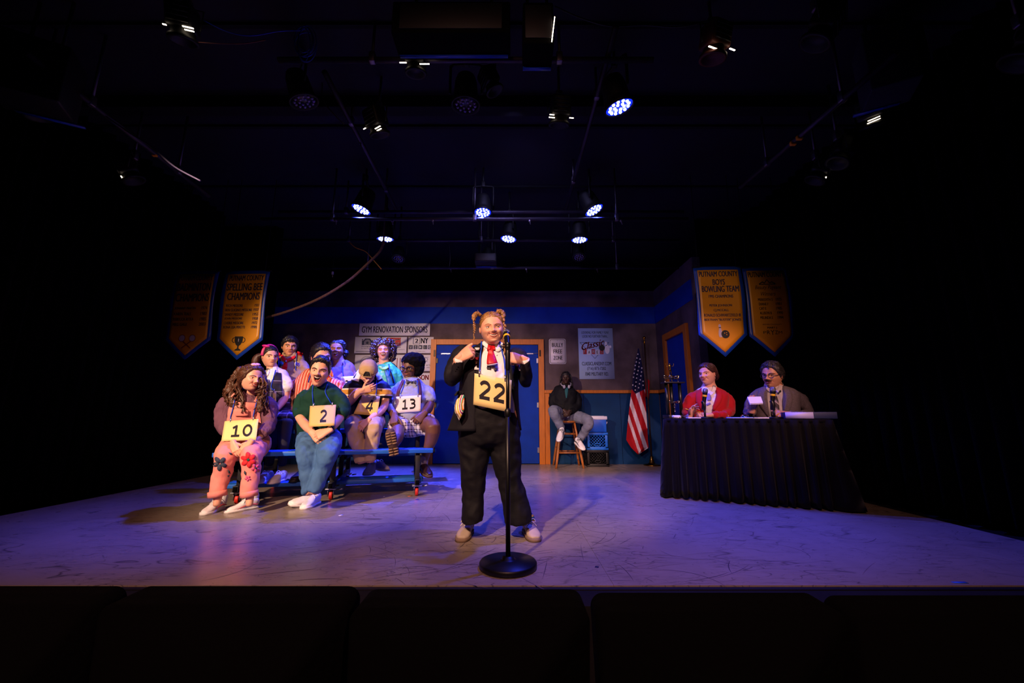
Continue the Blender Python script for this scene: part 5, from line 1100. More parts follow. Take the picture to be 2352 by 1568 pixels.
    # ---------------- hands
    def hand(s, wrist, d, n, th=1, curl=(.5, .5, .55, .6), spread=.12, thumb=(.6, .7, .35), k=1.0, wr=.026, fore=None):
        """wrist point, direction to the knuckles, palm normal; th=+1/-1 side of the thumb along d x n"""
        k *= s.k; w = V(wrist); d = V(d).normalized(); n = V(n); n = (n - d * n.dot(d)).normalized(); c = d.cross(n).normalized() * th; b = MB()
        b.loft([w - d * .02 * k, w + d * .02 * k, w + d * .055 * k, w + d * .09 * k], [wr * k, .03 * k, .038 * k, .040 * k], [.02 * k, .017 * k, .0155 * k, .013 * k], 14, 3, side=c, ex=2.4)
        if np.isscalar(curl): curl = (curl,) * 4
        if fore is not None: b.loft([V(fore), w * .7 + V(fore) * .3, w, w + d * .03 * k], [.031 * k, .029 * k, .029 * k, .031 * k], [.03 * k, .026 * k, .022 * k, .017 * k], 12, 3)
        for i, (o, l, r) in enumerate(((.031, .072, .0088), (.0105, .08, .009), (-.010, .074, .0086), (-.0295, .058, .0078))):
            q = w + d * (.088 - .006 * abs(i - 1)) * k + c * o * k; pts = [q - d * .02 * k, q]; a = 0
            for f, cu in ((.45, .75), (.32, 1.05), (.23, .8)):
                a += curl[i] * cu; v = d * math.cos(a) + n * math.sin(a) + c * spread * (1.2 - .8 * i) * math.cos(a) * .7; q = q + v.normalized() * l * f * k; pts.append(q)
            b.loft(pts, [r * k, r * 1.06 * k, r * k, r * .92 * k, r * .8 * k], n=9, sub=3)
        q = w + d * .022 * k + c * .024 * k + n * .004 * k; tv = (d * thumb[0] + c * thumb[1] + n * thumb[2]).normalized(); pts = [q - tv * .01 * k, q]
        for f, bend in ((.042, 0), (.032, .35), (.026, .35)): tv = (tv + d * bend * .6 - c * bend * .5).normalized(); q = q + tv * f * k; pts.append(q)
        b.loft(pts, [.013 * k, .0145 * k, .0115 * k, .0105 * k, .0085 * k], n=9, sub=3)
        me = bake(b, 'hand', .0034 * k, 1, None); s.fi.add([v.co for v in me.vertices], [tuple(p.vertices) for p in me.polygons], 0); bpy.data.meshes.remove(me)
    # ---------------- shoes
    def shoe(s, ankle, toe_dir, L, m_up, m_sole, name='shoe', pitch=0, wd=.38, lace=None, roll=0, low=False, trim=None, socks=None, cap_toe=False, up=(0, 0, 1)):
        """ankle: floor point under the ankle; toe_dir ground direction; L length in m"""
        d = V(toe_dir).normalized(); x = d.cross(V(up)).normalized(); z = x.cross(d)
        R = Matrix((x, d, z)).transposed() @ Matrix.Rotation(math.radians(pitch), 3, 'X') @ Matrix.Rotation(math.radians(roll), 3, 'Y')
        M = Matrix.Translation(ankle) @ R.to_4x4() @ Matrix.Scale(L, 4); w = wd / 2
        out = [(0, -.25), (w * .6, -.235), (w * .8, -.1), (w * .78, .1), (w * .95, .32), (w, .48), (w * .86, .62), (w * .55, .72), (w * .1, .75)]
        ol = catmull([(a, b, 0) for a, b in out] + [(-a * .9, b, 0) for a, b in out[::-1][1:-1]] + [(0, -.25, 0)], 3)[:-1, :2]
        def shell(sx, z0, z1, k1=1.0):
            b = MB(); n = len(ol); c = np.array([0, .25]); q = [(a, y) for a, y in (ol - c) * sx + c]; q2 = [(a, y) for a, y in (ol - c) * sx * k1 + c]
            return b.add([M @ V((a, y, z0)) for a, y in q] + [M @ V((a, y, z1)) for a, y in q2], [tuple(range(n))[::-1], tuple(range(n, 2 * n))] + [(i, (i + 1) % n, n + (i + 1) % n, n + i) for i in range(n)])
        hh = .3 if low else .36
        up_ = MB().loft([V((0, -.22, .16)), V((0, -.14, .2)), V((0, 0, .2)), V((0, .18, .17)), V((0, .38, .125)), V((0, .56, .1)), V((0, .68, .085))], [w * .55, w * .76, w * .78, w * .76, w * .9, w * .88, w * .55], [.12, hh - .17, hh - .19, hh - .2, .115, .085, .055], 16, 3, side=(1, 0, 0), ex=2.5)
        up_.v = [tuple(M @ V(q)) for q in up_.v]
        subs = [('sole', shell(1.03, 0, .085, .99), m_sole)]
        if lace:
            b = MB()
            for i in range(4):
                y = .1 + .085 * i; zt = .335 - .052 * i if not low else .30 - .045 * i; b.tube([M @ V((-w * .45, y, zt - .02)), M @ V((0, y + .02, zt + .01)), M @ V((w * .45, y, zt - .02))], .017 * L, n=6, sub=3)
            for sg in (-1, 1): b.tube([M @ V((0, .1, .345)), M @ V((sg * w * .5, .06, .40)), M @ V((sg * w * .75, .12, .33)), M @ V((0, .11, .345))], .012 * L, n=6, sub=3); b.tube([M @ V((0, .1, .345)), M @ V((sg * w * .4, .2, .33)), M @ V((sg * w * .7, .26, .26))], .011 * L, n=6, sub=3)
            subs.append(('lace', b, lace))
        if trim: subs.append(('trim', MB().loft([M @ V((w * .83 * sg, y, zz)) for sg in (1,) for y, zz in ((-.18, .15), (.05, .19), (.25, .15), (.45, .1))], [.02 * L] * 4, n=6, sub=3).loft([M @ V((-w * .8, y, zz)) for y, zz in ((-.18, .15), (.05, .19), (.25, .15), (.45, .1))], [.02 * L] * 4, n=6, sub=3), trim))
        e = s.add(name, bake(up_, name, .008, 1, None), m_up, None, subs, solid=False); return e
    def finish(s, base):
        """the body as one mesh, with hair and clothing as its children"""
        me = bake(s.co, 'person', .011, 2, None); b = MB().add([v.co for v in me.vertices], [tuple(p.vertices) for p in me.polygons], 0); bpy.data.meshes.remove(me)
        n = len(b.v); b.v += s.fi.v; b.f += [tuple(n + i for i in f) for f in s.fi.f]; b.m += s.fi.m
        o = put('person', b, [s.sk, M_lip(s.lip), M_mouth, M_teeth, M_eyew, M_iris, M_lash, M_tongue], base=base); tag(o, s.label, 'person', s.group)
        for name, m_, mats, label, subs in s.parts:
            c = put(name, m_, mats, o, label=label)
            for q in subs: put(q[0], q[1], q[2], c)
        return o
def number_card(pn, corners, text, label, m=None, curve=.0, tx=(.2, .8, .18, .82), off=.012, bold=.03, cordpts=None, clamp=None):
    """a card hung in front of someone: corner pixels TL, TR, BR, BL"""
    m = m or M_card; TL, TR, BR, BL = corners; g = lambda a, b, t: (a[0] + (b[0] - a[0]) * t, a[1] + (b[1] - a[1]) * t)
    def dep(row):
        ys = [pn.hit(*q) [0] for q in row]; ys = [h[0].y for h in ys if h is not None]; return (min(ys) if ys else pn.Y - .15) - off
    dt, dm_, db = dep([g(TL, TR, t) for t in np.linspace(.05, .95, 9)]), dep([g(g(TL, BL, .5), g(TR, BR, .5), t) for t in np.linspace(.05, .95, 9)]), dep([g(BL, BR, t) for t in np.linspace(.05, .95, 9)])
    dt = min(dt, dm_ + .02); db = min(db, dm_ + .02)
    if clamp: dt, db = clamp
    dmid = min(dm_, (dt + db) / 2); 
    if dmid < (dt + db) / 2: dd = (dt + db) / 2 - dmid; dt -= dd; db -= dd
    def fn(u, v, k=0):
        q = g(g(BL, BR, u), g(TL, TR, u), v); return P(q[0], q[1], db + (dt - db) * v - curve * (1 - (2 * u - 1) ** 2) - k)
    o = put('number_card', MB().sheet(lambda u, v: (fn(u, v), V((0, -1, 0))), 12, 6, .003), m, base=fn(.5, 0)); tag(o, label, 'number card', 'contestant number cards')
    put('number', digits(MB(), text, lambda a, b, k=0: fn(a, b, .0025), *tx), M_num, o)
    if cordpts:
        b = MB(); c2 = MB()
        for path in cordpts:
            A = catmull(path, 5); q = [pn.on(a[0], a[1], .006) for a in A]
            e = g(TL, TR, (path[-1][0] - TL[0]) / (TR[0] - TL[0])); q.append(P(path[-1][0], e[1] + 1, min(dt, q[-1].y) - curve * .4 - .004)); b.tube(q, .0052, n=6, sub=1); c2.tube([q[-1] + V((0, 0, .03)), q[-1] - V((0, 0, .012))], .007, n=6, sub=1)
        put('lanyard', b, M_lan, o); put('lanyard_clip', c2, M_clip, o)['kind'] = 'stuff'
    return o
# ================================================================== THE STANDING CONTESTANT (22)
SK_fair = skin('fair_skin', '#e0a58c'); SK_tan = skin('tan_skin', '#c48a68'); SK_brown = skin('brown_skin', '#8a5a3f'); SK_dark = skin('dark_brown_skin', '#68432f'); SK_deep = skin('deep_brown_skin', '#3e281f')
HR_brown = hairm('brown_hair', '#4a2a1b'); HR_dark = hairm('near_black_hair', '#141013'); HR_blond = hairm('honey_blond_hair', '#8f6638'); HR_auburn = hairm('chestnut_hair', '#40221a'); HR_curl = mat('shiny_chestnut_curls', '#3a2420', .3, spec=1.0)
M_suit = mat('navy_black_suiting', '#14131d', .75, spec=.25, bump=(12, .6), stretch=(1, 1, .5)); M_trouser = mat('black_trouser_wool', '#0f0e15', .75, spec=.25, bump=(9, .9), stretch=(.6, .6, 1))
def heroine():
    s = Person('smiling standing woman in dark blazer, white shirt and red tie pointing at herself', 2.95, SK_fair, '#b5655c'); s.sf = .92; s.tf = 1.0; s.pull = .03
    s.limb(s.co, [(1126, 940, 0, 58, 44), (1126, 880, 0, 55, 42), (1125, 820, 0, 54, 34), (1128, 800, .01, 26, 22), (1130, 780, .01, 19, 19), (1130, 765, .02, 18, 18)], side=(1, 0, 0))
    for A in ([(1066, 810, 0, 15), (1044, 862, -.08, 11), (1052, 832, -.2, 9)], [(1184, 812, 0, 15), (1206, 864, -.1, 10), (1205, 832, -.22, 9)]): s.limb(s.co, A)
    for L_ in ([(1098, 950, 0, 34), (1089, 1080, .0, 18), (1080, 1200, .02, 8)], [(1156, 950, 0, 34), (1170, 1080, .0, 18), (1204, 1200, .02, 8)]): s.limb(s.co, L_)
    # blond hair parted in the middle, two high braids
    s.head(1130, 755, 74, yaw=5, pitch=-4, roll=-5, dy=-.06, wide=1.12, jaw=.1, mw=.14, lift=.055, ou=.012, ol=.055, teeth=.05, eyesize=1.1, eye=(.18, -.12), lips=.7, cheek=1.5, browm=mat('blond_brow', '#a06c48', .8), bt=.008, nose=1.0)
    s.cap(HR_blond, [(0, .33), (30, .31), (60, .17), (80, .06), (95, .03), (120, -.2), (180, -.3)], top=.035, side=.03, front=.03, back=.04, part=-.03, noise_=.008)
    def braid(path, r, n):
        A = catmull([tuple(s.p(*q)) for q in path], 30); L = np.concatenate([[0], np.cumsum(np.linalg.norm(np.diff(A, axis=0), axis=1))]); b = MB()
        for i in range(n):
            u = (i + .5) / n * L[-1]; c = V([np.interp(u, L, A[:, k]) for k in range(3)]); t = V([np.interp(min(u + .01, L[-1]), L, A[:, k]) - np.interp(max(u - .01, 0), L, A[:, k]) for k in range(3)]).normalized()
            q = t.to_track_quat('Z', 'Y').to_matrix(); sg = 1 if i % 2 else -1; rr = r * (1.15 - .75 * i / n); b.ball(c + q @ V((sg * rr * .42, 0, 0)), (rr * .72, rr * .7, rr * 1.5), 10, 0, q @ Matrix.Rotation(sg * .55, 3, 'Y'))
        e = [V(A[-1])]; b.loft([V(A[-1]), V(A[-1]) + V((.004, 0, -.02)), V(A[-1]) + V((.0, -.004, -.045))], [r * .35, r * .4, .001], n=8); return b
    s.add('braid', braid([(1103, 722, -.05), (1096, 719, -.06), (1090, 722, -.07), (1088, 732, -.08), (1089, 742, -.08), (1090, 752, -.09), (1089, 764, -.10), (1088, 770, -.1)], .0125, 24), HR_blond, solid=False)
    s.add('braid', braid([(1142, 719, -.05), (1149, 713, -.06), (1155, 718, -.07), (1156, 730, -.08), (1158, 742, -.08), (1158, 760, -.09), (1157, 785, -.1), (1158, 800, -.1)], .015, 24), HR_blond, solid=False)
    for pa in ([(1104, 724, -.05, 4), (1096, 720, -.06, 5.5), (1090, 725, -.07, 6), (1088.5, 735, -.08, 4)], [(1141, 721, -.05, 4), (1149, 715, -.06, 5.5), (1155, 720, -.07, 5.5), (1156.5, 730, -.08, 4)]):
        b = MB(); s.limb(b, pa, side=(0, 1, 0)); s.add('pigtail_bunch', bake(b, 'pigtail_bunch', .004, 1, ((.012, .012),)), HR_blond, solid=False)
    b = MB()
    for c in ((1099, 720), (1145, 717)):
        for k in range(7): b.tube([s.p(c[0], c[1], -.06), s.p(c[0] + rng.uniform(-6, 3), c[1] - rng.uniform(2, 9), -.06)], .0015, n=4, sub=1)
    s.add('flyaway_hair', b, HR_blond, solid=False)[3] = None
    # white shirt
    b = MB(); s.torso(b, [(1126, 960, 0, 60, 52), (1126, 905, 0, 60, 56), (1126, 862, 0, 58, 52), (1126, 826, 0, 54, 40), (1126, 808, 0, 42, 30), (1129, 795, .0, 25, 23), (1130, 788, .0, 22, 21)])
    s.cloth('shirt', b, M_white_cloth, disp=((.01, .06),))
    b = MB(); s.ribbon(b, [(1110, 786, 4), (1116, 793, 5), (1124, 799, 4), (1129, 800, 2)], .008); s.ribbon(b, [(1150, 786, 4), (1149, 795, 7), (1143, 803, 6), (1135, 800, 2)], .008); s.add('shirt_collar', b, M_white_cloth)
    b = MB()
    for y in (815, 832, 850): s.disk(b, 1141, y, 1.3, .006, 8)
    s.add('shirt_buttons', b, M_cardw, solid=False)
    b = MB(); s.ribbon(b, [(1120, 799, 7), (1128, 800, 5), (1137, 799, 7)], .012); s.ribbon(b, [(1127, 803, 5), (1128, 815, 8), (1129, 828, 10.5), (1130, 836, 11.5)], .014); s.add('tie', b, mat('red_tie_silk', '#b3101c', .45, spec=.4, bump=(40, .2)))
    b = MB(); s.ribbon(b, [(1130, 837, 11.5), (1130.3, 838.5, 11.5)], .015); s.ribbon(b, [(1130.5, 842, 11.5), (1130.6, 843, 11.3)], .015); s.add('tie_band', b, M_white_cloth)
    b = MB(); s.ribbon(b, [(1130, 838.5, 11.5), (1130.5, 842, 11.5)], .0145); s.ribbon(b, [(1123, 844, 4.5), (1122.5, 848, 4.5)], .0145); s.ribbon(b, [(1137, 846, 5), (1139, 851, 4)], .0145); s.add('tie_band', b, mat('purple_black_silk', '#2a2036', .5))
    # trousers
    b = MB(); s.torso(b, [(1124, 1008, .0, 64, 46), (1124, 985, 0, 68, 52), (1124, 950, 0, 64, 54), (1124, 925, 0, 60, 52)])
    s.limb(b, [(1091, 985, 0, 39, 42), (1090, 1040, 0, 35, 36), (1088, 1090, 0, 28, 30), (1086, 1140, .01, 26, 27), (1085, 1175, .01, 25.5, 28), (1085.5, 1200, .01, 26, 28)], dome=False)
    s.limb(b, [(1157, 985, 0, 39, 42), (1162, 1040, 0, 35, 36), (1168, 1090, 0, 28, 30), (1180, 1140, .01, 30, 27), (1188, 1175, .01, 31, 28), (1190.5, 1200, .01, 32, 28)], dome=False)
    s.cloth('trousers', b, M_trouser, .012, -1, ((.028, .13), (.014, .05)))
    # blazer: closed shells fused, open in front where the two fronts part
    R = [(1114, 988, .01, 84, 58), (1118, 950, .01, 75, 58), (1122, 905, .01, 68, 60), (1124, 862, .01, 66, 57), (1124, 830, .01, 64, 46), (1124, 808, .01, 54, 35), (1127, 795, .03, 34, 26), (1129, 788, .04, 26, 24)]
    XLR = [(1091, 1208), (1092, 1190), (1095, 1178), (1098, 1172), (1099, 1168), (1102, 1160), (1108, 1152), (1110, 1151)]
    s.coat('blazer', R, XLR, M_suit, 0, .025, 56)
    for A_ in ([(1072, 801, .01, 19), (1056, 815, -.02, 23), (1040, 845, -.05, 20), (1036, 868, -.08, 19), (1042, 868, -.14, 17), (1049, 848, -.19, 15.5), (1053, 829, -.225, 14.5)],
               [(1179, 804, .01, 19), (1193, 820, -.02, 22), (1204, 850, -.05, 19), (1209, 872, -.08, 18), (1211, 865, -.14, 17), (1210, 848, -.2, 15.5), (1207, 831, -.235, 14)]):
        b = MB(); s.limb(b, A_); s.cloth('blazer_sleeve', b, M_suit, .011, 2, ((.02, .07), (.008, .03)))
    for a_, e_ in (((1052, 838, -.205), (1055, 823, -.235)), ((1208, 840, -.215), (1205, 825, -.245))): s.add('shirt_cuff', MB().loft([s.p(*a_), s.p(*e_)], [s.r(9, 830), s.r(10, 825)], n=20, sub=1, side=(1, 0, 0), dome=False), M_white_cloth, solid=False)
    b = MB(); s.ribbon(b, [(1107, 792, 5), (1101, 803, 9), (1096, 818, 10), (1096, 840, 8), (1097, 866, 3), (1096, 890, 1.5)], .008, .006); s.add('lapel', b, M_suit)
    b = MB(); s.ribbon(b, [(1153, 792, 5), (1163, 805, 8), (1170, 822, 9), (1174, 845, 8), (1176, 870, 3), (1180, 890, 1.5)], .008, .006); s.add('lapel', b, M_suit)
    b = MB()
    for q in ((1046, 851), (1049, 846), (1052, 841)): s.disk(b, q[0], q[1], 1.5, .004, 8)
    s.add('sleeve_buttons', b, M_blackpaint, solid=False)
    # badges on the lapels
    for pts, m, nm in (([(1097, 798)], M_black_ink, 'round'), ): pass
    b = MB(); s.patch(b, [(1096.5 + 8 * math.cos(a), 802.5 + 5 * math.sin(a)) for a in np.linspace(0, 2 * math.pi, 14)[:-1]], .012); s.add('badge', b, M_blackpaint, 'oval black badge with pale print')
    b = MB(); s.patch(b, [(1092, 800.5), (1100.5, 800), (1101, 802.3), (1092.5, 803)], .016, .002); s.patch(b, [(1093, 804), (1100, 803.7), (1099, 805.2), (1094, 805.5)], .016, .002); s.add('badge_print', b, M_cardw)
    b = MB(); s.patch(b, [(1091, 821.5), (1099.5, 821), (1098, 828), (1090, 828)], .012); s.add('badge', b, M_red_ink, 'small red badge')
    b = MB(); s.disk(b, 1093.5, 834, 4.4, .012); s.add('badge', b, mat('bronze_pin', '#6a4a3a', .35, .8), 'round bronze pin')
    b = MB(); s.patch(b, [(1091, 844), (1095, 840), (1096, 845), (1099, 846), (1098.5, 850), (1090, 849.5)], .012); s.add('badge', b, M_white_cloth, 'small white badge')
    b = MB(); s.patch(b, [(1190, 835), (1194, 836), (1197, 850), (1192, 851)], .012); s.add('badge', b, M_white_cloth, 'tall white and red badge'); b = MB(); s.patch(b, [(1188, 838), (1191, 834), (1194, 837), (1192, 843), (1189.5, 844)], .015); s.add('badge', b, mat('orange_red_ink', '#e04a24', .5))
    # patterned scarf tucked in the pocket
    M_scarf = bands('multicolour_scarf', 0, 22, [(0, '#f0e3d0'), (.2, '#e0b02a'), (.38, '#f2e6da'), (.5, '#8a1f7a'), (.66, '#f4e8dc'), (.78, '#2a8a7a'), (.9, '#e8701f')], rot=(0, .35, .5), dist=.03)
    b = MB()
    for k, (x0, w_) in enumerate(((1062, 5), (1056, 6), (1051, 5))): b.loft([s.p(1064 - k, 908, -.17), s.p(x0, 925, -.21 + .01 * k), s.p(x0 - 2, 945, -.22), s.p(1054 - k * 1.2, 966 - k * 5, -.2)], [s.r(3, 908), s.r(w_, 925), s.r(w_ * .9, 945), s.r(1, 966)], [.008, .014, .014, .004], 10, 4, side=(1, 0, 0))
    s.add('pocket_scarf', bake(b, 'pocket_scarf', .005, 1, ((.008, .03),)), M_scarf)
    b = MB(); s.ribbon(b, [(1044, 908, 2), (1054, 902, 5), (1066, 903, 3)], .01, .006); s.add('pocket_flap', b, M_suit)
    # hands curled, thumbs and forefingers pointing at the lapels
    s.hand(s.p(1053, 826, -.225), (.62, -.12, .42), (.15, 1, -.35), 1, (1.35, 1.45, 1.5, 1.5), .0, (.95, .35, .1), 1.12, fore=s.p(1049, 846, -.18))
    s.hand(s.p(1206, 828, -.235), (-.8, -.1, .18), (-.1, 1, -.4), -1, (.75, 1.3, 1.45, 1.5), .0, (.75, .3, .5), 1.05, fore=s.p(1209, 850, -.19))
    # shoes, laces and a striped sock
    M_taupe = mat('taupe_nubuck', '#b3a291', .7, spec=.3, vary=(14, .1)); M_tsole = mat('tan_crepe_sole', '#7d6654', .8); M_lace = mat('cream_lace', '#d8cdb8', .8)
    g1, g2 = G(1074, 1226), G(1215, 1226)
    s.shoe(g1, (-.12, -1, 0), .27, M_taupe, M_tsole, lace=M_lace, low=True, wd=.40); s.shoe(g2, (.22, -1, 0), .27, M_taupe, M_tsole, lace=M_lace, low=True, wd=.40)
    for g, (a, q) in ((g1, (1078, 1200)), (g2, (1208, 1200))):
        t_ = P(a, q - 12, g.y + .03); s.add('sock', MB().loft([g + V((0, .03, .05)), g + V((0, .03, .1)), t_], [.042, .043, .05], n=14, side=(1, 0, 0)), bands('striped_sock', 2, 14, [(0, '#d98a1e'), (.3, '#1c6d70'), (.62, '#e0b84a'), (.8, '#2b4c8a')]), solid=False)
    o = s.finish(V((.0 - .1, 2.9, 0)))
    number_card(s, ((1090, 857), (1175.5, 873), (1172, 947), (1087, 929)), '22', 'large cream card reading 22 hung on the standing woman', curve=.03, tx=(.13, .84, .24, .82), bold=.035, cordpts=[[(1107, 785), (1105, 800), (1102, 830), (1101, 852)], [(1147, 785), (1151, 800), (1157, 825), (1160, 850)]])
heroine()
# ================================================================== THE CONTESTANTS ON THE BLEACHER
def under(pts, f=.72): return [q[:3] + ((q[3] * f,) + ((q[4] * f,) if len(q) > 4 else ()) if len(q) < 5 or q[3] > 20 else q[3:]) for q in pts]
def seated(s, torso, arms, legs, yaw=0):
    s.torso(s.co, under(torso, .68), yaw)
    for a in arms + legs: s.limb(s.co, under(a))
gC = 'contestants seated on the bleacher'
M_denim = mat('washed_blue_denim', '#43699a', .8, spec=.25, vary=(9, .22), bump=(15, .9), stretch=(1, 1, .5)); M_khaki = mat('stone_khaki_cotton', '#b59a80', .8, spec=.2, vary=(6, .08), bump=(14, .9), stretch=(1, 1, .45)); M_wshoe = mat('white_leather_shoe', '#e4e0e8', .5, spec=.4); M_wsole = mat('white_rubber_sole', '#e9e6ec', .6)
M_salmon = mat('salmon_pink_dungaree_cotton', '#e48a80', .8, spec=.2, vary=(6, .08), bump=(15, .7), stretch=(1, 1, .5))
def girl10():
    s = Person('long-haired woman in salmon pink flowered dungarees, left end of the front bench row', 4.15, SK_fair, '#c05a52', gC); s.sf = .86; s.pull = .08
    T = [(566, 1020, 0, 50, 40), (564, 985, -.02, 44, 38), (564, 945, -.06, 44, 36), (566, 918, -.08, 42, 28), (572, 905, -.08, 26, 20), (576, 897, -.09, 14, 14), (578, 888, -.1, 13, 13)]
    AL = [(524, 918, -.06, 15), (513, 945, -.06, 16), (509, 975, -.1, 14), (526, 1008, -.3, 8), (536, 1020, -.42, 7)]; AR = [(612, 918, -.06, 15), (621, 950, -.06, 16), (620, 978, -.1, 14), (594, 1008, -.3, 8), (574, 1018, -.42, 7)]
    LL_ = [(541, 1020, -.05, 28), (521, 1043, -.42, 24), (511, 1085, -.46, 20), (501, 1120, -.49, 18), (498.5, 1138, -.5, 18.5)]; LR = [(592, 1020, -.05, 29), (579, 1042, -.42, 23), (576, 1085, -.46, 19.5), (573, 1120, -.49, 17.5), (572.5, 1138, -.5, 17.5)]
    seated(s, T, [AL, AR], [LL_[:3] + [(497, 1160, -.52, 10)], LR[:3] + [(573, 1160, -.52, 10)]])
    s.head(577, 868, 56, yaw=30, pitch=4, roll=6, dy=-.2, wide=1.04, mw=.145, lift=.06, ou=.012, ol=.05, teeth=.045, eye=(.3, -.2), cheek=1.3, browm=mat('dark_brow', '#2b1a14', .8), look=(.25, 0))
    s.cap(HR_brown, [(0, .36), (35, .335), (60, .17), (80, -.02), (100, -.25), (180, -.42)], top=.07, side=.1, front=.03, back=.12, noise_=.03, nscale=6)
    b = MB(); s.limb(b, [(556, 848, -.1, 10), (544, 872, -.1, 14), (534, 900, -.13, 17), (540, 925, -.18, 15), (548, 946, -.2, 7)], side=(1, 0, 0)); s.limb(b, [(598, 848, -.08, 7), (605, 880, -.1, 8), (603, 910, -.13, 10), (600, 932, -.18, 8), (597, 945, -.2, 4)], side=(1, 0, 0)); s.add('hair_mass', bake(b, 'hair_mass', .008, 1, ((.03, .03), (.016, .012))), HR_brown, solid=False)
    b = MB(); r = np.random.default_rng(11)
    for i in range(190):
        left = i < 110; a = r.uniform(62, 172) * (-1 if left else 1); A_ = math.radians(a); st = s.L(.37 * math.sin(A_), -.42 * math.cos(A_) * .9, r.uniform(-.05, .40))
        if left: u_ = r.uniform() ** .7; e = s.p(512 + 46 * u_ + r.uniform(-3, 3), r.uniform(895, 930) + 22 * u_, r.uniform(-.27, -.02)); mid = s.p(532 + 22 * u_, r.uniform(870, 892), r.uniform(-.24, .0))
        else: e = s.p(r.uniform(588, 611), r.uniform(898, 945), r.uniform(-.27, -.02)); mid = s.p(r.uniform(599, 611), r.uniform(868, 890), r.uniform(-.22, .02))
        pts = []; ph = r.uniform(0, 6)
        for t in np.linspace(0, 1, 10):
            q = st * (1 - t) ** 2 + (mid * 2 - (st + e) * .5) * 2 * t * (1 - t) + e * t * t; w_ = .018 * t; pts.append(q + V((math.sin(t * 14 + ph) * w_, math.cos(t * 12 + ph) * w_, 0)))
        b.loft(pts, [.0125 * (1.25 - .75 * t) * r.uniform(.7, 1.3) for t in np.linspace(0, 1, 10)], [.0055 * (1.25 - .75 * t) for t in np.linspace(0, 1, 10)], n=6, sub=2)
    s.add('long_hair', b, HR_brown, solid=False)
    b = MB()
    for k in range(7): a = k / 7 * 6.28; b.ball(s.L(-.05 + .12 * math.cos(a), -.1 + .05 * math.sin(a), .56 + .035 * math.sin(a + 1)), (s.H * .075, s.H * .06, s.H * .055), 10)
    s.add('scrunchie', bake(b, 'scrunchie', .006, 1, None), mat('pale_pink_satin', '#e9a9b8', .5, bump=(60, .5)), solid=False)
    M_card10 = mat('mauve_ribbed_knit', '#6f4a5c', .9, spec=.15, vary=(10, .12), bump=(55, .9), stretch=(1, 1, .25))
    b = MB(); s.torso(b, [q for q in T[1:6]]); 
    for A in ([(526, 915, -.06, 20), (513, 932, -.06, 22), (510, 955, -.07, 20), (510, 976, -.12, 18), (522, 994, -.24, 15)], [(610, 915, -.06, 20), (621, 932, -.06, 22), (622, 955, -.07, 20), (620, 978, -.12, 18), (604, 996, -.25, 15)]): s.limb(b, A)
    s.cloth('cardigan', b, M_card10, .011, 1, ((.02, .05), (.01, .02)))
    b = MB(); s.torso(b, [(566, 1035, -.02, 50, 42), (565, 1005, -.01, 49, 42), (564, 985, -.03, 45, 41), (563, 970, -.05, 43, 40)]); s.limb(b, LL_, dome=False); s.limb(b, LR, dome=False); s.limb(b, [(543, 1015, -.05, 27), (570, 1025, -.15, 24), (594, 1015, -.05, 28)])
    s.cloth('dungarees', b, M_salmon, .012, 2, ((.022, .09), (.01, .04)))
    b = MB(); s.ribbon(b, [(563, 924, 26), (562, 940, 36), (562, 958, 38), (562, 972, 40)], .012, .006, nw=8); s.add('bib', b, M_salmon)
    b = MB(); s.ribbon(b, [(541, 925, 4), (537, 912, 4), (536, 902, 3.5)], .016); s.ribbon(b, [(586, 924, 4), (592, 912, 4), (594, 902, 3.5)], .016); s.ribbon(b, [(556, 942, 15), (556, 955, 15)], .016, nw=5); s.add('bib_strap', b, M_salmon)
    b = MB()
    for q in ((499.5, 1127, 1140, -.5, 19), (572.5, 1127, 1140, -.5, 18)): b.loft([s.p(q[0], q[1], q[3]), s.p(q[0], q[2], q[3])], s.r(q[4], 1135, -.5), n=20, sub=1, side=(1, 0, 0), dome=False)
    s.add('turn_up', b, M_salmon)
    def flower(cx, cy, r_, m, n=5, cen=None, sq=1.0):
        b = MB()
        for i in range(n):
            a = 2 * math.pi * i / n + .4; c = (cx + r_ * .55 * math.cos(a), cy + r_ * .55 * math.sin(a) * sq); s.patch(b, [(c[0] + r_ * (.46 * math.cos(t) * math.cos(a) - .3 * math.sin(t) * math.sin(a)), c[1] + sq * r_ * (.46 * math.cos(t) * math.sin(a) + .3 * math.sin(t) * math.cos(a))) for t in np.linspace(0, 6.28, 13)[:-1]], .007, .003)
        s.add('flower_print', b, m, solid=False)
        if cen: b = MB(); s.disk(b, cx, cy, r_ * .2, .011, 10); s.add('flower_print', b, cen, solid=False)
    M_fn = mat('slate_flower_print', '#2c3446', .8); M_fr = mat('red_flower_print', '#d8202a', .8); M_fp = mat('pink_flower_print', '#e0567e', .8); M_fg = mat('green_flower_print', '#1f4a3c', .8)
    flower(505, 1064, 17, M_fn, 5); flower(571, 1056, 18, M_fr, 6, M_fg); flower(587, 1075, 11, M_fp, 5, M_fg); flower(569, 1098, 7, M_fp, 5)
    b = MB()
    for q in ([(522, 1078), (527, 1081), (529, 1088), (524, 1086)], [(521, 1092), (527, 1089), (525, 1095)], [(562, 1080), (566, 1084), (565, 1092), (561, 1086)], [(524, 1039), (531, 1040), (534, 1044), (528, 1044)]): s.patch(b, q, .007, .003)
    s.add('leaf_print', b, M_fn, solid=False)
    s.hand(s.p(536, 1017, -.44), (.45, -.25, -.75), (.1, .9, -.3), 1, (.5, .5, .55, .6), .03, (.6, .6, .2), .95); s.hand(s.p(575, 1015, -.44), (-.45, -.25, -.75), (-.1, .9, -.3), -1, (.5, .5, .55, .6), .03, (.6, .6, .2), .95)
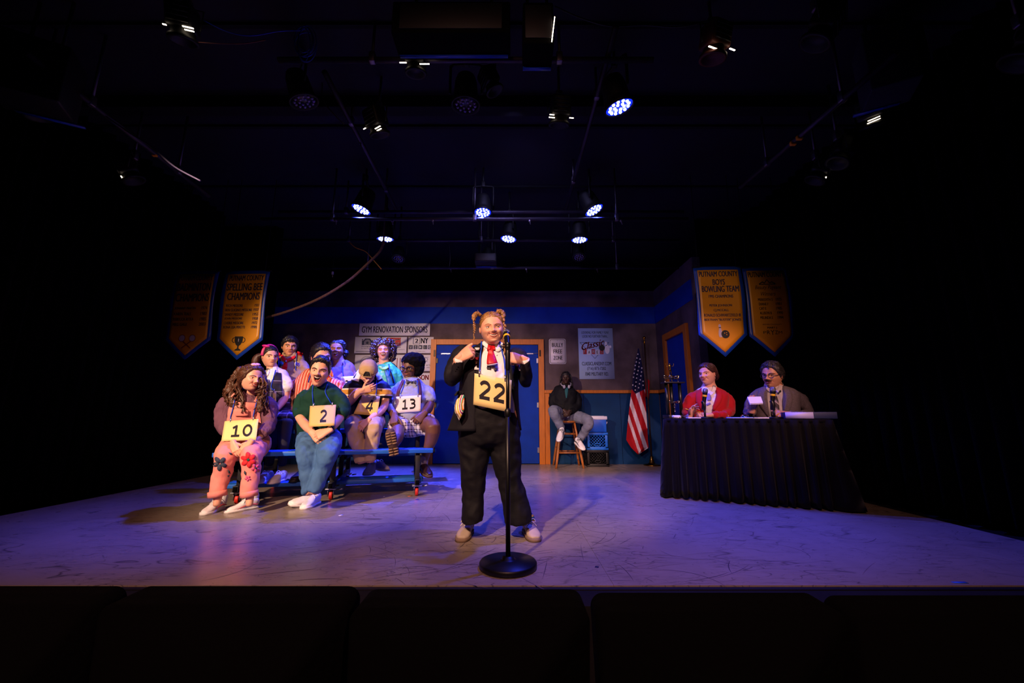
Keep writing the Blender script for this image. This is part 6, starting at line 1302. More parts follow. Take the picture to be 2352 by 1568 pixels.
    M_print = mat('floral_canvas', '#e6dde4', .7, vary=(28, .12)); M_pst = mat('coral_stripe', '#d8525a', .6); blu = mat('blue_flower_canvas', '#6f9ad0', .7)
    for gx, gy, dr in ((500, 1172, (.05, -1, 0)), (573, 1169, (-.55, -.85, 0))):
        g = G(gx, gy); s.shoe(g, dr, .265, M_print, M_wsole, lace=M_wshoe, trim=M_pst, wd=.37)
        s.add('sock', MB().loft([g + V((0, .03, .06)), g + V((0, .035, .12)), s.p(gx + 1, 1146, g.y + .02 - s.Y)], [.045, .046, .045], n=14, side=(1, 0, 0)), M_white_cloth, solid=False)
    s.finish((-2.5, 4.1, 0))
    number_card(s, ((516, 967), (594, 961.5), (588, 1010), (508, 1013)), '10', 'cream card reading 10 on the woman in flowered dungarees', curve=.01, tx=(.22, .86, .2, .76), cordpts=[[(540, 915), (536, 935), (531, 955), (530, 964)], [(592, 915), (586, 935), (582, 952), (582, 961)]])
girl10()
def man2():
    s = Person('laughing moustached man in dark green sweater and jeans on the front bench', 4.3, SK_fair, '#9c4a45', gC)
    T = [(731, 1004, .02, 52, 42), (733, 975, -.02, 54, 42), (736, 940, -.08, 54, 40), (739, 912, -.12, 54, 33), (738, 895, -.13, 43, 26), (736, 886, -.14, 22, 18), (734, 876, -.16, 16, 16)]
    AL = [(693, 900, -.12, 16), (682, 925, -.14, 15), (682, 952, -.2, 13), (702, 978, -.36, 10.5), (720, 995, -.46, 7)]; AR = [(781, 902, -.12, 16), (792, 927, -.14, 15), (787, 953, -.2, 13), (770, 974, -.36, 10), (754, 989, -.46, 7)]
    L1 = [(710, 1008, -.05, 28), (706, 1036, -.5, 25), (706, 1078, -.52, 20.5), (708, 1110, -.54, 17), (711, 1132, -.56, 15.5)]; L2 = [(755, 1008, -.05, 28), (756, 1032, -.5, 25), (741, 1078, -.54, 20), (728, 1110, -.58, 17), (719, 1130, -.6, 15.5)]
    s.torso(s.co, under(T, .66)); [s.limb(s.co, a[2:] if 0 else [q[:3] + (q[3] * f,) for q, f in zip(a, (.7, .7, .85, 1, 1))]) for a in (AL, AR)]; [s.limb(s.co, under(L)) for L in (L1, L2)]
    s.head(735, 852, 62, yaw=-8, pitch=2, roll=6, dy=-.26, wide=.98, drop=.07, mw=.125, lift=.055, ou=.02, ol=.15, teeth=.045, eye=(.2, -.12), cheek=1.35, browm=mat('black_brow', '#1d120e', .8), bt=.017, bz=-.012)
    s.cap(HR_dark, [(0, .34), (35, .30), (55, .2), (72, .02), (85, -.08), (98, -.02), (120, -.22), (180, -.3)], top=.09, side=.035, front=.09, back=.05, noise_=.02, nscale=7, lift=lambda X, Y, Z: .05 * np.clip(-Y / .4, 0, 1) * (Z > .3))
    s.add('moustache', MB().loft([s.F(x, -.165 - .25 * x * x * 6 + .01, -.012) for x in np.linspace(-.12, .12, 9)], [s.H * (.024 - .9 * x * x) for x in np.linspace(-.12, .12, 9)], n=8, sub=2), HR_brown, solid=False)
    M_green = mat('bottle_green_jersey', '#12382f', .85, spec=.2, bump=(15, .8), stretch=(1, 1, .6))
    b = MB(); s.torso(b, T[:6])
    for A in ([(701, 896, -.12, 18), (691, 914, -.13, 18), (683, 938, -.16, 18.5), (686, 953, -.22, 16.5)], [(775, 897, -.12, 18), (786, 916, -.13, 18), (794, 938, -.16, 18.5), (788, 952, -.22, 16.5)]): s.limb(b, A)
    s.cloth('sweater', b, M_green, .011, 2, ((.022, .08), (.01, .035)))
    b = MB(); A = [s.on(736 + 17 * math.cos(a), 886 - 5 * math.sin(a) - 0 * 3, .003) for a in np.linspace(math.pi, 2 * math.pi, 14)]; b.tube(A, .009, n=6, sub=1); s.add('neck_rib', b, M_green)
    b = MB(); s.torso(b, [(731, 1014, 0, 53, 44), (731, 996, .02, 51, 43)]); s.limb(b, L1, dome=False); s.limb(b, L2, dome=False); s.limb(b, [(711, 1010, -.05, 28), (733, 1014, -.12, 26), (755, 1010, -.05, 28)])
    s.cloth('jeans', b, M_denim, .011, 2, ((.024, .08), (.012, .035)))
    s.hand(s.p(718, 994, -.47), (.72, -.25, -.45), (.2, .7, -.5), 1, (.55, .7, .75, .8), .02, (.75, .55, .1), 1.0); s.hand(s.p(756, 988, -.48), (-.74, -.3, -.42), (-.2, .7, -.5), -1, (.75, .85, .9, .95), .0, (.8, .5, .2), 1.0)
    b = MB(); c = s.p(759, 984, -.46); d = (s.p(754, 989, -.47) - s.p(770, 974, -.36)).normalized(); b.loft([c - d * .018, c + d * .018], .036, n=16, sub=1, dome=False); s.add('wrist_watch', b, M_micblack); b = MB(); s.disk(b, 757, 982.5, 4.2, .006); s.add('watch_face', b, M_chrome)
    for gx, gy, dr, pt, rl in ((711, 1155, (-.5, -.85, 0), 8, -20), (722, 1159, (-.02, -1, 0), 0, 0)):
        g = G(gx, gy + (3 if rl else 0)); s.shoe(g, dr, .28, M_wshoe, M_wsole, lace=M_wshoe, pitch=pt, roll=rl, wd=.39)
    s.finish((-1.95, 4.2, 0))
    number_card(s, ((712, 932), (772, 929), (768, 977), (709, 980)), '2', 'tan card reading 2 on the man in the green sweater', m=mat('tan_card', '#dcb878', .75, spec=.2), curve=.03, tx=(.40, .68, .2, .78), cordpts=[[(720, 884), (718, 900), (719, 920), (720, 931)], [(752, 882), (747, 900), (756, 918), (763, 929)]])
man2()
def man4():
    s = Person('man in tan backwards cap hiding his face in his hand, second bench row', 4.9, SK_fair, '#9c4a45', gC)
    T = [(842, 968, .02, 44, 40), (843, 940, -.04, 47, 42), (843, 910, -.1, 49, 40), (843, 885, -.17, 48, 33), (843, 870, -.2, 38, 26), (844, 860, -.25, 20, 18)]
    AL = [(800, 880, -.16, 15), (795, 905, -.18, 14), (799, 924, -.26, 11.5), (818, 903, -.42, 10), (833, 898, -.54, 7.5)]; AR = [(884, 882, -.16, 15), (890, 908, -.18, 13), (884, 935, -.22, 11), (862, 955, -.38, 9), (846, 965, -.46, 7)]
    L1 = [(822, 970, -.02, 23), (812, 976, -.42, 20), (819, 1010, -.46, 17), (827, 1040, -.48, 15.5), (831, 1060, -.48, 15)]; L2 = [(864, 970, -.02, 22), (860, 976, -.42, 20), (857, 1010, -.46, 16.5), (851, 1040, -.48, 15), (850, 1058, -.48, 14.5)]
    s.torso(s.co, under(T, .66)); [s.limb(s.co, [q[:3] + (q[3] * f,) for q, f in zip(a, (.7, .75, .95, 1, 1))]) for a in (AL, AR)]; [s.limb(s.co, under(L)) for L in (L1, L2)]; s.limb(s.co, [(843, 868, -.22, 14), (844, 862, -.33, 13)])
    s.head(846, 855, 50, yaw=-6, pitch=40, roll=2, dy=-.42, eye=(.0, -.0), mw=.11, browm=HR_brown)
    M_cap = mat('tan_cap_cotton', '#b99a70', .8, spec=.2, vary=(14, .1), bump=(40, .3))
    s.cap(M_cap, [(0, .14), (60, .10), (100, .0), (180, -.05)], top=.1, side=.11, front=.09, back=.1, noise_=.004, name='cap')
    b = MB(); b.loft([s.L(.40 * math.sin(t), -.49 * math.cos(t), .16 - .16 * (abs(t) / 3.14)) for t in np.linspace(-2.9, 2.9, 25)], [s.H * .022] * 25, [s.H * .05] * 25, n=8, sub=1); s.add('cap_band', b, M_cap, solid=False)
    b = MB(); b.loft([s.L(.19 * math.cos(a), -.50 - .0 * math.sin(a), .14) for a in np.linspace(0, math.pi, 9)], s.H * .03, n=8, sub=1); s.add('cap_strap', b, M_cap, solid=False)
    b = MB(); pts = [s.L(.17 * math.cos(a), -.525 + .15 * math.sin(a) ** 2, .20 + .2 * math.sin(a)) for a in np.linspace(0, math.pi, 12)]; b.add(pts, [tuple(range(12))]); b.loft(pts, s.H * .012, n=6, sub=1, mi=1); s.add('cap_opening', b, [HR_dark, M_cap], solid=False)
    b = MB()
    for k in range(6): a = k * math.pi / 3; b.tube([s.L(.33 * math.cos(a) * math.cos(t), .43 * math.sin(a) * math.cos(t), .06 + .5 * math.sin(t)) for t in np.linspace(.35, 1.5, 7)], s.H * .006, n=5, sub=1)
    b.ball(s.L(0, 0, .56), s.H * .03, 8); s.add('cap_seam', b, M_cap, solid=False)
    zb = lambda py: P(843, py, 4.66).z * .5
    M_rug = bands('navy_rugby_jersey', 2, .5, [(0, '#0f1428'), (zb(910), '#e6dccc'), (zb(907), '#b9822c'), (zb(896), '#e6dccc'), (zb(892.5), '#0f1428')], bumpy=(25, .3))
    b = MB(); s.torso(b, T[:6])
    for A in ([(805, 878, -.16, 19), (796, 895, -.17, 19), (794, 908, -.19, 18)], [(880, 879, -.16, 19), (889, 897, -.17, 18), (890, 910, -.19, 17)]): s.limb(b, A)
    s.cloth('rugby_shirt', b, M_rug, .011, 2, ((.02, .07),))
    b = MB(); s.ribbon(b, [(831, 843, 2), (825, 855, 6), (819, 868, 8), (817, 875, 7)], .012); s.ribbon(b, [(862, 846, 2), (866, 858, 5), (870, 868, 6), (872, 872, 5)], .012); s.add('collar', b, M_white_cloth)
    b = MB(); s.torso(b, [(842, 978, 0, 46, 42), (842, 962, .02, 44, 41)]); s.limb(b, L1, dome=False); s.limb(b, L2, dome=False); s.limb(b, [(824, 972, -.02, 25), (843, 976, -.1, 24), (862, 972, -.02, 25)]); s.cloth('trousers', b, M_khaki, .011, 2, ((.024, .08), (.012, .035)))
    s.hand(s.p(832, 897, -.56), (.9, -.1, .25), (-.1, .85, .3), 1, (.7, .6, .6, .6), .03, (.6, .8, .2), 1.0, fore=s.p(816, 910, -.46)); s.hand(s.p(846, 964, -.48), (-.5, -.3, -.6), (0, .8, -.4), -1, .5, .03, (.6, .6, .2), 1.0)
    for gx, gy, dr in ((852, 1086, (.12, -1, 0)), (868, 1078, (.75, -.65, 0))):
        g = G(gx, gy, .170); s.shoe(g, dr, .31, M_wshoe if gx < 860 else M_wshoe, M_wsole, lace=M_wshoe, wd=.38)
    s.finish((-1.6, 4.8, 0))
    number_card(s, ((832, 907), (873, 910), (866, 955), (812, 950)), '4', 'yellowish card reading 4 on the man in the backwards cap', m=mat('yellow_cream_card', '#ecc66c', .75, spec=.2), tx=(.42, .74, .2, .78), cordpts=[[(864, 872), (865, 885), (864, 900), (863, 909)]])
man4()
def man13():
    s = Person('young man with afro, black glasses, bow tie and plaid shorts, boot raised over the bench', 5.0, SK_dark, '#7a4238', gC)
    T = [(941, 972, .02, 46, 40), (941, 945, 0, 47, 42), (942, 918, -.03, 47, 40), (943, 895, -.04, 46, 32), (944, 882, -.02, 36, 25), (944, 874, 0, 18, 17), (944, 866, 0, 14, 14)]
    AL = [(906, 890, -.02, 15), (896, 918, -.05, 13), (898, 938, -.12, 11.5), (906, 956, -.34, 8)]; AR = [(982, 890, -.02, 15), (990, 918, -.05, 13), (986, 936, -.12, 11.5), (974, 951, -.3, 8)]
    L1 = [(922, 977, -.03, 20), (914, 988, -.40, 15.5), (913, 1004, -.6, 14), (905, 1022, -.72, 10)]; L2 = [(960, 975, -.03, 22), (992, 977, -.38, 18.5), (991, 1006, -.37, 15.5), (981, 1036, -.34, 10), (973, 1066, -.32, 7.5)]
    s.torso(s.co, under(T, .66)); [s.limb(s.co, [q[:3] + (q[3] * f,) for q, f in zip(a, (.7, .85, 1, 1))]) for a in (AL, AR)]; [s.limb(s.co, L) for L in (L1, L2)]
    s.head(942, 846, 52, yaw=-26, pitch=4, roll=2, dy=-.03, wide=1.04, mw=.115, lift=.03, ou=.006, ol=.012, eye=(.3, -.25), cheek=1.1, nose=1.15, lips=1.25, browm=HR_dark)
    b = MB(); b.ball(s.L(.1, .12, .31), (s.H * .52, s.H * .5, s.H * .40), 40); b.ball(s.L(.22, .15, .02), (s.H * .36, s.H * .36, s.H * .40), 30); s.add('afro_hair', bake(b, 'afro_hair', .011, 3, ((.025, .03), (.014, .012))), mat('afro_black', '#0c0b10', .95, spec=.1, bump=(120, .9)), solid=False)
    def glasses(s, m, r=.105, rz=.085, rimless=False):
        b = MB()
        for sg in (-1, 1):
            cx = .155 * sg; pts = [s.L(cx + (1 if abs(math.cos(a)) < 1 else 1) * r * math.copysign(abs(math.cos(a)) ** .6, math.cos(a)), min(s.fy(.155 * sg, .0), s.fy(.06 * sg, 0.02)) - .035, .005 + rz * math.copysign(abs(math.sin(a)) ** .6, math.sin(a))) for a in np.linspace(0, 2 * math.pi, 21)]
            b.tube(pts, s.H * (.009 if rimless else .016), n=6, sub=1); b.tube([pts[0] if sg > 0 else pts[10], s.L(.35 * sg, -.22, .03), s.L(.37 * sg, .04, .03)], s.H * .011, n=6, sub=1)
        b.tube([s.L(-.05, s.fy(.0, .03) - .03, .03), s.L(.05, s.fy(.0, .03) - .03, .03)], s.H * .012, n=6, sub=1); s.add('glasses', b, m, solid=False)
    Person.glasses = glasses; s.glasses(M_micblack)
    M_shirt = mat('pale_blue_grey_shirt', '#9fa6c2', .8, spec=.2, vary=(5, .06), bump=(14, .8), stretch=(1, 1, .5))
    b = MB(); s.torso(b, T[:6])
    for A in ([(911, 888, -.02, 19), (901, 903, -.03, 20), (894, 920, -.05, 18.5)], [(977, 888, -.02, 19), (987, 903, -.03, 20), (992, 920, -.05, 18.5)]): s.limb(b, A)
    s.cloth('shirt', b, M_shirt, .011, 2, ((.022, .07), (.01, .03)))
    b = MB(); s.ribbon(b, [(928, 872, 4), (931, 879, 5), (936, 884, 3)], .008); s.ribbon(b, [(961, 871, 4), (958, 879, 5), (952, 884, 3)], .008); s.add('collar', b, M_shirt)
    b = MB(); s.patch(b, [(944, 877), (933, 872), (934, 883)], .014, .01); s.patch(b, [(944, 877), (956, 874), (955, 884)], .014, .01); s.disk(b, 944, 878, 2.2, .02, 8); s.add('bow_tie', b, bands('plaid_bow_tie', 0, 40, [(0, '#20242c'), (.5, '#8a7a4a'), (.65, '#2c3a4c')], axis2=2, scale2=40, cols2=[(0, '#2c2f3a'), (.6, '#6d6a4a')]))
    b = MB(); s.ribbon(b, [(927, 872, 3.2), (921, 885, 3.4), (915, 900, 3.5), (912, 925, 3.5)], .008); s.ribbon(b, [(960, 870, 3.2), (963, 885, 3.4), (965, 900, 3.5), (965, 925, 3.5)], .008); s.add('suspenders', b, mat('maroon_elastic', '#4a222c', .7))
    M_plaid = bands('brown_white_plaid', 0, 13, [(0, '#e2dde2'), (.42, '#6a5a62'), (.62, '#e2dde2'), (.8, '#3a3038')], axis2=2, scale2=13, cols2=[(0, '#e6e0e4'), (.45, '#6a5a62'), (.65, '#e6e0e4'), (.82, '#3a3038')], bumpy=(20, .2))
    b = MB(); s.torso(b, [(941, 980, .02, 47, 42), (941, 962, .02, 46, 41)]); s.limb(b, [(922, 973, -.03, 27), (916, 978, -.2, 25), (913, 982, -.385, 23)], dome=False); s.limb(b, [(960, 972, -.03, 28), (972, 973, -.16, 26), (983, 975, -.28, 24)], dome=False); s.limb(b, [(922, 974, -.03, 27), (941, 980, -.1, 24), (960, 974, -.03, 27)]); s.cloth('shorts', b, M_plaid, .011, 2, ((.02, .07),))
    s.hand(s.p(906, 953, -.36), (.1, -.5, -.7), (.2, .7, -.4), 1, (1.1, 1.2, 1.25, 1.3), 0, (.7, .5, .3), 1.05); s.hand(s.p(975, 949, -.32), (-.45, -.4, -.55), (-.2, .7, -.4), -1, (.9, 1.1, 1.2, 1.25), 0, (.8, .5, .3), 1.05)
    M_boot = mat('oxblood_boot_leather', '#2a1612', .4, spec=.5); M_tread = mat('brown_lug_sole', '#4a3226', .7, vary=(40, .3))
    a0 = P(903, 1031, 4.24); e = s.shoe(a0, (-.2, -.12, 1), .275, M_boot, M_tread, name='boot', up=(-.1, 1, .1), wd=.40)
    d = V((-.2, -.12, 1)).normalized(); x = d.cross(V((-.1, 1, .1))).normalized(); z = x.cross(d); b = MB()
    for k in range(9):
        y = -.2 + .1 * k
        if .02 < y < .14: continue
        for sg in (-1, 1): b.box(a0 + (d * y + x * sg * .095 - z * .01) * .275, (.045, .013, .012), Matrix((x, d, z)).transposed())
    e[4].append(('tread', b, mat('tan_lug', '#8a6a4c', .7)))
    b = MB(); s.limb(b, [(973.5, 1048, -.33, 10.5), (973, 1058, -.325, 10.5), (972, 1070, -.32, 9.5)]); s.add('sock', b, mat('grey_knit_sock', '#8a7f88', .9, bump=(80, .5)), solid=False)
    s.shoe(P(971, 1083, 4.68), (.55, -.8, -.18), .29, M_boot, M_tread, name='boot', wd=.38)
    o = s.finish((-1.25, 4.95, 0))
    number_card(s, ((910, 911), (967, 907), (966, 944), (909, 949)), '13', 'white card reading 13 on the young man with the afro', m=M_cardw, tx=(.22, .8, .2, .8), cordpts=[[(930, 876), (926, 890), (920, 905), (919, 911)], [(958, 874), (960, 890), (960, 900), (960, 908)]])
man13()
def girl_headband():
    s = Person('solemn young woman with magenta headband, white blouse and plaid pinafore, second row', 4.82, SK_fair, '#b56a60', gC)
    T = [(640, 950, .02, 32, 30), (638, 920, 0, 30, 28), (637, 890, -.02, 32, 27), (636, 870, -.02, 31, 22), (630, 858, -.02, 20, 17), (627, 850, -.02, 13, 12), (624, 838, -.02, 11, 11)]
    AR = [(657, 870, -.02, 11), (657, 898, -.04, 9.5), (652, 918, -.08, 9), (634, 940, -.26, 6.5)]; AL = [(611, 870, 0, 11), (604, 900, 0, 9), (608, 925, -.1, 8), (626, 945, -.28, 6)]
    L1 = [(630, 955, -.03, 19), (634, 968, -.36, 16), (626, 1020, -.38, 12), (618, 1066, -.36, 9)]; L2 = [(652, 955, -.03, 19), (656, 968, -.36, 16), (652, 1020, -.38, 12), (648, 1066, -.36, 9)]
    s.torso(s.co, under(T[:4], .68) + T[4:]); [s.limb(s.co, a) for a in (AR, AL)]; [s.limb(s.co, under(L, .55)) for L in (L1, L2)]
    s.head(619, 819, 47, yaw=22, pitch=0, roll=-3, dy=-.06, wide=.95, mw=.09, lift=-.01, ou=.004, ol=.005, eye=(.4, -.35), cheek=.5, browm=mat('dark_brow', '#2b1a14', .8), bt=.015)
    s.cap(HR_dark, [(0, .31), (40, .27), (65, .12), (82, .0), (98, .0), (120, -.2), (180, -.3)], top=.05, side=.03, front=.03, back=.06, noise_=.008)
    b = MB(); b.loft([s.L(-.1, .45, .1), s.L(-.3, .62, -.05), s.L(-.36, .62, -.35), s.L(-.3, .55, -.6)], [s.H * .1, s.H * .16, s.H * .17, s.H * .05], n=12); s.add('ponytail', b, HR_auburn, solid=False)
    b = MB(); b.loft([s.L(.345 * math.cos(a), -.05 + .03 * math.sin(a), .1 + .46 * math.sin(a)) for a in np.linspace(-.1, math.pi + .1, 17)], [s.H * .035] * 17, [s.H * .075] * 17, n=10, sub=1); b.ball(s.L(-.22, -.05, .5), (s.H * .2, s.H * .1, s.H * .075), 12, 0, Matrix.Rotation(.15, 3, 'Y')); s.add('headband', b, mat('magenta_satin', '#b81e72', .45, spec=.4), solid=False)
    b = MB(); s.torso(b, T[1:6]); s.limb(b, [(651, 866, -.02, 13), (658, 876, -.03, 17), (660, 888, -.04, 16.5), (656, 897, -.05, 12)]); s.limb(b, [(617, 866, -.01, 13), (609, 876, 0, 16), (606, 888, 0, 16), (607, 897, 0, 12)]); s.cloth('blouse', b, M_white_cloth, .009, 1, ((.016, .05), (.008, .02)))
    b = MB(); s.ribbon(b, [(617, 846, 3), (612, 858, 6), (604, 863, 4)], .008); s.ribbon(b, [(631, 843, 4), (632, 856, 6.5), (627, 864, 3)], .008); s.add('collar', b, M_white_cloth)
    M_pl = bands('navy_plaid_pinafore', 0, 9, [(0, '#1c1a34'), (.6, '#2c2a48'), (.9, '#8a84a8')], axis2=2, scale2=8, cols2=[(0, '#16152c'), (.7, '#3a2440'), (.92, '#a09ab8')], bumpy=(25, .2))
    b = MB(); s.ribbon(b, [(640, 856, 6), (638, 868, 9), (634, 885, 14), (634, 905, 17), (636, 925, 18)], .01, .006, nw=6); s.ribbon(b, [(617, 872, 3), (616, 890, 6), (618, 925, 9)], .01, .006); s.add('pinafore', b, M_pl)
    b = MB(); s.torso(b, [(641, 965, .02, 36, 34), (640, 940, .01, 33, 31), (639, 920, 0, 31, 29)]); s.limb(b, [(628, 958, -.03, 21), (632, 966, -.34, 20)]); s.limb(b, [(652, 958, -.03, 21), (657, 966, -.34, 20)]); s.limb(b, [(640, 958, -.03, 21), (645, 968, -.32, 20)]); s.cloth('skirt', b, M_pl, .011, 1, ((.02, .06),))
    b = MB()
    for L in (L1, L2): s.limb(b, L[1:])
    s.cloth('stockings', b, mat('black_stockings', '#0d0c12', .8), .011, 1, None)
    s.hand(s.p(634, 939, -.28), (-.55, -.4, -.3), (0, .5, -.7), -1, .6, .03, (.7, .5, .2), .9); s.hand(s.p(626, 944, -.3), (.5, -.4, -.3), (0, .5, -.7), 1, .6, .03, (.7, .5, .2), .9)
    for x in (616, 648): g = P(x, 1078, 4.36); g.z = .170; s.shoe(g, (0, -1, 0), .27, M_wshoe, M_wsole, lace=M_wshoe)
    s.finish((-2.35, 4.75, 0))
    number_card(s, ((627, 898), (634, 898), (634, 946), (627, 946)), '1', 'edge of a cream card between the dungaree woman and the plaid pinafore', tx=(.2, .6, .3, .7), clamp=(4.40, 4.36), cordpts=[[(633, 850), (628, 868), (623, 888), (629, 897)]])
girl_headband()
def scout():
    s = Person('young man in tan scout shirt with red neckerchief and badges, back row left', 5.2, SK_tan, '#96544a', gC)
    T = [(668, 915, .02, 33, 28), (668, 880, 0, 34, 28), (668, 850, 0, 36, 26), (668, 830, 0, 35, 22), (667, 819, 0, 25, 17), (666, 812, 0, 12, 12), (666, 803, 0, 11, 11)]
    AL = [(638, 832, 0, 11), (632, 865, 0, 10), (636, 895, -.08, 8)]; AR = [(698, 832, 0, 11), (704, 865, 0, 10), (698, 895, -.08, 8)]
    L1 = [(655, 915, 0, 18), (652, 930, -.34, 16), (652, 1000, -.36, 11)]; L2 = [(684, 915, 0, 18), (688, 930, -.34, 16), (688, 1000, -.36, 11)]
    seated(s, T, [AL, AR], [L1, L2]); s.limb(s.co, [(667, 822, 0, 12), (666, 800, -.02, 11)])
    s.head(665, 797, 44, yaw=8, pitch=-2, roll=0, dy=-.04, wide=1.0, mw=.1, lift=.02, ou=.006, ol=.012, eye=(.35, -.25), lips=1.2, browm=HR_dark, bt=.018)
    s.cap(HR_dark, [(0, .26), (35, .25), (58, .18), (75, .05), (88, -.05), (100, 0), (120, -.2), (180, -.3)], top=.12, side=.06, front=.1, back=.07, noise_=.045, nscale=10)
    M_tan = mat('tan_scout_shirt', '#9c8064', .85, spec=.2, bump=(20, .3)); M_nk = mat('scarlet_neckerchief', '#c4141c', .7, spec=.2, bump=(20, .3))
    b = MB(); s.torso(b, T[:6]); s.limb(b, [(641, 828, 0, 13), (635, 845, 0, 14), (632, 862, 0, 13.5)]); s.limb(b, [(695, 828, 0, 13), (702, 845, 0, 14), (705, 862, 0, 13.5)]); s.cloth('scout_shirt', b, M_tan, .009, 1, ((.014, .05),))
    b = MB(); s.ribbon(b, [(652, 809, 4), (653, 818, 4.5), (660, 822, 2)], .006); s.ribbon(b, [(676, 809, 4), (677, 818, 4.5), (671, 822, 2)], .006); s.add('collar', b, M_tan)
    b = MB(); s.ribbon(b, [(647, 815, 2), (652, 824, 4), (657, 830, 3), (655, 842, 5.5), (651, 852, 6)], .01); s.ribbon(b, [(678, 818, 2), (670, 824, 3.5), (659, 829, 3), (656, 845, 3)], .011); s.add('neckerchief', b, M_nk)
    b = MB(); s.ribbon(b, [(637, 812, 4), (644, 814, 3)], .008); s.ribbon(b, [(682, 810, 4), (695, 815, 4)], .008); s.add('epaulette', b, M_nk)
    b = MB(); s.disk(b, 656.5, 830, 2.6, .016, 10); s.add('woggle', b, M_steel)
    for x, y, r_, m, lb in ((634, 838, 5, mat('yellow_badge', '#d8a01c', .6), 'round yellow badge'), (646, 835, 5.5, mat('teal_badge', '#1f5a86', .6), 'round blue badge'), (682, 836, 6, mat('white_badge', '#d8d4dc', .6), 'round white badge'), (640, 824, 3, M_nk, 'small red badge')):
        b = MB(); s.disk(b, x, y, r_, .009); s.add('badge', b, m, lb)
    b = MB(); s.disk(b, 682, 836, 4, .012); s.add('badge_print', b, mat('violet_print', '#6a4a9a', .6)); b = MB(); s.patch(b, [(634, 835), (637, 841), (631, 841)], .012); s.add('badge_print', b, M_nk)
    b = MB(); s.cord(b, [(640, 818), (641, 835), (641, 855)], .7, .012); s.add('lanyard', b, M_lan, solid=False); b = MB(); s.cord(b, [(681, 812), (680, 830), (678, 850)], .7, .012); s.add('lanyard', b, M_lan, solid=False)
    b = MB(); s.torso(b, [(668, 925, .02, 34, 30), (668, 905, .02, 33, 28)]); s.limb(b, L1); s.limb(b, L2); s.cloth('trousers', b, mat('olive_trousers', '#2a2a22', .85), .012, 2, None)
    for k in (-1, 1): s.hand(s.p(667 + k * 29, 897, -.1), (-k * .3, -.5, -.6), (0, .6, -.6), -k, .6, .03, (.7, .5, .2), .9)
    for x in (652, 688): g = P(x, 1008, 4.82); g.z = .405; s.shoe(g, (0, -1, 0), .27, M_micblack, M_wheel)
    s.finish((-2.6, 5.2, 0))
scout()
def striped():
    s = Person('dark-haired man in red and white striped shirt, half hidden behind the green sweater', 5.0, SK_fair, '#9c4a45', gC)
    T = [(727, 960, .02, 48, 38), (727, 925, 0, 51, 38), (727, 895, 0, 53, 36), (728, 875, 0, 53, 30), (731, 860, 0, 40, 24), (735, 850, 0, 20, 17), (737, 840, 0, 15, 15)]
    AL = [(682, 875, 0, 15), (670, 900, -.02, 12.5), (668, 930, -.08, 11), (690, 955, -.3, 8)]; AR = [(774, 878, 0, 15), (785, 900, -.02, 12), (785, 930, -.08, 11), (765, 955, -.3, 8)]
    L1 = [(708, 960, -.03, 24), (700, 972, -.38, 22), (698, 1030, -.4, 15), (697, 1078, -.38, 10)]; L2 = [(748, 960, -.03, 24), (752, 972, -.38, 22), (752, 1030, -.4, 15), (752, 1078, -.38, 10)]
    s.torso(s.co, under(T, .66)); [s.limb(s.co, [q[:3] + (q[3] * f,) for q, f in zip(a, (.7, .9, 1, 1))]) for a in (AL, AR)]; [s.limb(s.co, under(L)) for L in (L1, L2)]
    s.head(737, 820, 58, yaw=18, pitch=4, roll=-4, dy=-.08, wide=1.0, mw=.12, lift=.04, eye=(.3, -.2), browm=HR_dark)
    s.cap(HR_dark, [(0, .30), (30, .28), (55, .16), (72, .02), (85, -.08), (98, -.02), (120, -.22), (180, -.3)], top=.1, side=.05, front=.06, back=.06, noise_=.02, nscale=7)
    M_str = bands('red_white_stripes', 0, 27, [(0, '#b8412e'), (.55, '#e8cdb4'), (.72, '#c4523a'), (.9, '#e8cdb4')], bumpy=(20, .25))
    b = MB(); s.torso(b, T[:6]); s.limb(b, [(686, 872, 0, 18), (675, 885, -.01, 19), (670, 898, -.03, 17)]); s.limb(b, [(770, 874, 0, 18), (781, 887, -.01, 19), (785, 900, -.03, 17)]); s.cloth('striped_shirt', b, M_str, .011, 2, ((.016, .06),))
    b = MB(); s.ribbon(b, [(718, 848, 4), (713, 858, 5), (706, 866, 3)], .008); s.ribbon(b, [(756, 846, 4), (760, 858, 5), (764, 866, 3)], .008); s.add('collar', b, M_str)
    b = MB(); s.cord(b, [(717, 850), (711, 865), (708, 878)], .8, .012); s.add('lanyard', b, M_lan, solid=False)
    b = MB(); s.torso(b, [(727, 970, .02, 49, 40), (727, 952, .02, 47, 38)]); s.limb(b, L1); s.limb(b, L2); s.cloth('trousers', b, mat('charcoal_trousers', '#17161c', .85), .012, 2, None)
    s.hand(s.p(690, 954, -.32), (.5, -.4, -.4), (0, .6, -.6), 1, .6, .03, (.7, .5, .2), 1.0); s.hand(s.p(765, 954, -.32), (-.5, -.4, -.4), (0, .6, -.6), -1, .6, .03, (.7, .5, .2), 1.0)
    for x in (697, 752): g = P(x, 1088, 4.5); g.z = .170; s.shoe(g, (0, -1, 0), .3, mat('dark_brown_shoe', '#1c120e', .5), M_wheel)
    s.finish((-2.0, 4.9, 0))
striped()
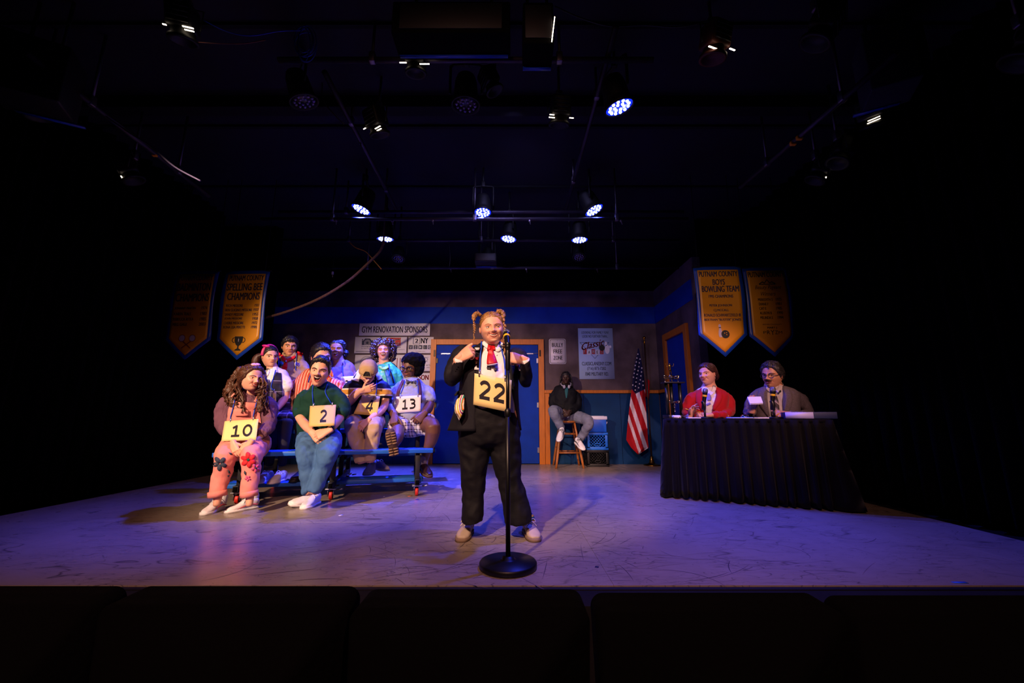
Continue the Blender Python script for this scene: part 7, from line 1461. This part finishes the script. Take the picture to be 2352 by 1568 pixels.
def laughing():
    s = Person('laughing woman with head thrown back in lilac sleeveless top, back row', 5.3, SK_brown, '#8a4440', gC)
    T = [(785, 920, .02, 34, 28), (785, 890, 0, 34, 28), (785, 862, 0, 34, 26), (784, 846, 0, 31, 21), (780, 836, 0, 18, 14), (777, 828, 0, 12.5, 12.5), (775, 818, 0, 12, 12)]
    AR = [(812, 848, 0, 12), (821, 875, 0, 10.5), (818, 905, -.1, 9)]; AL = [(756, 848, 0, 12), (750, 875, 0, 10.5), (755, 905, -.1, 9)]
    L1 = [(772, 920, 0, 19), (768, 935, -.34, 17), (768, 1000, -.36, 11)]; L2 = [(800, 920, 0, 19), (804, 935, -.34, 17), (804, 1000, -.36, 11)]
    s.torso(s.co, [q[:3] + (q[3] * .93, q[4] * .93) for q in T[:5]] + T[5:]); [s.limb(s.co, a) for a in (AR, AL)]; [s.limb(s.co, under(L)) for L in (L1, L2)]
    s.head(773, 806, 44, yaw=-6, pitch=-14, roll=-2, dy=-.02, wide=1.08, drop=.05, mw=.14, lift=.045, ou=.03, ol=.12, teeth=.05, eyesize=.8, eye=(.12, -.06), cheek=1.6, nose=1.1, lips=1.2, browm=HR_dark)
    s.cap(HR_dark, [(0, .33), (35, .3), (60, .16), (80, .0), (100, -.05), (120, -.2), (180, -.3)], top=.05, side=.06, front=.03, back=.08, noise_=.03, nscale=12)
    b = MB(); b.ball(s.L(.12, .35, .42), s.H * .3, 20); b.ball(s.L(.42, .25, -.05), s.H * .17, 14); b.ball(s.L(-.36, .25, .05), s.H * .15, 14); s.add('curly_bun', bake(b, 'curly_bun', .009, 1, ((.03, .025),)), HR_dark, solid=False)
    b = MB(); b.ball(s.L(.39, -.02, -.2), s.H * .035, 8); s.add('earring', b, M_chrome, solid=False)
    b = MB(); s.torso(b, [(785, 925, .02, 36, 30), (785, 890, 0, 35.5, 29.5), (785, 862, 0, 35, 27.5), (785, 851, 0, 32, 24)]); s.limb(b, [(765, 855, -.0, 8, 14), (764, 842, .0, 7, 14), (767, 834, .02, 6, 12)]); s.limb(b, [(802, 855, 0, 9, 14), (801, 842, .0, 8, 14), (796, 833, .02, 6, 12)]); s.cloth('lilac_top', b, mat('lilac_jersey', '#7d6bb8', .75, spec=.25, bump=(20, .3)), .009, 2, ((.012, .05),))
    b = MB(); s.cord(b, [(788, 832), (787, 848), (788, 864)], .8, .01); s.add('lanyard', b, M_lan, solid=False)
    b = MB(); s.torso(b, [(785, 930, .02, 36, 31), (785, 910, .02, 35, 30)]); s.limb(b, L1); s.limb(b, L2); s.cloth('trousers', b, mat('charcoal_trousers', '#17161c', .85), .012, 2, None)
    for k, x in ((-1, 755), (1, 818)): s.hand(s.p(x, 906, -.12), (-k * .3, -.5, -.6), (0, .6, -.6), -k, .6, .03, (.7, .5, .2), .9)
    for x in (768, 804): g = P(x, 1008, 4.92); g.z = .405; s.shoe(g, (0, -1, 0), .27, M_micblack, M_wheel)
    s.finish((-1.95, 5.3, 0))
    number_card(s, ((782, 865), (812, 863), (812, 900), (782, 902)), '3', 'white card hanging on the woman in the lilac top', m=M_cardw, tx=(.35, .65, .25, .75))
laughing()
def curly():
    s = Person('laughing woman with big curly hair in shiny green cape, back row right', 5.45, SK_fair, '#a8584f', gC)
    T = [(888, 925, .02, 32, 28), (888, 890, 0, 33, 27), (888, 862, 0, 32, 25), (887, 846, 0, 26, 20), (883, 838, 0, 14, 13), (882, 830, 0, 11.5, 11.5), (881, 820, 0, 11, 11)]
    AL = [(862, 852, 0, 11), (858, 880, 0, 10), (866, 905, -.1, 8)]; AR = [(914, 854, 0, 11), (920, 880, 0, 10), (912, 905, -.1, 8)]
    L1 = [(876, 925, 0, 18), (872, 938, -.34, 16), (872, 1000, -.36, 11)]; L2 = [(902, 925, 0, 18), (906, 938, -.34, 16), (906, 1000, -.36, 11)]
    seated(s, T[:4], [AL, AR], [L1, L2]); s.torso(s.co, T[4:])
    s.head(881, 807, 42, yaw=-4, pitch=-10, roll=-4, dy=-.02, wide=1.0, drop=.04, mw=.14, lift=.05, ou=.025, ol=.1, teeth=.05, eyesize=.8, eye=(.14, -.07), cheek=1.5, browm=mat('dark_brow', '#2b1a14', .8))
    s.cap(HR_curl, [(0, .30), (35, .26), (60, .1), (80, -.1), (100, -.2), (180, -.35)], top=.1, side=.14, front=.05, back=.12, noise_=.05, nscale=10)
    b = MB(); r = np.random.default_rng(21); n = 0
    while n < 260:
        a = r.uniform(-math.pi, math.pi); z = r.uniform(-.5, .62)
        if abs(a) < .75 and z < .36: continue
        if z < -.2 and abs(a) < 1.1: continue
        R_ = (.50 + .12 * r.uniform()) * math.sqrt(max(.05, 1 - ((z - .02) / .75) ** 2)); c = V((R_ * 1.12 * math.sin(a), -R_ * .8 * math.cos(a) + .06, z)); ph = r.uniform(0, 6); ln = r.uniform(.12, .2)
        b.tube([s.L(c.x + .045 * math.cos(t * 7 + ph), c.y + .045 * math.sin(t * 7 + ph), c.z - ln * (t - .5)) for t in np.linspace(0, 1, 8)], s.H * .03, n=5, sub=1); n += 1
    s.add('curly_hair', b, HR_curl, solid=False)
    M_cape = mat('green_cape_satin', '#3fb98a', .38, spec=.5, vary=(2.5, .3), bump=(12, .25)); M_teal = mat('teal_cape_lining', '#1b6aa8', .4, spec=.5)
    b = MB(); s.torso(b, [(889, 925, .02, 36, 31), (889, 885, 0, 35, 29), (888, 858, 0, 34, 27), (885, 842, 0, 22, 19)]); s.limb(b, [(874, 845, 0, 12), (865, 856, 0, 14), (861, 880, 0, 13)]); s.limb(b, [(900, 845, 0, 12), (912, 856, 0, 15), (919, 880, 0, 15), (920, 905, .0, 14)]); s.cloth('green_cape', b, M_cape, .009, 2, ((.014, .04), (.008, .018)))
    b = MB(); s.ribbon(b, [(884, 846, 3), (890, 855, 6), (895, 868, 8), (899, 885, 9)], .009, .005); s.add('cape_edge', b, M_teal); b = MB(); s.ribbon(b, [(890, 842, 1.2), (897, 855, 1.8), (904, 880, 2)], .012, .004); s.add('dark_trim', b, M_micblack)
    b = MB(); s.ribbon(b, [(871, 842, 2), (879, 846, 3), (886, 846, 3), (893, 842, 2)], .012); s.add('neck_tie', b, mat('lime_cape_edge', '#8bbf3a', .5))
    b = MB(); s.cord(b, [(866, 838), (866, 850), (869, 862)], .9, .014); s.add('lanyard', b, M_lan, solid=False); b = MB(); s.cord(b, [(893, 836), (895, 848), (894, 862)], 1.1, .014); s.add('lanyard', b, M_lan, solid=False)
    b = MB(); s.torso(b, [(888, 935, .02, 34, 30), (888, 915, .02, 33, 29)]); s.limb(b, L1); s.limb(b, L2); s.cloth('trousers', b, mat('charcoal_trousers', '#17161c', .85), .012, 2, None)
    for k, x in ((-1, 866), (1, 912)): s.hand(s.p(x, 906, -.12), (-k * .3, -.5, -.6), (0, .6, -.6), -k, .6, .03, (.7, .5, .2), .9)
    for x in (872, 906): g = P(x, 1006, 5.08); g.z = .405; s.shoe(g, (0, -1, 0), .27, M_micblack, M_wheel)
    s.finish((-1.5, 5.45, 0))
curly()
# ================================================================== MAN ON THE STOOL
def stool_man():
    s = Person('man in black jacket with headphones round his neck sitting on the wooden stool', 7.05, SK_deep, '#4a2a26')
    T = [(1302, 958, .05, 30, 26), (1298, 935, .03, 33, 26), (1297, 915, .02, 34, 25), (1297, 900, .02, 33, 21), (1298, 891, .03, 22, 15), (1299, 884, .03, 9, 9), (1299, 878, .03, 8, 8)]
    AL = [(1268, 902, .02, 9), (1266, 925, .0, 8), (1276, 938, -.12, 7), (1296, 944, -.28, 5)]; AR = [(1325, 904, .02, 9), (1330, 925, 0, 8), (1325, 938, -.12, 7), (1306, 946, -.28, 5)]
    L1 = [(1292, 955, .0, 15), (1271, 943, -.42, 12.5), (1280, 964, -.4, 10), (1290, 983, -.34, 8.5)]; L2 = [(1316, 955, 0, 15), (1352, 966, -.38, 12.5), (1343, 990, -.3, 10), (1331, 1010, -.2, 8.5)]
    seated(s, T[:4], [AL, AR], [L1, L2]); s.torso(s.co, T[5:])
    s.head(1300, 868, 28, yaw=-4, pitch=4, dy=-.01, wide=.98, mw=.1, ou=.004, ol=.006, lips=1.2, nose=1.1, browm=HR_dark)
    s.cap(HR_dark, [(0, .28), (40, .24), (65, .05), (85, -.2), (180, -.42)], top=.06, side=.1, front=.04, back=.1, noise_=.02)
    b = MB(); r = np.random.default_rng(4)
    for i in range(26):
        a = r.uniform(1.15, 5.13); st = s.L(.4 * math.sin(a), -.42 * math.cos(a), r.uniform(-.1, .3)); b.tube([st, s.L(.5 * math.sin(a), -.45 * math.cos(a), -.35), s.L(.52 * math.sin(a), -.42 * math.cos(a), r.uniform(-.95, -.6))], s.H * .05, n=6, sub=3)
    s.add('dreadlocks', b, HR_dark, solid=False)
    b = MB(); s.torso(b, T[:6]); s.limb(b, [(1272, 898, .02, 12), (1266, 915, 0, 12), (1267, 930, -.05, 11), (1279, 939, -.16, 9.5), (1290, 942, -.24, 7.5)]); s.limb(b, [(1322, 899, .02, 12), (1330, 917, 0, 12), (1329, 931, -.05, 11), (1320, 941, -.16, 9.5), (1311, 944, -.24, 7.5)]); s.cloth('jacket', b, mat('black_bomber_cloth', '#101016', .75, spec=.2, bump=(20, .3)), .012, 2, ((.02, .07),))
    b = MB(); s.ribbon(b, [(1301, 890, 4), (1301, 900, 3.5), (1301, 914, 1.2)], .008, nw=4); s.add('tee_shirt', b, mat('teal_tee', '#17555c', .8))
    b = MB()
    for x in (1295, 1308): b.loft([s.p(x, 888, -.13), s.p(x + (1.5 if x < 1300 else -1.5), 888, -.165)], [.021, .02], [.034, .032], n=16, sub=1, side=(1, 0, 0))
    b.tube([s.p(1292, 886, -.12), s.p(1288, 880, .02), s.p(1299, 876, .12), s.p(1311, 880, .02), s.p(1310, 886, -.12)], .011); s.add('headphones', b, mat('silver_headphone_plastic', '#a09cac', .3, spec=.5), solid=False)
    M_lj = mat('grey_washed_denim', '#74788c', .8, spec=.2, vary=(8, .2), bump=(50, .25))
    b = MB(); s.torso(b, [(1302, 962, .04, 30, 26), (1302, 950, .04, 30, 25)]); s.limb(b, L1, dome=False); s.limb(b, L2, dome=False); s.limb(b, [(1293, 957, 0, 14), (1303, 960, -.05, 13), (1315, 957, 0, 14)]); s.cloth('jeans', b, M_lj, .011, 2, ((.022, .07),))
    s.hand(s.p(1296, 942, -.3), (.5, -.3, -.55), (.1, .7, -.5), 1, .7, .02, (.7, .5, .2), 1.0); s.hand(s.p(1307, 944, -.31), (-.5, -.3, -.5), (-.1, .7, -.5), -1, .7, .02, (.7, .5, .2), 1.0)
    e = s.shoe(P(1291, 997, 6.66), (-.35, -.75, -.5), .285, M_wshoe, M_wsole, lace=M_micblack, trim=M_micblack, name='trainer'); e = s.shoe(P(1327, 1021, 6.8), (.3, -.85, -.35), .285, M_wshoe, M_wsole, lace=M_micblack, trim=M_micblack, name='trainer')
    s.finish((1.02, 7.05, 0))
stool_man()
# ================================================================== THE TWO JUDGES
def lady():
    s = Person('woman in bright red jacket smiling to one side behind the skirted table', 4.95, SK_fair, '#b5605a')
    T = [(1626, 985, .05, 46, 36), (1627, 955, .02, 46, 36), (1628, 930, 0, 46, 35), (1629, 910, 0, 46, 29), (1629, 899, 0, 38, 22), (1629, 891, 0, 18, 16), (1629, 880, -.02, 12.5, 12.5)]
    AL = [(1590, 905, 0, 13), (1578, 935, -.05, 12), (1572, 955, -.15, 10), (1586, 955, -.3, 7)]; AR = [(1670, 906, 0, 13), (1680, 935, -.05, 12), (1672, 953, -.2, 10), (1630, 953, -.36, 7)]
    seated(s, T[:4], [AL, AR], [[(1610, 990, .05, 24), (1600, 1000, -.3, 20), (1598, 1100, -.3, 12)], [(1646, 990, .05, 24), (1640, 1000, -.3, 20), (1638, 1095, -.3, 12)]]); s.torso(s.co, T[5:]); s.limb(s.co, [(1629, 895, 0, 13), (1628, 870, -.03, 12.5)])
    s.head(1625, 860, 48, yaw=-30, pitch=-4, roll=-3, dy=-.05, wide=1.02, mw=.12, lift=.045, ou=.005, ol=.012, teeth=.012, eye=(.14, -.08), cheek=1.45, browm=mat('fair_brow', '#8a5b3e', .8), bt=.012)
    s.cap(HR_auburn, [(0, .32), (30, .29), (55, .14), (75, .04), (92, .06), (110, -.15), (180, -.3)], top=.08, side=.05, front=.06, back=.1, noise_=.018, nscale=7, part=.12, comb=(.9, .5, -.5), strands=200)
    b = MB(); b.ball(s.L(.05, .5, -.05), (s.H * .22, s.H * .2, s.H * .24), 16); s.add('hair_bun', b, HR_auburn, solid=False); b = MB(); b.ball(s.L(.36, .0, -.17), s.H * .026, 8); s.add('earring', b, M_chrome, solid=False)
    b = MB(); s.torso(b, [q[:3] + (q[3] * .9, q[4] * .93) for q in T[1:6]]); s.cloth('blouse', b, M_white_cloth, .01, 1, ((.01, .04),))
    M_redj = mat('red_wool_jacket', '#b00d1e', .75, spec=.25, bump=(12, .6), sheen=.15)
    R = T[:6]; XLR = [(1618, 1632), (1618, 1634), (1616, 1640), (1614, 1646), (1615, 1644), (1616, 1642)]
    s.coat('red_jacket', R, XLR, M_redj, 2.0)
    for A_ in ([(1592, 902, 0, 15), (1581, 920, -.02, 16), (1573, 940, -.08, 14.5), (1574, 951, -.17, 13), (1584, 954, -.26, 10.5)], [(1667, 903, 0, 15), (1678, 921, -.02, 16), (1681, 940, -.08, 15), (1670, 951, -.2, 13), (1648, 953, -.3, 11), (1636, 953, -.34, 9.5)]):
        b = MB(); s.limb(b, A_); s.cloth('jacket_sleeve', b, M_redj, .01, 2, ((.018, .06), (.008, .03)))
    b = MB(); s.ribbon(b, [(1613, 893, 3), (1606, 905, 7), (1606, 920, 7), (1614, 942, 3)], .008, .006); s.ribbon(b, [(1646, 890, 3), (1652, 903, 6), (1650, 920, 7), (1638, 942, 3)], .008, .006); s.add('lapel', b, M_redj)
    b = MB(); s.ribbon(b, [(1617, 889, 3), (1616, 898, 4), (1622, 906, 3)], .01); s.ribbon(b, [(1640, 885, 3), (1639, 897, 5), (1630, 908, 3)], .01); s.add('blouse_collar', b, M_white_cloth)
    b = MB(); s.ribbon(b, [(1625, 905, 4), (1629, 913, 5), (1629, 920, 4)], .008); s.ribbon(b, [(1623, 930, 2.5), (1632, 926, 2.5)], .008); s.add('blouse_pattern', b, mat('lilac_blouse_print', '#7d74b8', .7))
    b = MB(); s.torso(b, [(1627, 1000, .05, 46, 38), (1627, 975, .05, 45, 37)]); s.limb(b, [(1610, 990, .05, 25), (1600, 1000, -.3, 22), (1598, 1095, -.3, 18)]); s.limb(b, [(1646, 990, .05, 25), (1640, 1000, -.3, 22), (1638, 1090, -.3, 18)]); s.cloth('skirt', b, mat('black_skirt_cloth', '#0f0e14', .8), .013, 1, None)
    h1 = s.p(1586, 955, -.33); s.hand(h1, (.25, -.3, .75), (.3, -.85, .1), -1, (.5, .35, .5, .7), .12, (.6, .7, .4), .95); h2 = s.p(1628, 953, -.39); s.hand(h2, (-.85, -.2, .05), (0, .5, -.8), -1, (.8, .9, 1.0, 1.0), .03, (.8, .5, .2), .95)
    s.finish((2.25, 4.95, 0))
    M_pen = mat('yellow_pencil_paint', '#e8a51a', .4, spec=.5)
    for a, c, lb in (((1574, 938.5), (1586, 942), 'yellow pencil held in the raised hand of the woman in red'), ((1597, 943), (1612, 948), 'yellow pencil held in the lower hand of the woman in red')):
        pa, pb = P(*a, 4.55), P(*c, 4.56); o = thing('pencil', pa, lb, 'pencil'); put('shaft', MB().tube([pa, pb], .006, n=6, sub=1), M_pen, o); dd = (pb - pa).normalized(); put('tip', MB().loft([pa, pa - dd * .015], [.006, .001], n=6, sub=1, dome=False), M_stool, o)
lady()
def suit_man():
    s = Person('man in grey suit, glasses and moustache speaking into the desk microphone', 4.7, SK_tan, '#8a4a42')
    T = [(1782, 985, .05, 54, 42), (1781, 955, .03, 55, 42), (1780, 930, 0, 55, 40), (1779, 908, -.02, 55, 33), (1778, 895, -.02, 45, 25), (1777, 887, -.02, 20, 18), (1777, 876, -.04, 15, 15)]
    AL = [(1732, 905, 0, 16), (1720, 935, -.08, 14), (1716, 955, -.2, 12), (1726, 938, -.36, 8)]; AR = [(1828, 902, 0, 16), (1848, 930, -.02, 14), (1866, 950, -.12, 12), (1830, 953, -.28, 9), (1808, 951, -.36, 8)]
    seated(s, T[:4], [AL, AR], [[(1760, 990, .05, 28), (1752, 1002, -.3, 24), (1750, 1110, -.3, 14)], [(1804, 990, .05, 28), (1800, 1002, -.3, 24), (1798, 1120, -.3, 14)]]); s.torso(s.co, T[5:]); s.limb(s.co, [(1777, 890, -.02, 15), (1776, 868, -.06, 14)])
    s.head(1774, 862, 56, yaw=-26, pitch=2, roll=3, dy=-.08, wide=1.02, mw=.12, lift=.0, ou=.012, ol=.035, teeth=.015, eye=(.3, -.2), cheek=.9, browm=HR_dark, nose=1.1)
    s.cap(mat('greying_dark_hair', '#2b2624', .5, vary=(40, .6), bump=(80, .6), stretch=(1, 1, .3)), [(0, .335), (30, .32), (50, .22), (68, .05), (85, -.1), (98, -.02), (120, -.2), (180, -.3)], top=.11, side=.05, front=.07, back=.06, noise_=.045, nscale=9, strands=220, comb=(.35, 1, -.1))
    b = MB(); b.loft([s.F(.02, .40, -.03), s.F(.07, .34, -.06), s.F(.10, .27, -.04)], [s.H * .03, s.H * .026, s.H * .006], n=7); s.add('fringe_lock', b, HR_dark, solid=False)
    s.glasses(M_frame, .1, .07, True); s.add('moustache', MB().loft([s.F(x, -.17 - 1.6 * x * x, -.014) for x in np.linspace(-.13, .13, 9)], [s.H * (.03 - 1.0 * x * x) for x in np.linspace(-.13, .13, 9)], n=8, sub=2), HR_dark, solid=False)
    s.add('goatee', MB().ball(s.F(0, -.36, .01), (s.H * .07, s.H * .022, s.H * .045), 12), mat('grey_stubble', '#5a4a44', .8), solid=False)
    M_gs = mat('pale_grey_shirt', '#b3a9a8', .8, spec=.2, bump=(20, .3)); b = MB(); s.torso(b, [q[:3] + (q[3] * .88, q[4] * .93) for q in T[1:6]]); s.cloth('shirt', b, M_gs, .01, 1, ((.01, .04),))
    M_tw = mat('grey_brown_tweed', '#5f5559', .9, spec=.15, vary=(140, .35), bump=(150, .4))
    R = T[:6]; XLR = [(1768, 1800), (1766, 1800), (1764, 1800), (1762, 1800), (1764, 1799), (1766, 1798)]
    s.coat('suit_jacket', R, XLR, M_tw, 2.0)
    for A_ in ([(1736, 900, 0, 18), (1724, 920, -.03, 18), (1717, 942, -.1, 16), (1717, 954, -.2, 14.5), (1724, 945, -.32, 12.5)], [(1822, 898, 0, 18), (1842, 916, 0, 18.5), (1861, 938, -.06, 16), (1862, 950, -.14, 14.5), (1836, 954, -.27, 13), (1818, 953, -.33, 11)]):
        b = MB(); s.limb(b, A_); s.cloth('suit_sleeve', b, M_tw, .01, 2, ((.02, .06), (.008, .03)))
    b = MB(); s.ribbon(b, [(1759, 890, 4), (1749, 905, 9), (1752, 925, 9), (1766, 955, 3)], .008, .006); s.ribbon(b, [(1799, 888, 4), (1809, 902, 8), (1811, 922, 9), (1802, 955, 4)], .008, .006); s.add('lapel', b, M_tw)
    b = MB(); s.ribbon(b, [(1764, 884, 4), (1766, 894, 5), (1774, 900, 3)], .01); s.ribbon(b, [(1796, 880, 4), (1791, 893, 5), (1784, 900, 3)], .01); s.add('shirt_collar', b, M_gs)
    M_tie = bands('brown_striped_tie', 0, 17, [(0, '#3a2c30'), (.4, '#b3a39c'), (.55, '#6a5a60'), (.75, '#241c22')], rot=(0, .7, 0), rough=.5)
    b = MB(); s.ribbon(b, [(1779, 900, 4), (1780, 906, 4)], .012); s.ribbon(b, [(1780, 908, 4), (1781, 925, 7.5), (1782, 955, 9.5)], .011, nw=4); s.add('tie', b, M_tie)
    b = MB(); s.disk(b, 1792, 899, 2.6, .012, 10); s.disk(b, 1788, 903, 2.2, .012, 10); s.add('lapel_mic', b, M_micblack, solid=False)
    b = MB(); s.torso(b, [(1782, 1000, .05, 54, 44), (1782, 975, .05, 53, 43)]); s.limb(b, [(1760, 990, .05, 29), (1752, 1002, -.3, 26), (1750, 1105, -.3, 20)]); s.limb(b, [(1804, 990, .05, 29), (1800, 1002, -.3, 26), (1798, 1115, -.3, 20)]); s.cloth('suit_trousers', b, M_tw, .013, 1, None)
    h1 = s.p(1727, 942, -.38); s.hand(h1, (.05, -.25, .75), (.5, .6, -.1), 1, (.9, 1.0, 1.05, 1.1), .03, (.85, .1, .5), 1.05); s.hand(s.p(1812, 951, -.38), (-.85, -.25, .05), (0, .6, -.7), -1, (1.0, 1.1, 1.2, 1.25), 0, (.8, .5, .2), 1.05)
    s.finish((2.85, 4.7, 0))
    c = [P(1716, 914, 4.26), P(1747, 913, 4.24), P(1752.5, 928, 4.18), P(1722, 929, 4.2)]; o = thing('note_card', c[3], 'white index cards held up by the man in grey', 'note card')
    n_ = (c[1] - c[0]).cross(c[3] - c[0]).normalized() * -1
    for k in range(3): put('card', MB().add([q + n_ * (.004 * k) + V((0, 0, .003 * k)) for q in c] + [q + n_ * (.004 * k + .002) + V((0, 0, .003 * k)) for q in c], [(0, 1, 2, 3), (7, 6, 5, 4), (0, 4, 5, 1), (1, 5, 6, 2), (2, 6, 7, 3), (3, 7, 4, 0)]), M_paper, o, smooth=False)
suit_man()
